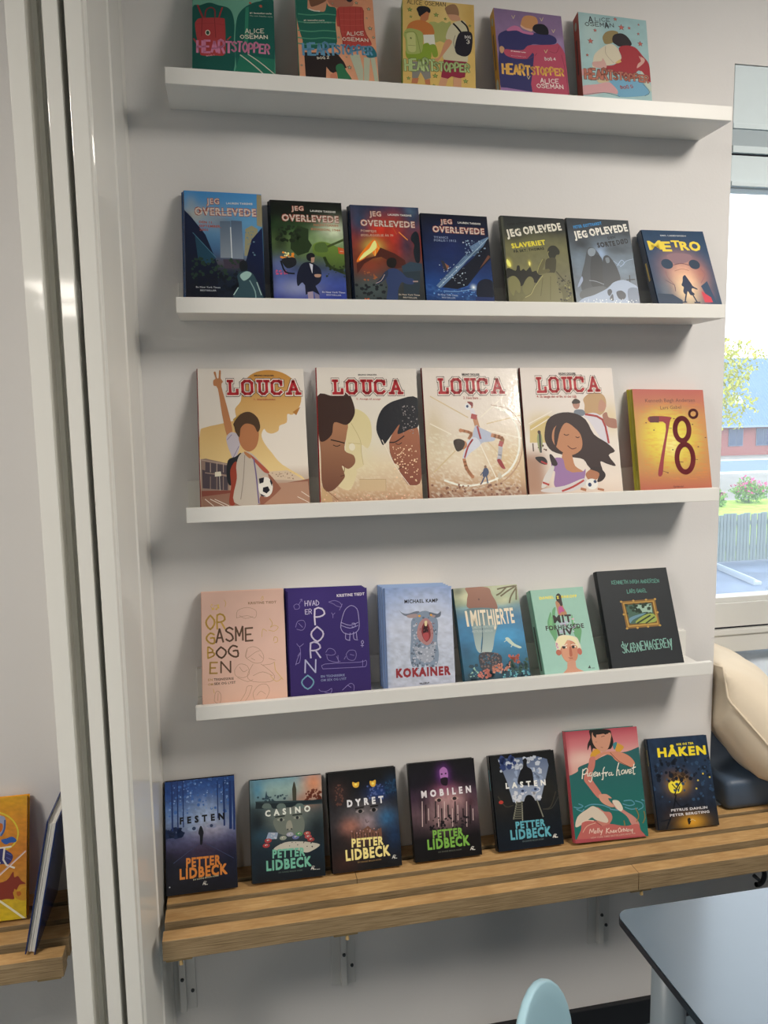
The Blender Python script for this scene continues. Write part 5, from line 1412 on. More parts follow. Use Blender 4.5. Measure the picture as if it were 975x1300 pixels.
  ('G','#cbb83c',485,658,397,375,0.95,2),
  ('G','#e4d848',356,572,183,231,0.7,1),
  ('G','#e8e4b0',480,715,107,130,0.9,1),
  ('N',0.55,92,10,4,'#c67a40',(88,170,957,1190)),
  ('G','#dccc48',454,658,306,245,0.55,1),
  ('T', '#6a4438', 'Kenneth Bøgh Andersen', (168, 173), (871, 161), 49.1, 0.005, 0),
  ('T', '#6a4438', 'Lars Gabel', (372, 265), (667, 253), 46.2, 0.005, 0),
  ('S','#8a2c34',[(210,359),(498,364),(489,428),(424,658),(362,914),(320,1119),(259,1114),(329,857),(427,457),(215,440)]),
  ('P','#5a2a30',[(210,359),(344,362),(334,440),(208,437)]),
  ('L','#8e3038',67.2,[(750,526),(740,583),(717,632),(683,665),(645,678),(607,668),(577,638),(557,592),(552,536),(562,479),(586,431),(619,397),(658,384),(695,393),(726,424),(745,470),(750,526)]),
  ('L','#8c2a34',67.2,[(772,904),(760,973),(732,1033),(694,1073),(649,1088),(607,1076),(571,1039),(549,982),(543,913),(555,844),(582,785),(621,744),(665,729),(709,740),(744,778),(766,835),(772,904)]),
  ('L','#6e3030',33.6,[(886,322),(880,342),(866,359),(847,370),(825,374),(804,370),(787,359),(776,342),(774,322),(780,302),(794,285),(813,274),(835,270),(856,273),(873,285),(884,302),(886,322)]),
  ('E','#5a3430',154,443,12.2,7.2,0),
  ('E','#5a3430',255,539,12.2,7.2,0),
  ('E','#5a3430',495,797,12.2,7.2,0),
  ('E','#5a3430',858,759,12.2,7.2,0),
  ('E','#5a3430',974,637,12.2,7.2,0),
  ('E','#5a3430',398,1096,12.2,7.2,0),
  ('E','#5a3430',805,463,12.2,7.2,0),
  ('E','#5a3430',549,387,12.2,7.2,0),
  ('L','#4a2c2c',7.6,[(564,951),(625,959)]),
  ('L','#4a2c2c',6.1,[(324,1070),(398,1096)]),
  ('L','#4a2c2c',6.1,[(798,924),(836,928)]),
  ('L','#4a2c2c',6.1,[(468,511),(506,514)]),
  ('T', '#5a2c28', 'Gyldendal', (456, 1287), (596, 1285), 21.7, 0.02, 0),
 ],
 'b18': [
  ('V',[(-31,'#cdaa9c'),(657,'#d4b0a2'),(1345,'#cfa996')]),
  ('N',0.03,188,187,2),
  ('T', '#8a6a4c', 'KRISTINE TIEDT', (562, 169), (906, 171), 30.5, 0.03, 0),
  ('K', '#c09a4a', 'OR', (56, 451), (275, 453), 168.7, 21.1, 0, 0),
  ('K', '#c09a4a', 'G', (58, 619), (145, 619), 121.9, 21.1, 0, 0),
  ('K', '#5c4434', 'ASME', (168, 616), (604, 603), 154.7, 21.1, 0.04, 5),
  ('K', '#c09a4a', 'B', (69, 795), (146, 795), 131.2, 18.8, 0, 0),
  ('K', '#5c4434', 'OG', (178, 801), (422, 788), 131.2, 21.1, 0, 3),
  ('K', '#a88444', 'E', (89, 975), (173, 978), 126.5, 18.8, 0, 0),
  ('K', '#5c4434', 'N', (218, 976), (330, 978), 131.2, 18.8, 0, 0),
  ('T', '#b08c5c', 'EN', (65, 1064), (119, 1063), 28.1, 0.02, 0),
  ('T', '#5c4a40', 'TEGNESERIE', (133, 1064), (365, 1065), 28.1, 0.03, 0),
  ('T', '#b08c5c', 'OM', (64, 1118), (123, 1118), 28.1, 0.02, 0),
  ('T', '#5c4a40', 'SEX OG LYST', (136, 1114), (387, 1112), 28.1, 0.03, 0),
  ('L','#a88874',5.2,[(417,329),(431,241),(549,207),(654,253),(640,340),(547,307),(417,329)]),
  ('L','#a88874',5.2,[(453,302),(522,341),(617,322)]),
  ('L','#a88874',5.2,[(536,707),(606,687),(686,727),(730,811),(705,880),(623,886),(555,847),(510,798),(536,707)]),
  ('L','#a88874',5.2,[(535,718),(521,822),(627,759),(686,739)]),
  ('L','#a88874',5.2,[(579,825),(624,851)]),
  ('L','#a88874',5.2,[(600,896),(527,1030),(594,1103),(802,1117),(851,1051),(761,953),(693,902)]),
  ('L','#a88874',5.2,[(379,952),(438,886),(530,915),(550,1009),(480,1050),(389,1021),(379,952)]),
  ('L','#a88874',5.2,[(411,1045),(525,1099),(594,1080)]),
  ('L','#a88874',5.2,[(437,921),(482,981),(529,961)]),
  ('L','#a88874',5.2,[(715,915),(809,909),(857,889)]),
  ('L','#a88874',5.2,[(596,1034),(713,996),(827,1049)]),
  ('L','#a88874',5.2,[(439,1320),(498,1234),(523,1156),(581,1153)]),
  ('L','#a88874',5.2,[(496,1324),(543,1259),(581,1159)]),
  ('L','#a88874',5.2,[(610,1332),(590,1240),(662,1153),(754,1148),(786,1230),(725,1340)]),
  ('L','#a88874',5.2,[(635,1266),(682,1223),(739,1261)]),
  ('L','#a88874',5.2,[(133,1299),(146,1210),(180,1189),(213,1237),(200,1326),(155,1323),(133,1299)]),
  ('L','#a88874',5.2,[(180,1212),(173,1302)]),
  ('L','#a88874',5.2,[(673,785),(718,834)]),
  ('L','#a88874',5.2,[(788,838),(869,866)]),
  ('L','#c8a868',7.0,[(816,356),(850,418),(824,464),(872,443),(919,469),(870,514),(800,498)]),
  ('L','#c8a868',7.0,[(715,576),(729,482),(776,509)]),
  ('L','#c8a868',7.0,[(854,631),(867,585),(902,598),(901,645),(865,655)]),
  ('L','#c8a868',7.0,[(718,112),(742,77),(746,113),(722,129)]),
  ('L','#c8a868',7.0,[(153,168),(200,159),(187,206)]),
  ('L','#c8a868',7.0,[(271,102),(293,139),(280,186)]),
  ('L','#c8a868',7.0,[(124,1163),(135,1209)]),
  ('L','#c8a868',7.0,[(107,166),(125,202)]),
  ('L','#c8a868',7.0,[(857,889),(865,982),(898,1031),(954,1104)]),
  ('L','#c8a868',7.0,[(804,1048),(872,1121),(943,1080)]),
  ('R','#d8b860',8,95,154,210,207,16.4,2),
 ],
 'b19': [
  ('V',[(-11,'#2f1d66'),(689,'#2b1a60'),(1395,'#2a1858')]),
  ('G','#3c2a78',315,105,284,141,0.4,1),
  ('T', '#d8d2dc', 'KRISTINE TIEDT', (615, 103), (970, 93), 35.3, 0.03, 0),
  ('K', '#c4bcd8', 'HVAD', (210, 198), (385, 195), 63.5, 8.3, 0, 3),
  ('K', '#c4bcd8', 'ER', (211, 299), (289, 298), 56.5, 8.3, 0, 3),
  ('K', '#cfc8dc', 'P', (328, 437), (449, 435), 193.0, 18.9, 0.03, 0),
  ('K', '#c4bcd4', 'O', (281, 645), (417, 647), 183.6, 18.9, 0, 0),
  ('K', '#b8b0cc', 'R', (260, 841), (380, 843), 178.9, 18.9, 0, 0),
  ('K', '#a8a8c8', 'N', (182, 1018), (311, 1021), 155.3, 16.5, 0.03, 0),
  ('K', '#6c98b0', 'O', (144, 1215), (275, 1218), 164.7, 16.5, 0, 0),
  ('T', '#7c84a8', 'EN TEGNESERIE', (376, 1088), (674, 1087), 28.2, 0.02, 0),
  ('T', '#7c84a8', 'OM SEX OG LYST', (374, 1135), (694, 1131), 28.2, 0.02, 0),
  ('L','#8478b0',6.1,[(81,228),(70,192),(107,169),(142,195),(129,230),(80,235)]),
  ('L','#8478b0',6.1,[(130,182),(169,118)]),
  ('L','#8478b0',6.1,[(150,118),(174,114),(173,143)]),
  ('L','#8478b0',6.1,[(85,456),(112,386),(184,377),(206,438),(168,496),(97,481)]),
  ('L','#8478b0',6.1,[(123,410),(169,460)]),
  ('L','#8478b0',6.1,[(91,659),(125,696),(175,663)]),
  ('L','#8478b0',6.1,[(98,813),(135,768),(119,885),(71,906)]),
  ('L','#8478b0',6.1,[(125,696),(135,768),(97,837),(70,918)]),
  ('L','#8478b0',6.1,[(509,162),(583,146),(656,180),(666,230),(605,215),(569,189),(509,162)]),
  ('L','#8478b0',6.1,[(680,194),(640,270)]),
  ('L','#8478b0',6.1,[(540,297),(556,322),(582,301)]),
  ('L','#8478b0',6.1,[(556,322),(555,363)]),
  ('L','#a49cc8',7.1,[(673,363),(714,268),(790,218),(863,262),(882,373),(876,518),(787,575),(689,558),(648,483),(673,363)]),
  ('L','#a49cc8',7.1,[(653,423),(767,465),(872,433)]),
  ('L','#a49cc8',7.1,[(651,459),(765,501),(870,470)]),
  ('L','#a49cc8',7.1,[(793,442),(830,444),(828,487),(791,485)]),
  ('L','#a49cc8',7.1,[(709,559),(705,631),(759,653)]),
  ('L','#a49cc8',7.1,[(763,561),(754,645)]),
  ('L','#a49cc8',7.1,[(807,551),(809,636),(857,651)]),
  ('L','#a49cc8',7.1,[(842,553),(848,638)]),
  ('L','#a49cc8',7.1,[(900,677),(918,661),(930,686),(909,704),(900,677)]),
  ('L','#a49cc8',7.1,[(912,704),(910,742)]),
  ('L','#a49cc8',7.1,[(893,722),(928,724)]),
  ('L','#8478b0',6.1,[(448,785),(486,739),(546,754),(569,803),(519,824),(447,809)]),
  ('L','#8478b0',6.1,[(459,821),(480,882),(601,912),(579,840)]),
  ('L','#8478b0',6.1,[(599,829),(601,900),(625,902)]),
  ('L','#8478b0',6.1,[(702,822),(741,777),(814,781),(829,841),(797,899),(724,883),(702,822)]),
  ('L','#8478b0',6.1,[(696,846),(675,881)]),
  ('L','#8478b0',6.1,[(404,984),(430,926),(869,927),(949,908),(945,979),(866,987),(404,984)]),
  ('L','#8478b0',6.1,[(907,905),(904,977)]),
  ('L','#8478b0',6.1,[(347,1228),(370,1252),(442,1257),(503,1226),(489,1283),(417,1267)]),
  ('L','#8478b0',6.1,[(635,1257),(735,1181),(783,1207),(780,1266)]),
  ('L','#8478b0',6.1,[(710,1203),(745,1229)]),
  ('L','#8478b0',6.1,[(751,825),(799,840)]),
 ],
 'b20': [
  ('V',[(6,'#8298c4'),(203,'#9aacd0'),(572,'#b8c0d4'),(1181,'#b4bccc'),(1470,'#b0b4c4')]),
  ('B','#7d95c4',0,-36,13,1446,17.9,0.8),
  ('G','#c8ccd8',602,455,410,393,0.6,1),
  ('N',0.3,36,22,3,'#8c90a0',(80,847,993,1454)),
  ('N',0.2,77,49,7),
  ('T', '#1d1c22', 'MICHAEL KAMP', (286, 228), (787, 229), 51.6, 0.035, 0),
  ('S','#7d8ca0',[(385,470),(504,365),(632,357),(756,461),(776,585),(754,781),(770,1003),(725,1147),(622,1166),(574,1115),(520,1185),(473,1110),(370,1153),(339,981),(360,763),(367,592)]),
  ('S','#9aa0ae',[(407,863),(583,896),(715,804),(691,1048),(575,1091),(450,1036)]),
  ('R','#5c6878',60,361,445,750,1173,23.1,4),
  ('R','#b4b8c4',70,383,519,737,1172,20.5,5),
  ('S','#6c7484',[(201,328),(274,405),(387,421),(504,365),(453,350),(325,382),(250,367)]),
  ('S','#5f6878',[(657,371),(771,400),(824,365),(813,439),(730,455),(655,420)]),
  ('S','#a08c8c',[(311,406),(452,387),(463,437),(348,444)]),
  ('S','#a08c8c',[(655,408),(744,424),(705,454)]),
  ('S','#a87c7c',[(497,524),(602,455),(687,557),(691,754),(611,848),(511,795),(452,694)]),
  ('S','#7c3034',[(533,575),(600,504),(647,604),(654,728),(587,798),(528,697)]),
  ('S','#33141a',[(559,576),(599,529),(625,628),(604,701),(547,662)]),
  ('S','#d8c89c',[(575,503),(613,500),(605,566),(577,565)]),
  ('S','#a84c50',[(541,686),(619,665),(628,751),(575,785)]),
  ('R','#7c4c50',26,447,498,714,829,12.8,9),
  ('E','#d89c3c',501,421,20.5,17.2,0),
  ('E','#d89c3c',676,413,17.9,14.7,0),
  ('T', '#8a2c34', 'KOKAINER', (126, 1285), (929, 1285), 122.9, 0.06, 0),
  ('T', '#2c2c34', 'TELLERUP', (460, 1405), (607, 1398), 24.6, 0.03, 0),
 ],
 'b21': [
  ('V',[(-14,'#a8ac8c'),(228,'#8c9c80'),(316,'#5c8088'),(478,'#2f6c92'),(775,'#2c74a0'),(1019,'#286888'),(1354,'#143848')]),
  ('G','#c8c8a4',174,122,127,98,0.8,1),
  ('G','#3c443a',80,39,101,73,0.7,1),
  ('G','#c4c49c',739,239,127,73,0.6,1),
  ('B','#24505c',0,-44,-116,1378,25.3,0.7),
  ('G','#3c98c8',713,743,228,147,0.6,1),
  ('G','#18405a',60,936,152,171,0.6,1),
  ('N',0.15,101,49,5),
  ('G','#7ca8b4',357,308,506,20,0.6,1),
  ('S','#8a5a44',[(204,-4),(532,19),(583,125),(641,270),(601,356),(212,315),(189,199),(216,99)],'#7c5040'),
  ('E','#5a3428',375,187,12.7,17.1,0),
  ('S','#4c6a72',[(186,313),(603,344),(647,486),(544,729),(456,969),(300,968),(350,714),(302,956),(232,901),(210,603),(170,425)],'#a4b4b0'),
  ('L','#2c4c5c',12.7,[(372,566),(348,763),(302,956)]),
  ('L','#5a5030',22.8,[(988,24),(843,92),(724,161)]),
  ('L','#5a5030',22.8,[(984,50),(884,172),(841,272)]),
  ('L','#5a5030',22.8,[(962,23),(797,37),(687,55)]),
  ('L','#5a5030',22.8,[(980,76),(955,229)]),
  ('L','#5a5030',22.8,[(824,39),(732,110),(660,144)]),
  ('T', '#d8ccb4', 'I', (142, 568), (171, 567), 230.2, 0.03, 0),
  ('T', '#d8ccb4', 'MIT', (210, 566), (445, 569), 230.2, 0.03, 0),
  ('T', '#d8ccb4', 'HJERTE', (471, 573), (879, 570), 230.2, 0.03, 0),
  ('T', '#a8b8b8', 'CHRISTINA SONNE FRIISBECK', (214, 613), (591, 613), 34.3, 0, 0),
  ('T', '#a8b8b8', 'METTE EIKE NEERLIN', (205, 672), (518, 677), 34.3, 0, 0),
  ('S','#b8c8b8',[(693,791),(747,783),(824,876),(921,934),(891,952),(793,904),(724,843)]),
  ('L','#b8c8b8',10.1,[(715,818),(672,839)]),
  ('L','#c4ccb4',10.1,[(796,887),(764,921)]),
  ('R','#1c3a48',70,71,1131,984,1426,65.8,4),
  ('S','#33343c',[(256,1001),(391,964),(590,1030),(567,1175),(483,1216),(279,1198)]),
  ('R','#6c5a58',44,274,966,567,1175,20.3,2),
  ('R','#2a5a70',30,282,1003,538,1196,17.7,3),
  ('R','#c4806c',40,441,1151,708,1272,27.8,7),
  ('R','#b86c60',24,225,1217,388,1328,30.4,8),
  ('R','#b05c4c',28,714,1040,859,1151,30.4,9),
  ('R','#5a9ca8',40,531,1244,992,1383,20.3,12),
  ('R','#2c4c44',30,733,1116,991,1310,35.4,13),
  ('R','#8ab0a0',14,77,1180,208,1336,17.7,14),
 ],
 'b22': [
  ('V',[(-21,'#8cb4a4'),(1470,'#8fb8ac')]),
  ('N',0.03,99,95,4),
  ('B','#7ca494',-13,-18,-213,1451,9.9,0.5),
  ('T', '#d8cc4c', 'DANIEL', (146, 173), (415, 170), 47.6, 0.06, 0),
  ('T', '#d8cc4c', 'ZIMAKOFF', (469, 174), (849, 182), 47.6, 0.06, 0),
  ('S','#5c9468',[(210,601),(244,510),(307,404),(313,499),(346,375),(413,333),(364,535),(347,831),(296,919),(263,839),(219,727)]),
  ('S','#6ca874',[(249,573),(306,451),(306,577),(274,700),(247,667)]),
  ('S','#5c9468',[(685,481),(705,546),(719,642),(816,744),(775,898),(724,1018),(694,922),(650,731)]),
  ('S','#8cc08c',[(695,514),(712,594),(686,639)]),
  ('S','#a87858',[(431,239),(487,211),(547,248),(562,344),(602,475),(451,479),(434,351)]),
  ('S','#2c201c',[(462,129),(512,88),(555,128),(554,216),(555,296),(517,317),(494,260),(454,209)]),
  ('S','#ac4c84',[(470,337),(532,326),(564,416),(513,420),(455,455)]),
  ('T', '#d8cc4c', 'Z', (473, 181), (510, 181), 44.4, 0.08, 0),
  ('R','#b4b4c8',16,416,571,724,862,36.3,7),
  ('R','#c89cb0',6,408,523,707,861,23.1,9),
  ('T', '#2c2826', 'MIT', (335, 599), (663, 606), 130.1, 0.055, 0),
  ('T', '#2c2826', 'FORHEKSEDE', (162, 722), (872, 730), 79.3, 0.035, 0),
  ('T', '#2c2826', 'LIV', (367, 832), (648, 821), 104.7, 0.055, 0),
  ('S','#d0c8b4',[(290,950),(360,847),(481,826),(609,852),(701,891),(731,987),(741,1096),(663,1151),(322,1121),(289,1042)]),
  ('S','#b87c60',[(404,959),(527,923),(649,980),(676,1091),(647,1226),(583,1297),(497,1312),(421,1283),(367,1186),(355,1078)]),
  ('E','#a85c48',316,1118,49.5,50.8,0),
  ('E','#ac5c4c',704,1132,42.9,60.3,0),
  ('S','#c48c70',[(414,991),(557,941),(495,1243),(424,1268),(378,1172)]),
  ('S','#a05840',[(527,1047),(560,1050),(556,1188),(506,1191)]),
  ('S','#d8d0a8',[(290,950),(377,849),(510,844),(638,870),(698,984),(695,1077),(659,1012),(609,930),(531,908),(447,994),(392,1020),(347,1077),(349,985)]),
  ('E','#231c1c',429,1038,33.0,25.4,0),
  ('E','#231c1c',602,1046,29.7,25.4,0),
  ('E','#d8d4c4',470,1042,14.9,14.3,0),
  ('E','#d8d4c4',639,1044,14.9,14.3,0),
  ('L','#e0d8c8',13.2,[(405,998),(443,1012),(497,990)]),
  ('L','#e0d8c8',13.2,[(567,1012),(611,1000),(665,1020)]),
  ('L','#7c3c34',9.9,[(480,1219),(505,1232),(550,1233)]),
  ('S','#bc8870',[(453,1285),(586,1282),(593,1404),(740,1494),(662,1547),(309,1514),(413,1403)]),
  ('R','#c48ca8',4,290,950,321,1044,26.4,3),
  ('P','#34403c',[(795,1430),(839,1381),(852,1436)]),
  ('l','#34403c',8.3,[(869,1434),(918,1436)]),
 ],
 'b23': [
  ('V',[(-14,'#1b2126'),(1274,'#191e23')]),
  ('N',0.12,115,107,4),
  ('B','#11161a',-23,-19,-164,1262,14.3,0.8),
  ('K', '#4f8478', 'KENNETH BØGH ANDERSEN', (188, 177), (858, 195), 45.4, 8.6, 0.0, 3),
  ('K', '#4f8478', 'LARS GABEL', (383, 310), (659, 308), 45.4, 8.6, 0, 5),
  ('P','#7c5a28',[(275,408),(757,406),(760,761),(285,762)]),
  ('P','#a8843c',[(295,429),(735,427),(740,740),(309,742)]),
  ('P','#5c421c',[(310,443),(716,442),(724,717),(328,722)]),
  ('P','#3c5a4c',[(327,461),(692,457),(702,705),(345,707)]),
  ('P','#8ca898',[(495,469),(691,463),(683,578),(521,567),(438,534)]),
  ('R','#1f3324',26,328,455,707,607,34.4,3),
  ('S','#5f8494',[(344,636),(439,602),(593,577),(560,597),(400,654),(347,696)]),
  ('S','#8a9a48',[(421,696),(589,599),(707,607),(703,702)]),
  ('l','#22331c',20.1,[(449,703),(645,616)]),
  ('l','#22331c',17.2,[(567,712),(701,639)]),
  ('E','#b08c44',274,413,17.2,13.4,0),
  ('E','#b08c44',447,411,17.2,13.4,0),
  ('E','#b08c44',627,409,17.2,13.4,0),
  ('E','#b08c44',756,409,17.2,13.4,0),
  ('E','#b08c44',757,583,17.2,13.4,0),
  ('E','#b08c44',758,752,17.2,13.4,0),
  ('E','#b08c44',587,757,17.2,13.4,0),
  ('E','#b08c44',438,762,17.2,13.4,0),
  ('E','#b08c44',291,760,17.2,13.4,0),
  ('E','#b08c44',281,578,17.2,13.4,0),
  ('K', '#7ca89c', 'SKÆBNEMAGEREN', (175, 1063), (864, 1039), 112.1, 12.0, 0.0, 3),
  ('l','#7ca89c',11.5,[(210,1029),(196,921)]),
  ('l','#7ca89c',11.5,[(857,1073),(880,932)]),
 ],
 'b24': [
  ('V',[(-38,'#1b3f7c'),(193,'#2c559c'),(448,'#5f80b4'),(651,'#7c90b4'),(802,'#5a5c84'),(1002,'#322c4c'),(1201,'#161828'),(1620,'#080a14')]),
  ('G','#14306c',148,156,185,228,0.7,1),
  ('G','#a8b8d4',606,536,264,228,0.7,1),
  ('G','#1c3a70',931,236,158,304,0.7,1),
  ('G','#b0a4b4',653,718,237,101,0.5,1),
  ('G','#1c2c54',85,730,158,127,0.8,1),
  ('G','#0c1430',927,1154,158,253,0.8,1),
  ('G','#0a1024',51,1149,158,203,0.9,1),
  ('G','#3c2c44',515,1005,158,152,0.7,1),
  ('N',0.3,42,35,5),
  ('R','#3c66ac',70,36,-73,975,499,31.6,3),
  ('R','#7c9ccc',50,48,-34,977,447,18.5,4),
  ('R','#122850',14,22,661,212,770,68.5,8),
  ('l','#16306a',42.2,[(936,81),(925,736)]),
  ('l','#16306a',23.7,[(844,72),(835,688)]),
  ('l','#16306a',31.6,[(989,86),(977,755)]),
  ('l','#16306a',18.5,[(177,5),(173,665)]),
  ('l','#16306a',23.7,[(99,-3),(96,682)]),
  ('l','#16306a',15.8,[(255,13),(251,649)]),
  ('l','#16306a',15.8,[(751,63),(746,576)]),
  ('S','#8fa0c0',[(304,680),(382,650),(446,670),(432,719),(355,716)]),
  ('E','#2c3c5c',399,685,26.4,25.3,0),
  ('S','#8c94b4',[(576,672),(655,643),(720,670),(706,704),(627,703)]),
  ('E','#2c3858',649,672,23.7,22.8,0),
  ('l','#3c4468',7.9,[(102,1131),(466,899)]),
  ('l','#3c4468',7.9,[(569,911),(953,1157)]),
  ('S','#0b0f1c',[(477,686),(498,658),(518,691),(535,756),(526,805),(512,910),(481,911),(479,800),(459,760)]),
  ('T', '#0a0c16', 'FESTEN', (203, 603), (835, 601), 91.2, 0.06, 0),
  ('T', '#d8873c', 'PETTER', (279, 1206), (763, 1215), 126.7, 0.05, 0),
  ('T', '#d8873c', 'LIDBECK', (186, 1358), (855, 1358), 141.9, 0.05, 0),
  ('T', '#b8b8a0', 'EN SANNE MOLIN KRIMI', (371, 1396), (732, 1380), 20.3, 0.02, 0),
  ('l','#cfcfca',7.9,[(505,1471),(521,1434),(536,1475)]),
  ('l','#cfcfca',7.9,[(516,1458),(541,1456)]),
  ('l','#cfcfca',7.9,[(542,1441),(543,1471),(572,1472)]),
  ('l','#cfcfca',6.6,[(527,1425),(557,1433)]),
  ('E','#c8ccd0',40,1448,10.5,10.1,0),
 ],
 'b25': [
  ('V',[(-21,'#6c94a4'),(149,'#8ca8a4'),(282,'#7a9494'),(391,'#3c4c50'),(725,'#24343c'),(961,'#10202c'),(1380,'#080c12')]),
  ('G','#c88460',888,111,171,211,0.95,1),
  ('G','#b87c60',725,315,147,94,0.7,1),
  ('G','#2c7ca4',100,138,98,141,0.7,1),
  ('G','#5a7880',170,312,147,59,0.8,1),
  ('B','#0e2430',17,9,40,1335,14.7,0.8),
  ('G','#7c847c',515,513,269,188,0.8,1),
  ('G','#0c1820',88,567,122,211,0.9,1),
  ('G','#0c1418',911,719,122,188,0.8,1),
  ('G','#24485c',157,740,147,94,0.6,1),
  ('N',0.15,49,47,5),
  ('P','#3c3c30',[(584,157),(602,85),(613,57),(627,87),(642,162),(636,319),(585,315)]),
  ('P','#2c4858',[(202,243),(225,149),(242,247),(272,269),(184,266)]),
  ('R','#2c4450',26,98,222,547,335,24.5,3),
  ('R','#6a3424',40,756,197,992,364,34.3,4),
  ('P','#2a3a40',[(71,279),(1006,341),(1003,395),(81,364)]),
  ('P','#16242a',[(76,292),(220,322),(521,333),(1006,329),(1004,378),(825,378),(672,364),(569,398),(317,398),(269,358),(168,384),(68,375)]),
  ('S','#5c6c68',[(163,372),(190,319),(265,326),(283,383)]),
  ('S','#5c6c68',[(363,390),(390,338),(465,345),(483,402)]),
  ('S','#5c6c68',[(614,414),(642,361),(718,368),(736,425)]),
  ('S','#687068',[(313,541),(465,484),(667,503),(738,606),(706,771),(605,785),(406,741),(333,662)]),
  ('S','#909488',[(357,546),(413,527),(468,556),(412,570)]),
  ('E','#1c2428',417,551,22.0,21.1,0),
  ('S','#909488',[(584,543),(645,525),(685,548),(639,563)]),
  ('E','#1c2428',640,544,22.0,21.1,0),
  ('S','#8c8c80',[(499,583),(550,576),(571,674),(520,700),(479,665)]),
  ('E','#20282a',503,686,12.2,9.4,0),
  ('E','#20282a',553,684,12.2,9.4,0),
  ('l','#14201f',17.1,[(339,508),(464,503)]),
  ('l','#14201f',17.1,[(578,507),(705,502)]),
  ('S','#b4b0a4',[(300,919),(452,852),(652,856),(828,890),(940,933),(823,997),(734,1011),(598,962),(398,953)]),
  ('R','#2c2c30',12,401,854,901,945,12.2,3),
  ('P','#8c9cb4',[(237,700),(367,713),(349,795),(200,787)]),
  ('R','#b4bcc4',7,257,714,342,782,17.1,3),
  ('E','#9c3438',202,867,49.0,28.2,0),
  ('E','#c8c4bc',202,862,19.6,9.4,0),
  ('E','#242830',207,865,9.8,4.7,0),
  ('E','#9c3438',229,806,49.0,28.2,0),
  ('E','#c8c4bc',229,801,19.6,9.4,0),
  ('E','#242830',234,804,9.8,4.7,0),
  ('E','#8c9484',434,791,49.0,28.2,0),
  ('E','#c8c4bc',434,786,19.6,9.4,0),
  ('E','#242830',439,789,9.8,4.7,0),
  ('E','#9c9cac',530,753,49.0,28.2,0),
  ('E','#c8c4bc',531,749,19.6,9.4,0),
  ('E','#242830',536,751,9.8,4.7,0),
  ('E','#5c6494',609,797,49.0,28.2,0),
  ('E','#c8c4bc',609,792,19.6,9.4,0),
  ('E','#242830',614,795,9.8,4.7,0),
  ('E','#4c8454',656,761,49.0,28.2,0),
  ('E','#c8c4bc',656,756,19.6,9.4,0),
  ('E','#242830',661,759,9.8,4.7,0),
  ('E','#a04840',770,765,49.0,28.2,0),
  ('E','#c8c4bc',770,760,19.6,9.4,0),
  ('E','#242830',775,763,9.8,4.7,0),
  ('E','#a04448',780,807,49.0,28.2,0),
  ('E','#c8c4bc',781,802,19.6,9.4,0),
  ('E','#242830',786,805,9.8,4.7,0),
  ('E','#8c3434',817,849,49.0,28.2,0),
  ('E','#c8c4bc',817,844,19.6,9.4,0),
  ('E','#242830',822,847,9.8,4.7,0),
  ('T', '#d8dcd4', 'CASINO', (202, 488), (825, 475), 79.8, 0.05, 0),
  ('T', '#6cae98', 'PETTER', (283, 1035), (725, 1048), 107.9, 0.05, 0),
  ('T', '#6cae98', 'LIDBECK', (197, 1189), (809, 1189), 126.7, 0.05, 0),
  ('T', '#4c5c58', 'EN SANNE MOLIN KRIMI', (358, 1239), (681, 1241), 18.8, 0.02, 0),
  ('l','#cfcfca',7.3,[(802,1240),(819,1204),(832,1243)]),
  ('l','#cfcfca',7.3,[(813,1227),(838,1225)]),
  ('l','#cfcfca',7.3,[(838,1211),(840,1240),(867,1240)]),
  ('l','#cfcfca',6.1,[(824,1195),(854,1203)]),
  ('l','#b8b8b4',7.3,[(877,1244),(923,1244)]),
 ],
 'b26': [
  ('V',[(-22,'#08090b'),(345,'#101216'),(731,'#2c2a2e'),(922,'#1a1618'),(1393,'#0a0808')]),
  ('G','#3c2a28',147,281,131,145,0.7,1),
  ('G','#1c3c7c',716,339,157,97,0.8,1),
  ('G','#16304c',933,262,105,145,0.7,1),
  ('G','#6a6468',512,635,262,169,0.85,1),
  ('G','#a49098',531,733,105,97,0.7,1),
  ('G','#2c6c9c',821,692,131,121,0.7,1),
  ('G','#a46c5c',297,756,131,97,0.8,1),
  ('G','#5c3c34',467,919,210,121,0.6,1),
  ('G','#123054',909,919,131,218,0.7,1),
  ('G','#3c2018',190,1220,210,145,0.6,1),
  ('N',0.35,37,39,5),
  ('R','#4c5c90',34,567,225,815,422,21.0,3),
  ('R','#5c3c34',34,89,178,213,458,21.0,4),
  ('R','#1c3c5c',30,833,178,978,365,23.6,6),
  ('S','#d8a83c',[(357,156),(400,172),(453,165),(441,225),(396,238),(359,210)]),
  ('S','#d8a83c',[(610,168),(649,172),(697,159),(686,237),(643,250),(612,218)]),
  ('E','#f0d868',402,194,21.0,16.9,0),
  ('E','#f0d868',652,204,21.0,16.9,0),
  ('S','#8c8484',[(374,567),(441,535),(504,566),(450,594)]),
  ('E','#0c0c0e',444,565,31.4,26.6,0),
  ('S','#8c8484',[(582,569),(649,540),(700,562),(658,592)]),
  ('E','#0c0c0e',642,566,31.4,26.6,0),
  ('l','#14100f',21.0,[(377,524),(495,512)]),
  ('l','#14100f',21.0,[(598,517),(703,514)]),
  ('L','#4c3c3c',7.9,[(514,683),(526,728),(559,712)]),
  ('P','#6c4a3c',[(280,826),(358,811),(355,859),(460,822),(541,771),(602,838),(652,855),(733,816),(735,972),(298,936)]),
  ('R','#a8807c',16,293,816,724,947,18.3,3),
  ('l','#2a1a16',10.5,[(317,842),(316,931)]),
  ('l','#2a1a16',10.5,[(358,847),(357,935)]),
  ('l','#2a1a16',10.5,[(399,851),(398,940)]),
  ('l','#2a1a16',10.5,[(440,856),(439,944)]),
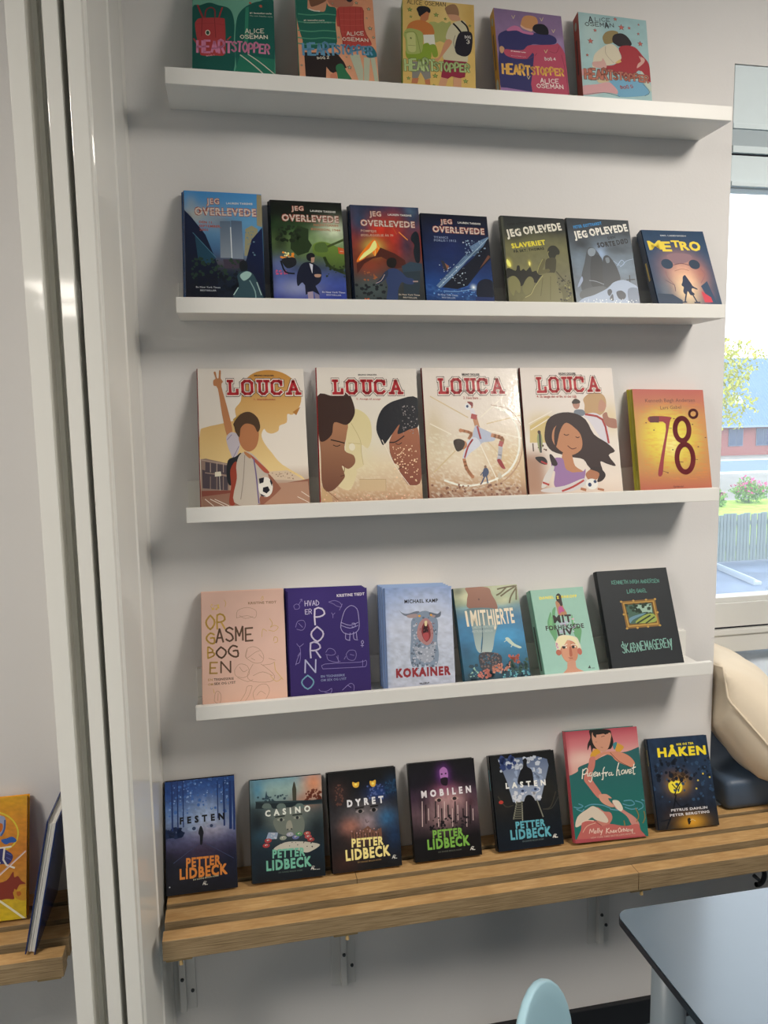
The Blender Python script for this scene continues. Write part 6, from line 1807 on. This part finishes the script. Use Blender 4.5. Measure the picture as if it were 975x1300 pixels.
  ('l','#2a1a16',10.5,[(481,860),(480,949)]),
  ('l','#2a1a16',10.5,[(522,865),(521,954)]),
  ('l','#2a1a16',10.5,[(563,869),(562,958)]),
  ('l','#2a1a16',10.5,[(604,874),(603,963)]),
  ('l','#2a1a16',10.5,[(645,878),(644,967)]),
  ('l','#2a1a16',10.5,[(687,883),(685,972)]),
  ('T', '#d8d8dc', 'DYRET', (263, 487), (790, 479), 91.9, 0.06, 0),
  ('T', '#e4d68c', 'PETTER', (292, 1033), (747, 1046), 111.2, 0.05, 0),
  ('T', '#e4d68c', 'LIDBECK', (199, 1202), (835, 1199), 140.2, 0.05, 0),
  ('T', '#8c7048', 'EN SANNE MOLIN KRIMI', (362, 1254), (701, 1251), 19.3, 0.02, 0),
  ('l','#cfcfca',7.9,[(862,1250),(881,1214),(893,1254)]),
  ('l','#cfcfca',7.9,[(874,1237),(900,1235)]),
  ('l','#cfcfca',7.9,[(901,1221),(901,1250),(930,1251)]),
  ('l','#cfcfca',6.6,[(886,1205),(917,1214)]),
 ],
 'b27': [
  ('V',[(-27,'#0a0a0e'),(322,'#14101c'),(494,'#3c2a3c'),(715,'#544048'),(933,'#2c2228'),(1053,'#100c10'),(1388,'#08080a')]),
  ('G','#6c3484',517,198,91,120,0.95,1),
  ('G','#8c4c6c',525,423,182,96,0.8,1),
  ('G','#b48c8c',594,554,234,120,0.8,1),
  ('G','#a48484',467,763,208,168,0.6,1),
  ('G','#3c1c28',888,608,78,96,0.7,1),
  ('G','#1c1018',166,536,78,144,0.6,1),
  ('N',0.3,23,63,5),
  ('S','#a46cac',[(470,118),(527,86),(578,128),(583,229),(538,275),(473,244),(461,167)]),
  ('S','#1a0e1c',[(473,244),(573,241),(564,340),(518,348),(474,319)]),
  ('E','#2c1434',492,183,15.6,12.0,0),
  ('E','#2c1434',552,181,15.6,12.0,0),
  ('S','#b4948c',[(354,530),(423,507),(474,542),(418,566)]),
  ('E','#2c2024',420,542,31.3,24.1,0),
  ('S','#b4948c',[(595,542),(657,511),(717,542),(660,566)]),
  ('E','#2c2024',655,540,31.3,24.1,0),
  ('l','#cdb8b4',10.4,[(166,536),(143,876)]),
  ('l','#1c1418',18.2,[(215,590),(200,838)]),
  ('l','#cdb8b4',10.4,[(251,643),(243,799)]),
  ('l','#1c1418',18.2,[(365,556),(352,766)]),
  ('l','#cdb8b4',10.4,[(401,609),(381,901)]),
  ('l','#1c1418',18.2,[(449,663),(437,863)]),
  ('l','#cdb8b4',10.4,[(498,569),(481,823)]),
  ('l','#1c1418',18.2,[(547,624),(538,785)]),
  ('l','#cdb8b4',10.4,[(610,679),(593,923)]),
  ('l','#1c1418',18.2,[(659,585),(637,884)]),
  ('l','#cdb8b4',10.4,[(694,639),(681,844)]),
  ('l','#1c1418',18.2,[(770,696),(765,809)]),
  ('l','#cdb8b4',10.4,[(834,603),(806,946)]),
  ('l','#1c1418',18.2,[(883,658),(864,908)]),
  ('l','#cdb8b4',10.4,[(919,711),(909,868)]),
  ('R','#16141a',60,254,765,855,951,23.4,4),
  ('T', '#dcd8dc', 'MOBILEN', (165, 482), (914, 476), 91.5, 0.06, 0),
  ('T', '#74a848', 'PETTER', (288, 1049), (737, 1056), 105.9, 0.05, 0),
  ('T', '#74a848', 'LIDBECK', (199, 1196), (826, 1197), 134.8, 0.05, 0),
  ('T', '#5c6058', 'EN SANNE MOLIN KRIMI', (350, 1256), (696, 1256), 19.3, 0.02, 0),
  ('l','#cfcfca',7.8,[(829,1271),(849,1234),(861,1274)]),
  ('l','#cfcfca',7.8,[(841,1258),(869,1256)]),
  ('l','#cfcfca',7.8,[(870,1241),(870,1270),(899,1271)]),
  ('l','#cfcfca',6.5,[(855,1225),(887,1233)]),
 ],
 'b28': [
  ('V',[(-17,'#0c0e10'),(439,'#14181c'),(888,'#10161c'),(1328,'#0a1420')]),
  ('G','#24221c',845,579,158,210,0.7,1),
  ('G','#24201c',133,681,158,210,0.7,1),
  ('N',0.25,79,70,6),
  ('P','#4c5c7c',[(118,49),(750,72),(883,120),(899,211),(714,688),(288,669),(225,376)],'#98a4b8'),
  ('R','#b4bcc8',26,143,69,843,277,51.4,3),
  ('R','#8c9cb8',22,260,239,785,431,55.4,4),
  ('R','#2c3c6c',10,145,51,379,215,55.4,5),
  ('R','#c8ccd4',20,305,524,696,676,47.5,6),
  ('S','#7c8cac',[(376,514),(463,498),(517,539),(437,555)]),
  ('S','#7c8cac',[(576,534),(659,496),(717,537),(644,558)]),
  ('E','#2c3854',452,529,23.7,17.5,0),
  ('E','#2c3854',652,524,23.7,17.5,0),
  ('S','#0e1016',[(445,257),(490,208),(506,138),(502,102),(544,78),(571,112),(558,161),(568,205),(629,257),(637,452),(604,466),(394,428)]),
  ('T', '#e0e0dc', 'LASTEN', (203, 472), (818, 481), 77.0, 0.055, 0),
  ('S','#0c0e12',[(433,920),(446,713),(489,613),(549,594),(603,631),(649,734),(703,931),(659,978)]),
  ('l','#8c8c7c',15.8,[(346,668),(269,902)]),
  ('l','#8c8c7c',15.8,[(424,669),(404,934)]),
  ('l','#7c7c70',15.8,[(657,672),(725,916)]),
  ('l','#5c5c50',15.8,[(337,684),(425,690)]),
  ('l','#5c5c50',15.8,[(327,715),(422,721)]),
  ('l','#5c5c50',15.8,[(318,745),(418,752)]),
  ('l','#5c5c50',15.8,[(309,775),(414,783)]),
  ('l','#5c5c50',15.8,[(299,805),(411,814)]),
  ('l','#5c5c50',15.8,[(290,835),(407,844)]),
  ('l','#5c5c50',15.8,[(280,866),(403,875)]),
  ('l','#5c5c50',15.8,[(271,896),(400,906)]),
  ('L','#3c3830',15.8,[(68,570),(167,719),(283,714)]),
  ('L','#3c3830',15.8,[(962,590),(858,791),(738,813)]),
  ('E','#b03c34',105,654,35.6,24.5,0),
  ('L','#3c3c38',11.9,[(738,813),(875,810),(992,664)]),
  ('T', '#5ca4b4', 'PETTER', (292, 1035), (740, 1042), 94.5, 0.05, 0),
  ('T', '#5ca4b4', 'LIDBECK', (200, 1176), (820, 1186), 129.5, 0.05, 0),
  ('T', '#5c6c70', 'EN SANNE MOLIN KRIMI', (370, 1229), (694, 1230), 21.0, 0.02, 0),
  ('l','#cfcfca',11.9,[(841,1218),(862,1182),(874,1221)]),
  ('l','#cfcfca',11.9,[(854,1205),(882,1203)]),
  ('l','#cfcfca',11.9,[(883,1189),(882,1218),(912,1218)]),
  ('l','#cfcfca',9.9,[(869,1173),(901,1181)]),
 ],
 'b29': [
  ('V',[(-21,'#a84050'),(178,'#c07478'),(375,'#cfa49c'),(532,'#cc9c90'),(584,'#2c625e'),(894,'#1f6660'),(1402,'#2c6c64')]),
  ('B','#a44450',-15,-6,21,548,14.5,0.9),
  ('G','#d8b8ac',208,353,159,79,0.7,1),
  ('S','#2a5a5c',[(-61,581),(29,542),(119,504),(139,453),(274,411),(379,380),(591,316),(829,307),(1028,255),(1069,285),(1030,1074),(995,1586),(-56,1488),(-32,854)],'#1f6a62'),
  ('S','#23211f',[(333,5),(437,-8),(611,18),(635,66),(652,174),(614,251),(568,261),(478,281),(366,233),(338,297),(327,191),(284,254),(293,175),(337,98)]),
  ('S','#c08c74',[(374,34),(429,65),(562,61),(616,105),(608,171),(570,248),(506,290),(423,251),(372,181),(359,100)]),
  ('S','#23211f',[(381,35),(436,5),(566,21),(560,74),(490,43),(431,52),(417,104),(384,75)]),
  ('S','#c08c74',[(582,76),(615,51),(632,93),(604,144)]),
  ('S','#c89434',[(312,335),(348,272),(409,243),(462,293),(397,355)]),
  ('S','#c4923c',[(680,190),(737,207),(791,251),(709,318),(669,282)]),
  ('S','#3c7c84',[(642,200),(681,177),(702,191),(663,268),(643,254)]),
  ('S','#c4846c',[(595,290),(682,296),(796,332),(878,391),(921,461),(894,498),(835,500),(668,415),(603,344),(503,323),(394,381),(374,366),(392,328),(477,294)]),
  ('L','#2c2422',5.8,[(593,303),(697,417),(849,508)]),
  ('L','#2c2422',4.3,[(419,157),(404,156)]),
  ('L','#3c2a24',7.2,[(492,96),(536,90)]),
  ('L','#7c4438',5.8,[(470,228),(498,234)]),
  ('S','#bc7468',[(303,347),(376,346),(355,470),(300,570),(315,637),(407,787),(415,840),(356,848),(243,696),(194,614),(217,538),(270,450)]),
  ('S','#c4907c',[(374,817),(433,809),(490,820),(549,871),(499,867),(523,914),(574,970),(530,979),(434,932),(382,876)]),
  ('L','#5c94a8',13.0,[(23,936),(86,954),(145,934),(91,903)]),
  ('L','#5c94a8',13.0,[(56,965),(124,996),(155,973)]),
  ('L','#5c94a8',13.0,[(172,949),(261,924),(404,943),(514,991)]),
  ('L','#5c94a8',13.0,[(712,917),(814,919),(852,968),(777,981),(693,954)]),
  ('L','#5c94a8',13.0,[(871,930),(955,963),(964,1016),(901,1043)]),
  ('L','#5c94a8',13.0,[(717,995),(801,1028),(889,1023)]),
  ('L','#5c94a8',13.0,[(512,1004),(626,1026)]),
  ('L','#5c94a8',13.0,[(960,924),(1002,941)]),
  ('G','#5c94a8',68,991,87,79,0.7,1),
  ('S','#b88078',[(551,916),(611,902),(664,952),(685,1018),(846,1136),(892,1243),(803,1248),(732,1113),(626,1026),(586,997)]),
  ('S','#d0c4b4',[(553,903),(639,911),(687,1005),(653,1041),(600,998)]),
  ('S','#b8786c',[(329,962),(423,1022),(508,1042),(529,1108),(493,1169),(429,1228),(349,1170),(275,1060)]),
  ('S','#c8bcac',[(61,1055),(198,977),(288,946),(395,1019),(421,1047),(469,1129),(436,1164),(298,1114),(244,1083),(122,1150),(19,1179)]),
  ('S','#b0605c',[(125,1124),(296,1126),(375,1197),(492,1182),(690,1225),(866,1215),(900,1295),(932,1388),(526,1390),(35,1433),(16,1343),(86,1223)]),
  ('L','#d4c0b0',11.6,[(35,1167),(155,1114),(268,1124)]),
  ('L','#d0a894',8.7,[(111,1250),(176,1180),(294,1152)]),
  ('L','#7c3c3c',5.8,[(295,1139),(375,1197)]),
  ('L','#8a7440',13.0,[(860,1020),(893,1114),(854,1188)]),
  ('L','#8a7440',13.0,[(972,1069),(977,1147),(940,1209)]),
  ('L','#8a7440',13.0,[(683,1160),(690,1225)]),
  ('P','#a04850',[(-39,1326),(964,1365),(980,1585),(-56,1488)]),
  ('L','#e4e0d4',13.0,[(194,484),(170,599)]),
  ('L','#e4e0d4',13.0,[(184,509),(238,474),(257,502),(231,539),(187,548)]),
  ('L','#e4e0d4',13.0,[(253,534),(249,573),(269,568)]),
  ('L','#e4e0d4',13.0,[(297,531),(274,549),(282,575),(309,558),(316,532),(303,610),(277,647),(258,626)]),
  ('L','#e4e0d4',13.0,[(338,560),(368,549),(363,529),(335,547),(335,580),(372,576)]),
  ('L','#e4e0d4',13.0,[(384,538),(386,584),(413,540),(418,580)]),
  ('L','#e4e0d4',13.0,[(492,480),(469,518),(454,622),(439,627)]),
  ('L','#e4e0d4',13.0,[(444,555),(506,547)]),
  ('L','#e4e0d4',13.0,[(499,547),(501,593)]),
  ('L','#e4e0d4',13.0,[(505,560),(529,542)]),
  ('L','#e4e0d4',13.0,[(564,552),(541,563),(546,587),(573,576),(582,551),(581,587),(605,581)]),
  ('L','#e4e0d4',13.0,[(694,443),(663,520),(647,598)]),
  ('L','#e4e0d4',13.0,[(653,546),(684,528),(685,588),(699,589)]),
  ('L','#e4e0d4',13.0,[(750,533),(718,551),(725,584),(756,567),(766,539),(766,581)]),
  ('L','#e4e0d4',13.0,[(779,536),(788,582),(814,532)]),
  ('L','#e4e0d4',13.0,[(824,566),(855,555),(849,532),(823,548),(828,583),(863,575)]),
  ('L','#e4e0d4',13.0,[(905,473),(887,537),(885,597),(905,592)]),
  ('L','#e4e0d4',13.0,[(869,523),(922,511)]),
  ('L','#e0c8bc',10.1,[(195,1271),(214,1221),(231,1261),(258,1219),(258,1276)]),
  ('L','#e0c8bc',10.1,[(280,1246),(266,1271),(287,1273),(290,1247)]),
  ('L','#e0c8bc',10.1,[(315,1218),(306,1274)]),
  ('L','#e0c8bc',10.1,[(332,1219),(323,1276)]),
  ('L','#e0c8bc',10.1,[(343,1246),(352,1272),(376,1246),(348,1304)]),
  ('L','#e0c8bc',10.1,[(436,1228),(422,1291)]),
  ('L','#e0c8bc',10.1,[(472,1232),(432,1260),(465,1289)]),
  ('L','#e0c8bc',10.1,[(479,1290),(487,1259),(502,1285)]),
  ('L','#e0c8bc',10.1,[(526,1262),(512,1284),(533,1286),(529,1262)]),
  ('L','#e0c8bc',10.1,[(547,1264),(566,1289)]),
  ('L','#e0c8bc',10.1,[(569,1266),(543,1287)]),
  ('L','#e0c8bc',10.1,[(616,1238),(591,1261),(602,1292),(629,1271),(616,1238)]),
  ('L','#e0c8bc',10.1,[(644,1266),(635,1291)]),
  ('L','#e0c8bc',10.1,[(665,1249),(660,1289)]),
  ('L','#e0c8bc',10.1,[(653,1263),(678,1263)]),
  ('L','#e0c8bc',10.1,[(690,1283),(685,1266),(679,1289)]),
  ('L','#e0c8bc',10.1,[(708,1253),(705,1291)]),
  ('L','#e0c8bc',10.1,[(725,1269),(711,1289),(733,1291),(735,1268)]),
  ('L','#e0c8bc',10.1,[(754,1270),(754,1293)]),
  ('L','#e0c8bc',10.1,[(779,1272),(766,1290),(786,1292),(789,1270),(778,1317)]),
  ('T', '#c8aca0', 'NEW YORK TIMES BESTSELLERFORFATTER', (209, 1336), (822, 1333), 18.4, 0.01, 0),
 ],
 'b30': [
  ('V',[(-4,'#1a2c44'),(516,'#1e3048'),(1061,'#1a2230'),(1381,'#28241e')]),
  ('N',0.4,71,85,6),
  ('G','#c89428',416,696,159,124,0.8,1),
  ('G','#d0982c',556,1255,199,99,0.95,1),
  ('G','#3c2c24',265,1122,159,107,0.5,1),
  ('G','#141c2a',-26,1134,119,142,0.7,1),
  ('G','#4c3424',356,543,159,71,0.6,1),
  ('S','#e0d03c',[(261,666),(362,640),(462,670),(473,755),(416,825),(292,815),(248,749)]),
  ('L','#2a2414',19.9,[(328,854),(386,749),(463,662),(516,592)]),
  ('L','#2a2414',15.9,[(371,766),(312,688)]),
  ('L','#2a2414',15.9,[(399,805),(431,734)]),
  ('R','#3a2c20',22,280,545,591,654,35.7,5),
  ('R','#101826',50,58,299,1055,670,43.7,7),
  ('R','#2c4460',40,5,369,1005,962,35.7,8),
  ('L','#0e141e',23.8,[(349,856),(277,1051),(161,1258),(104,1361)]),
  ('L','#0e141e',19.9,[(320,908),(406,1025),(535,999)]),
  ('L','#0e141e',15.9,[(213,1190),(45,1212)]),
  ('E','#c8b04c',850,573,15.9,14.2,0),
  ('E','#c8b04c',750,666,15.9,14.2,0),
  ('E','#c8b04c',955,633,15.9,14.2,0),
  ('E','#c8b04c',705,784,15.9,14.2,0),
  ('T', '#d8c834', 'NIK OG TEA', (476, 126), (762, 123), 32.0, 0.05, 0),
  ('T', '#e0cc2c', 'HÅKEN', (145, 275), (949, 287), 131.4, 0.055, 0),
  ('T', '#c8c8cc', 'PETRUS DAHLIN', (238, 1084), (840, 1085), 35.5, 0.035, 0),
  ('T', '#c8c8cc', 'PETER BERGTING', (207, 1154), (863, 1149), 35.5, 0.035, 0),
  ('S','#2a2418',[(484,1212),(528,1198),(536,1253),(496,1293)]),
  ('l','#c8b480',9.9,[(530,1234),(566,1219),(612,1248)]),
 ],
 'b31': [
  ('V',[(10,'#c8941c'),(333,'#c88420'),(788,'#bc7424'),(1237,'#b8802a'),(1385,'#c0a020'),(1754,'#c4ac14')]),
  ('N',0.2,61,31,5),
  ('L','#d8c43c',21.4,[(863,609),(805,684),(713,725),(603,726),(491,687),(393,614),(324,517),(295,412),(310,314),(367,238),(457,196),(568,194),(682,233),(781,307),(850,405),(879,511),(863,609)]),
  ('S','#8c94b0',[(538,259),(658,256),(703,306),(697,443),(661,515),(542,517)]),
  ('S','#b8601c',[(540,365),(659,363),(653,468),(542,502)]),
  ('L','#3c5c98',24.4,[(696,321),(690,442),(646,528)]),
  ('S','#24529c',[(647,589),(721,574),(796,559),(856,604),(842,640),(767,640),(722,657),(677,637)]),
  ('S','#2c2c64',[(544,698),(663,711),(723,740),(799,801),(807,862),(755,932),(666,922),(548,908)]),
  ('L','#5c6cb0',6.1,[(724,778),(791,816)]),
  ('L','#5c6cb0',6.1,[(725,838),(785,875)]),
  ('l','#d8d4cc',21.4,[(574,701),(783,694)]),
  ('l','#d8d4cc',24.4,[(693,715),(680,863),(726,943),(831,992)]),
  ('l','#d8d4cc',18.3,[(607,900),(636,903)]),
  ('l','#c4a0a0',21.4,[(551,1132),(986,777)]),
  ('l','#dcd8d0',7.6,[(551,1147),(986,784)]),
  ('S','#7c2c1c',[(552,1206),(728,1152),(816,1043),(832,1120),(884,1111),(929,1176),(989,1227),(907,1233),(864,1302),(819,1326),(835,1417),(732,1405),(555,1398)]),
  ('S','#b88424',[(834,1283),(893,1320),(952,1282),(990,1317),(991,1450),(850,1404)]),
  ('l','#d8d4bc',27.5,[(554,1354),(792,1544),(1001,1717)]),
  ('S','#a85a1c',[(864,1331),(908,1322),(931,1362),(887,1386)]),
 ],
}
SPINE = {
 'b04': [('V', [(0, '#b0842c'), (9000, '#a87c2c')]), ('l', '#4a3a22', 260, [(420, 2500), (420, 6200)]), ('E', '#8c9a90', 450, 1100, 200, 420, 0), ('E', '#a0aaa0', 450, 8200, 300, 900, 0)],
 'b05': [('V', [(0, '#8c3c34'), (9000, '#843830')]), ('l', '#3c1c20', 240, [(420, 2400), (420, 5600)]), ('E', '#8c9a90', 420, 1000, 200, 400, 0)],
 'b12': [('V', [(0, '#22364e'), (12000, '#20344c')]), ('l', '#b8a04c', 300, [(480, 4600), (480, 6900)])],
 'b17': [('V', [(0, '#a09a34'), (22000, '#98922e')]), ('l', '#5a5a28', 180, [(500, 11500), (500, 17000)]), ('l', '#7c3030', 90, [(950, 300), (950, 21000)])],
 'b22': [('V', [(0, '#7ca494'), (10000, '#7ca494')]), ('l', '#22322c', 400, [(480, 4200), (480, 8900)])],
 'b26': [('V', [(0, '#0c0d0f'), (11000, '#0c0d0f')]), ('l', '#8c8c80', 200, [(480, 4200), (480, 6400)])],
 'b28': [('V', [(0, '#11161d'), (11000, '#11161d')]), ('l', '#5ca4b4', 180, [(480, 1800), (480, 4200)])],
 'b30': [('V', [(0, '#1a2738'), (16000, '#1a2738')]), ('l', '#a89a3c', 240, [(480, 2200), (480, 5200)])],
}
# key: spine colour, back-board colour, hard cover, finish, copies behind, label
INFO = {
 'b01': ('#2f7d6b', '#1d5a50', 0, 'M', 0, 'teal graphic novel with a red backpack drawing, leftmost on the top ledge', 'graphic novels on the top ledge'),
 'b02': ('#2f7d6b', '#c98a5e', 0, 'M', 0, 'peach graphic novel showing a green striped jumper and red shirt', 'graphic novels on the top ledge'),
 'b03': ('#6d8a3a', '#c9a95a', 0, 'M', 0, 'ochre yellow graphic novel with two figures wearing backpacks', 'graphic novels on the top ledge'),
 'b04': ('#c48a2e', '#6d5288', 0, 'M', 0, 'purple graphic novel with yellow spine and two hugging figures', 'graphic novels on the top ledge'),
 'b05': ('#a5483a', '#8fb5bb', 0, 'M', 0, 'light blue graphic novel with red spine and small stars, rightmost on the top ledge', 'graphic novels on the top ledge'),
 'b06': ('#1d3560', '#2a5a92', 1, 'G', 1, 'blue hardcover with two grey towers under a sky, leftmost on the second ledge', 'dark adventure hardcovers on the second ledge'),
 'b07': ('#11140f', '#15181f', 1, 'G', 1, 'dark hardcover with a green tank and a running boy', 'dark adventure hardcovers on the second ledge'),
 'b08': ('#1b2436', '#202c42', 1, 'G', 1, 'hardcover with a red erupting volcano on its cover', 'dark adventure hardcovers on the second ledge'),
 'b09': ('#0f1c3c', '#121b33', 1, 'G', 0, 'midnight blue hardcover with a sinking ship', 'dark adventure hardcovers on the second ledge'),
 'b10': ('#33372f', '#3d4034', 1, 'S', 0, 'olive green hardcover with white title and a lone woman figure', 'dark adventure hardcovers on the second ledge'),
 'b11': ('#23282e', '#4a525a', 1, 'S', 0, 'grey hardcover with blue author line and a skull', 'dark adventure hardcovers on the second ledge'),
 'b12': ('#1f3149', '#26405e', 1, 'S', 0, 'navy hardcover with yellow title and a glowing tunnel, rightmost on the second ledge', 'dark adventure hardcovers on the second ledge'),
 'b13': ('#7d2a2a', '#e0dcd4', 1, 'S', 0, 'white comic album with a golden profile silhouette and raised arm, leftmost album', 'white comic albums on the middle ledge'),
 'b14': ('#8a2226', '#e0dcd4', 1, 'G', 0, 'white comic album with dark haired heads facing each other', 'white comic albums on the middle ledge'),
 'b15': ('#5a1d1f', '#e0dcd4', 1, 'G', 0, 'white comic album with a footballer making an overhead kick', 'white comic albums on the middle ledge'),
 'b16': ('#5a1d1f', '#e0dcd4', 1, 'M', 0, 'white comic album with a long haired girl in a lilac top', 'white comic albums on the middle ledge'),
 'b17': ('#a39a2c', '#c9602f', 1, 'M', 1, 'orange and yellow book with a big red number and degree sign', 'orange number books on the middle ledge'),
 'b18': ('#d9b3a2', '#d9b3a2', 0, 'M', 1, 'pale pink book with gold hand-drawn lettering, leftmost on the lowest ledge', 'pale pink books on the lowest ledge'),
 'b19': ('#2a1a5e', '#2e1c68', 0, 'M', 3, 'deep purple book with white line drawings and vertical title', 'purple books on the lowest ledge'),
 'b20': ('#7d93bd', '#8ba2c9', 0, 'M', 3, 'light blue book with a shouting horned animal and dark red title', 'light blue books on the lowest ledge'),
 'b21': ('#20485a', '#24485a', 1, 'S', 0, 'book with an underwater scene, coral and a tall cream title', 'single books on the lowest ledge'),
 'b22': ('#7fae9e', '#8ab8a8', 1, 'M', 0, 'mint green book with a pale haired boy, smallest on the lowest ledge', 'single books on the lowest ledge'),
 'b23': ('#14191e', '#1b2127', 1, 'M', 0, 'black book with a gold framed landscape, rightmost on the lowest ledge', 'single books on the lowest ledge'),
 'b24': ('#0f1626', '#101320', 1, 'S', 0, 'dark blue thriller with a figure in a misty forest and orange author name', 'dark thrillers standing on the bench'),
 'b25': ('#12202a', '#101820', 1, 'S', 0, 'dark thriller with a clock tower skyline and mint author name', 'dark thrillers standing on the bench'),
 'b26': ('#0d0e10', '#101114', 1, 'S', 0, 'black thriller with two yellow eyes and a pale yellow author name', 'dark thrillers standing on the bench'),
 'b27': ('#0d0e12', '#101114', 1, 'S', 0, 'black thriller with a purple hooded face and green author name', 'dark thrillers standing on the bench'),
 'b28': ('#10151c', '#101820', 1, 'S', 0, 'dark thriller with a man above railway tracks and turquoise author name', 'dark thrillers standing on the bench'),
 'b29': ('#b4505a', '#2f6e6a', 1, 'S', 0, 'tall coral and teal graphic novel with a girl reaching into water', 'comics standing on the bench'),
 'b30': ('#1c2a3d', '#1a2740', 1, 'S', 0, 'navy comic with bold yellow title and yellow moon, nearest the window', 'comics standing on the bench'),
 'b31': ('#d08f1c', '#d9971f', 1, 'G', 0, 'yellow orange comic album on the left bench, cut off by the picture edge', 'comics on the left bench'),
}
FIN = {'M': PR_MATTE, 'S': PR_SATIN, 'G': PR_GLOSS}
ordn = ['second', 'third']
SHORT = {'b06': 'blue hardcover with two grey towers', 'b07': 'dark hardcover with the green tank', 'b08': 'volcano hardcover', 'b17': 'orange number book', 'b18': 'pale pink book', 'b19': 'deep purple book', 'b20': 'light blue horned animal book'}
for k, (v, th, zb) in BOOKS.items():
    spc, bkc, hard, fin, copies, lab, grp = INFO[k]
    rough = .5 if fin == 'M' else .25
    x0, W, H, lean, roll, yaw, yb = v
    e = empty('book', label=lab, cat='book', group=grp, mat=placed(v, th, zb))
    pg = PAGES2 if k in ('b19', 'b13', 'b14', 'b15', 'b16') else PAGES
    book_body(e, W, H, th, hard, cmat(spc, rough), cmat(bkc, rough), pg)
    art = ART.get(k, [('V', [(0, bkc), (1500, bkc)])])
    link('cover_print', cover_mesh(W, H, art, 64 if W > .16 else 52), e, [FIN[fin]])
    if k in SPINE:
        # spine print: thin letters on the spine face, local frame x -> depth, z -> height
        me = cover_mesh(max(th, .005), H, SPINE[k], 3)
        R = Matrix(((0, 1, 0, -.0024 if hard else -.00045), (-1, 0, 0, th), (0, 0, 1, 0), (0, 0, 0, 1)))
        me.transform(R); link('spine_print', me, e, [FIN[fin]])
    base_lab = lab.split(',')[0]
    for c in range(copies):
        rnd = random.Random(hash(k) % 1000+c) if False else random.Random(int(k[1:])*7+c)
        dx, dh = {'b19': (-.003-.0015*c, .001), 'b20': (-.0035-.002*c, .001), 'b06': (-.004, -.001), 'b07': (-.003, -.001), 'b08': (-.003, -.001), 'b17': (-.002, 0), 'b18': (-.001, 0)}[k]
        vv = list(v); vv[0] += dx; vv[6] += (c+1)*(th+.0003)/math.cos(lean)
        e2 = empty('book', label=('copy of the '+SHORT[k]+', '+('just behind the front one' if c == 0 else ordn[c-1]+' behind the front one')), cat='book', group=grp, mat=placed(vv, th, zb))
        book_body(e2, W, H, th, hard, cmat(spc, rough), cmat(bkc, rough), pg)
# dark blue album standing on edge, leaning against the left side of the pillar
BL = .330; tilt = math.radians(12.2)
ux = Vector((math.sin(tilt), 0, math.cos(tilt))); nx_ = Vector((math.cos(tilt), 0, -math.sin(tilt))); bk = Vector((0, 1, 0))
# local frame: x = depth (spine at the back), y = thickness, z = height
RT = Matrix((Vector((0, 1, 0)), -nx_, ux)).transposed().to_4x4()
e = empty('book', label='dark blue album standing on end, leaning on the left side of the white pillar', cat='book', group='comics on the left bench')
th = .0185
RT.translation = (-.3255+th*math.cos(tilt), -.205, BZ+.0006)
e.matrix_world = RT
NAVY = cmat('#1c2c5c', .25); 
Hh = .262; Wd = .195
bm = bmesh.new()
box_bm(bm, (0, 0, 0), (Wd, .0024, Hh), .0006); box_bm(bm, (0, th-.0024, 0), (Wd, th, Hh), .0006); box_bm(bm, (Wd-.0024, .0024, 0), (Wd, th-.0024, Hh), 0)
link('cover', mesh_of(bm, 'cover'), e, [NAVY])
for k in range(4):
    y0 = .0027+k*.0034
    box('page_section', (.004+.001*(k % 2), y0, .003), (Wd-.003, y0+.0030, Hh-.004-.001*k), PAGES2, e, .0004)
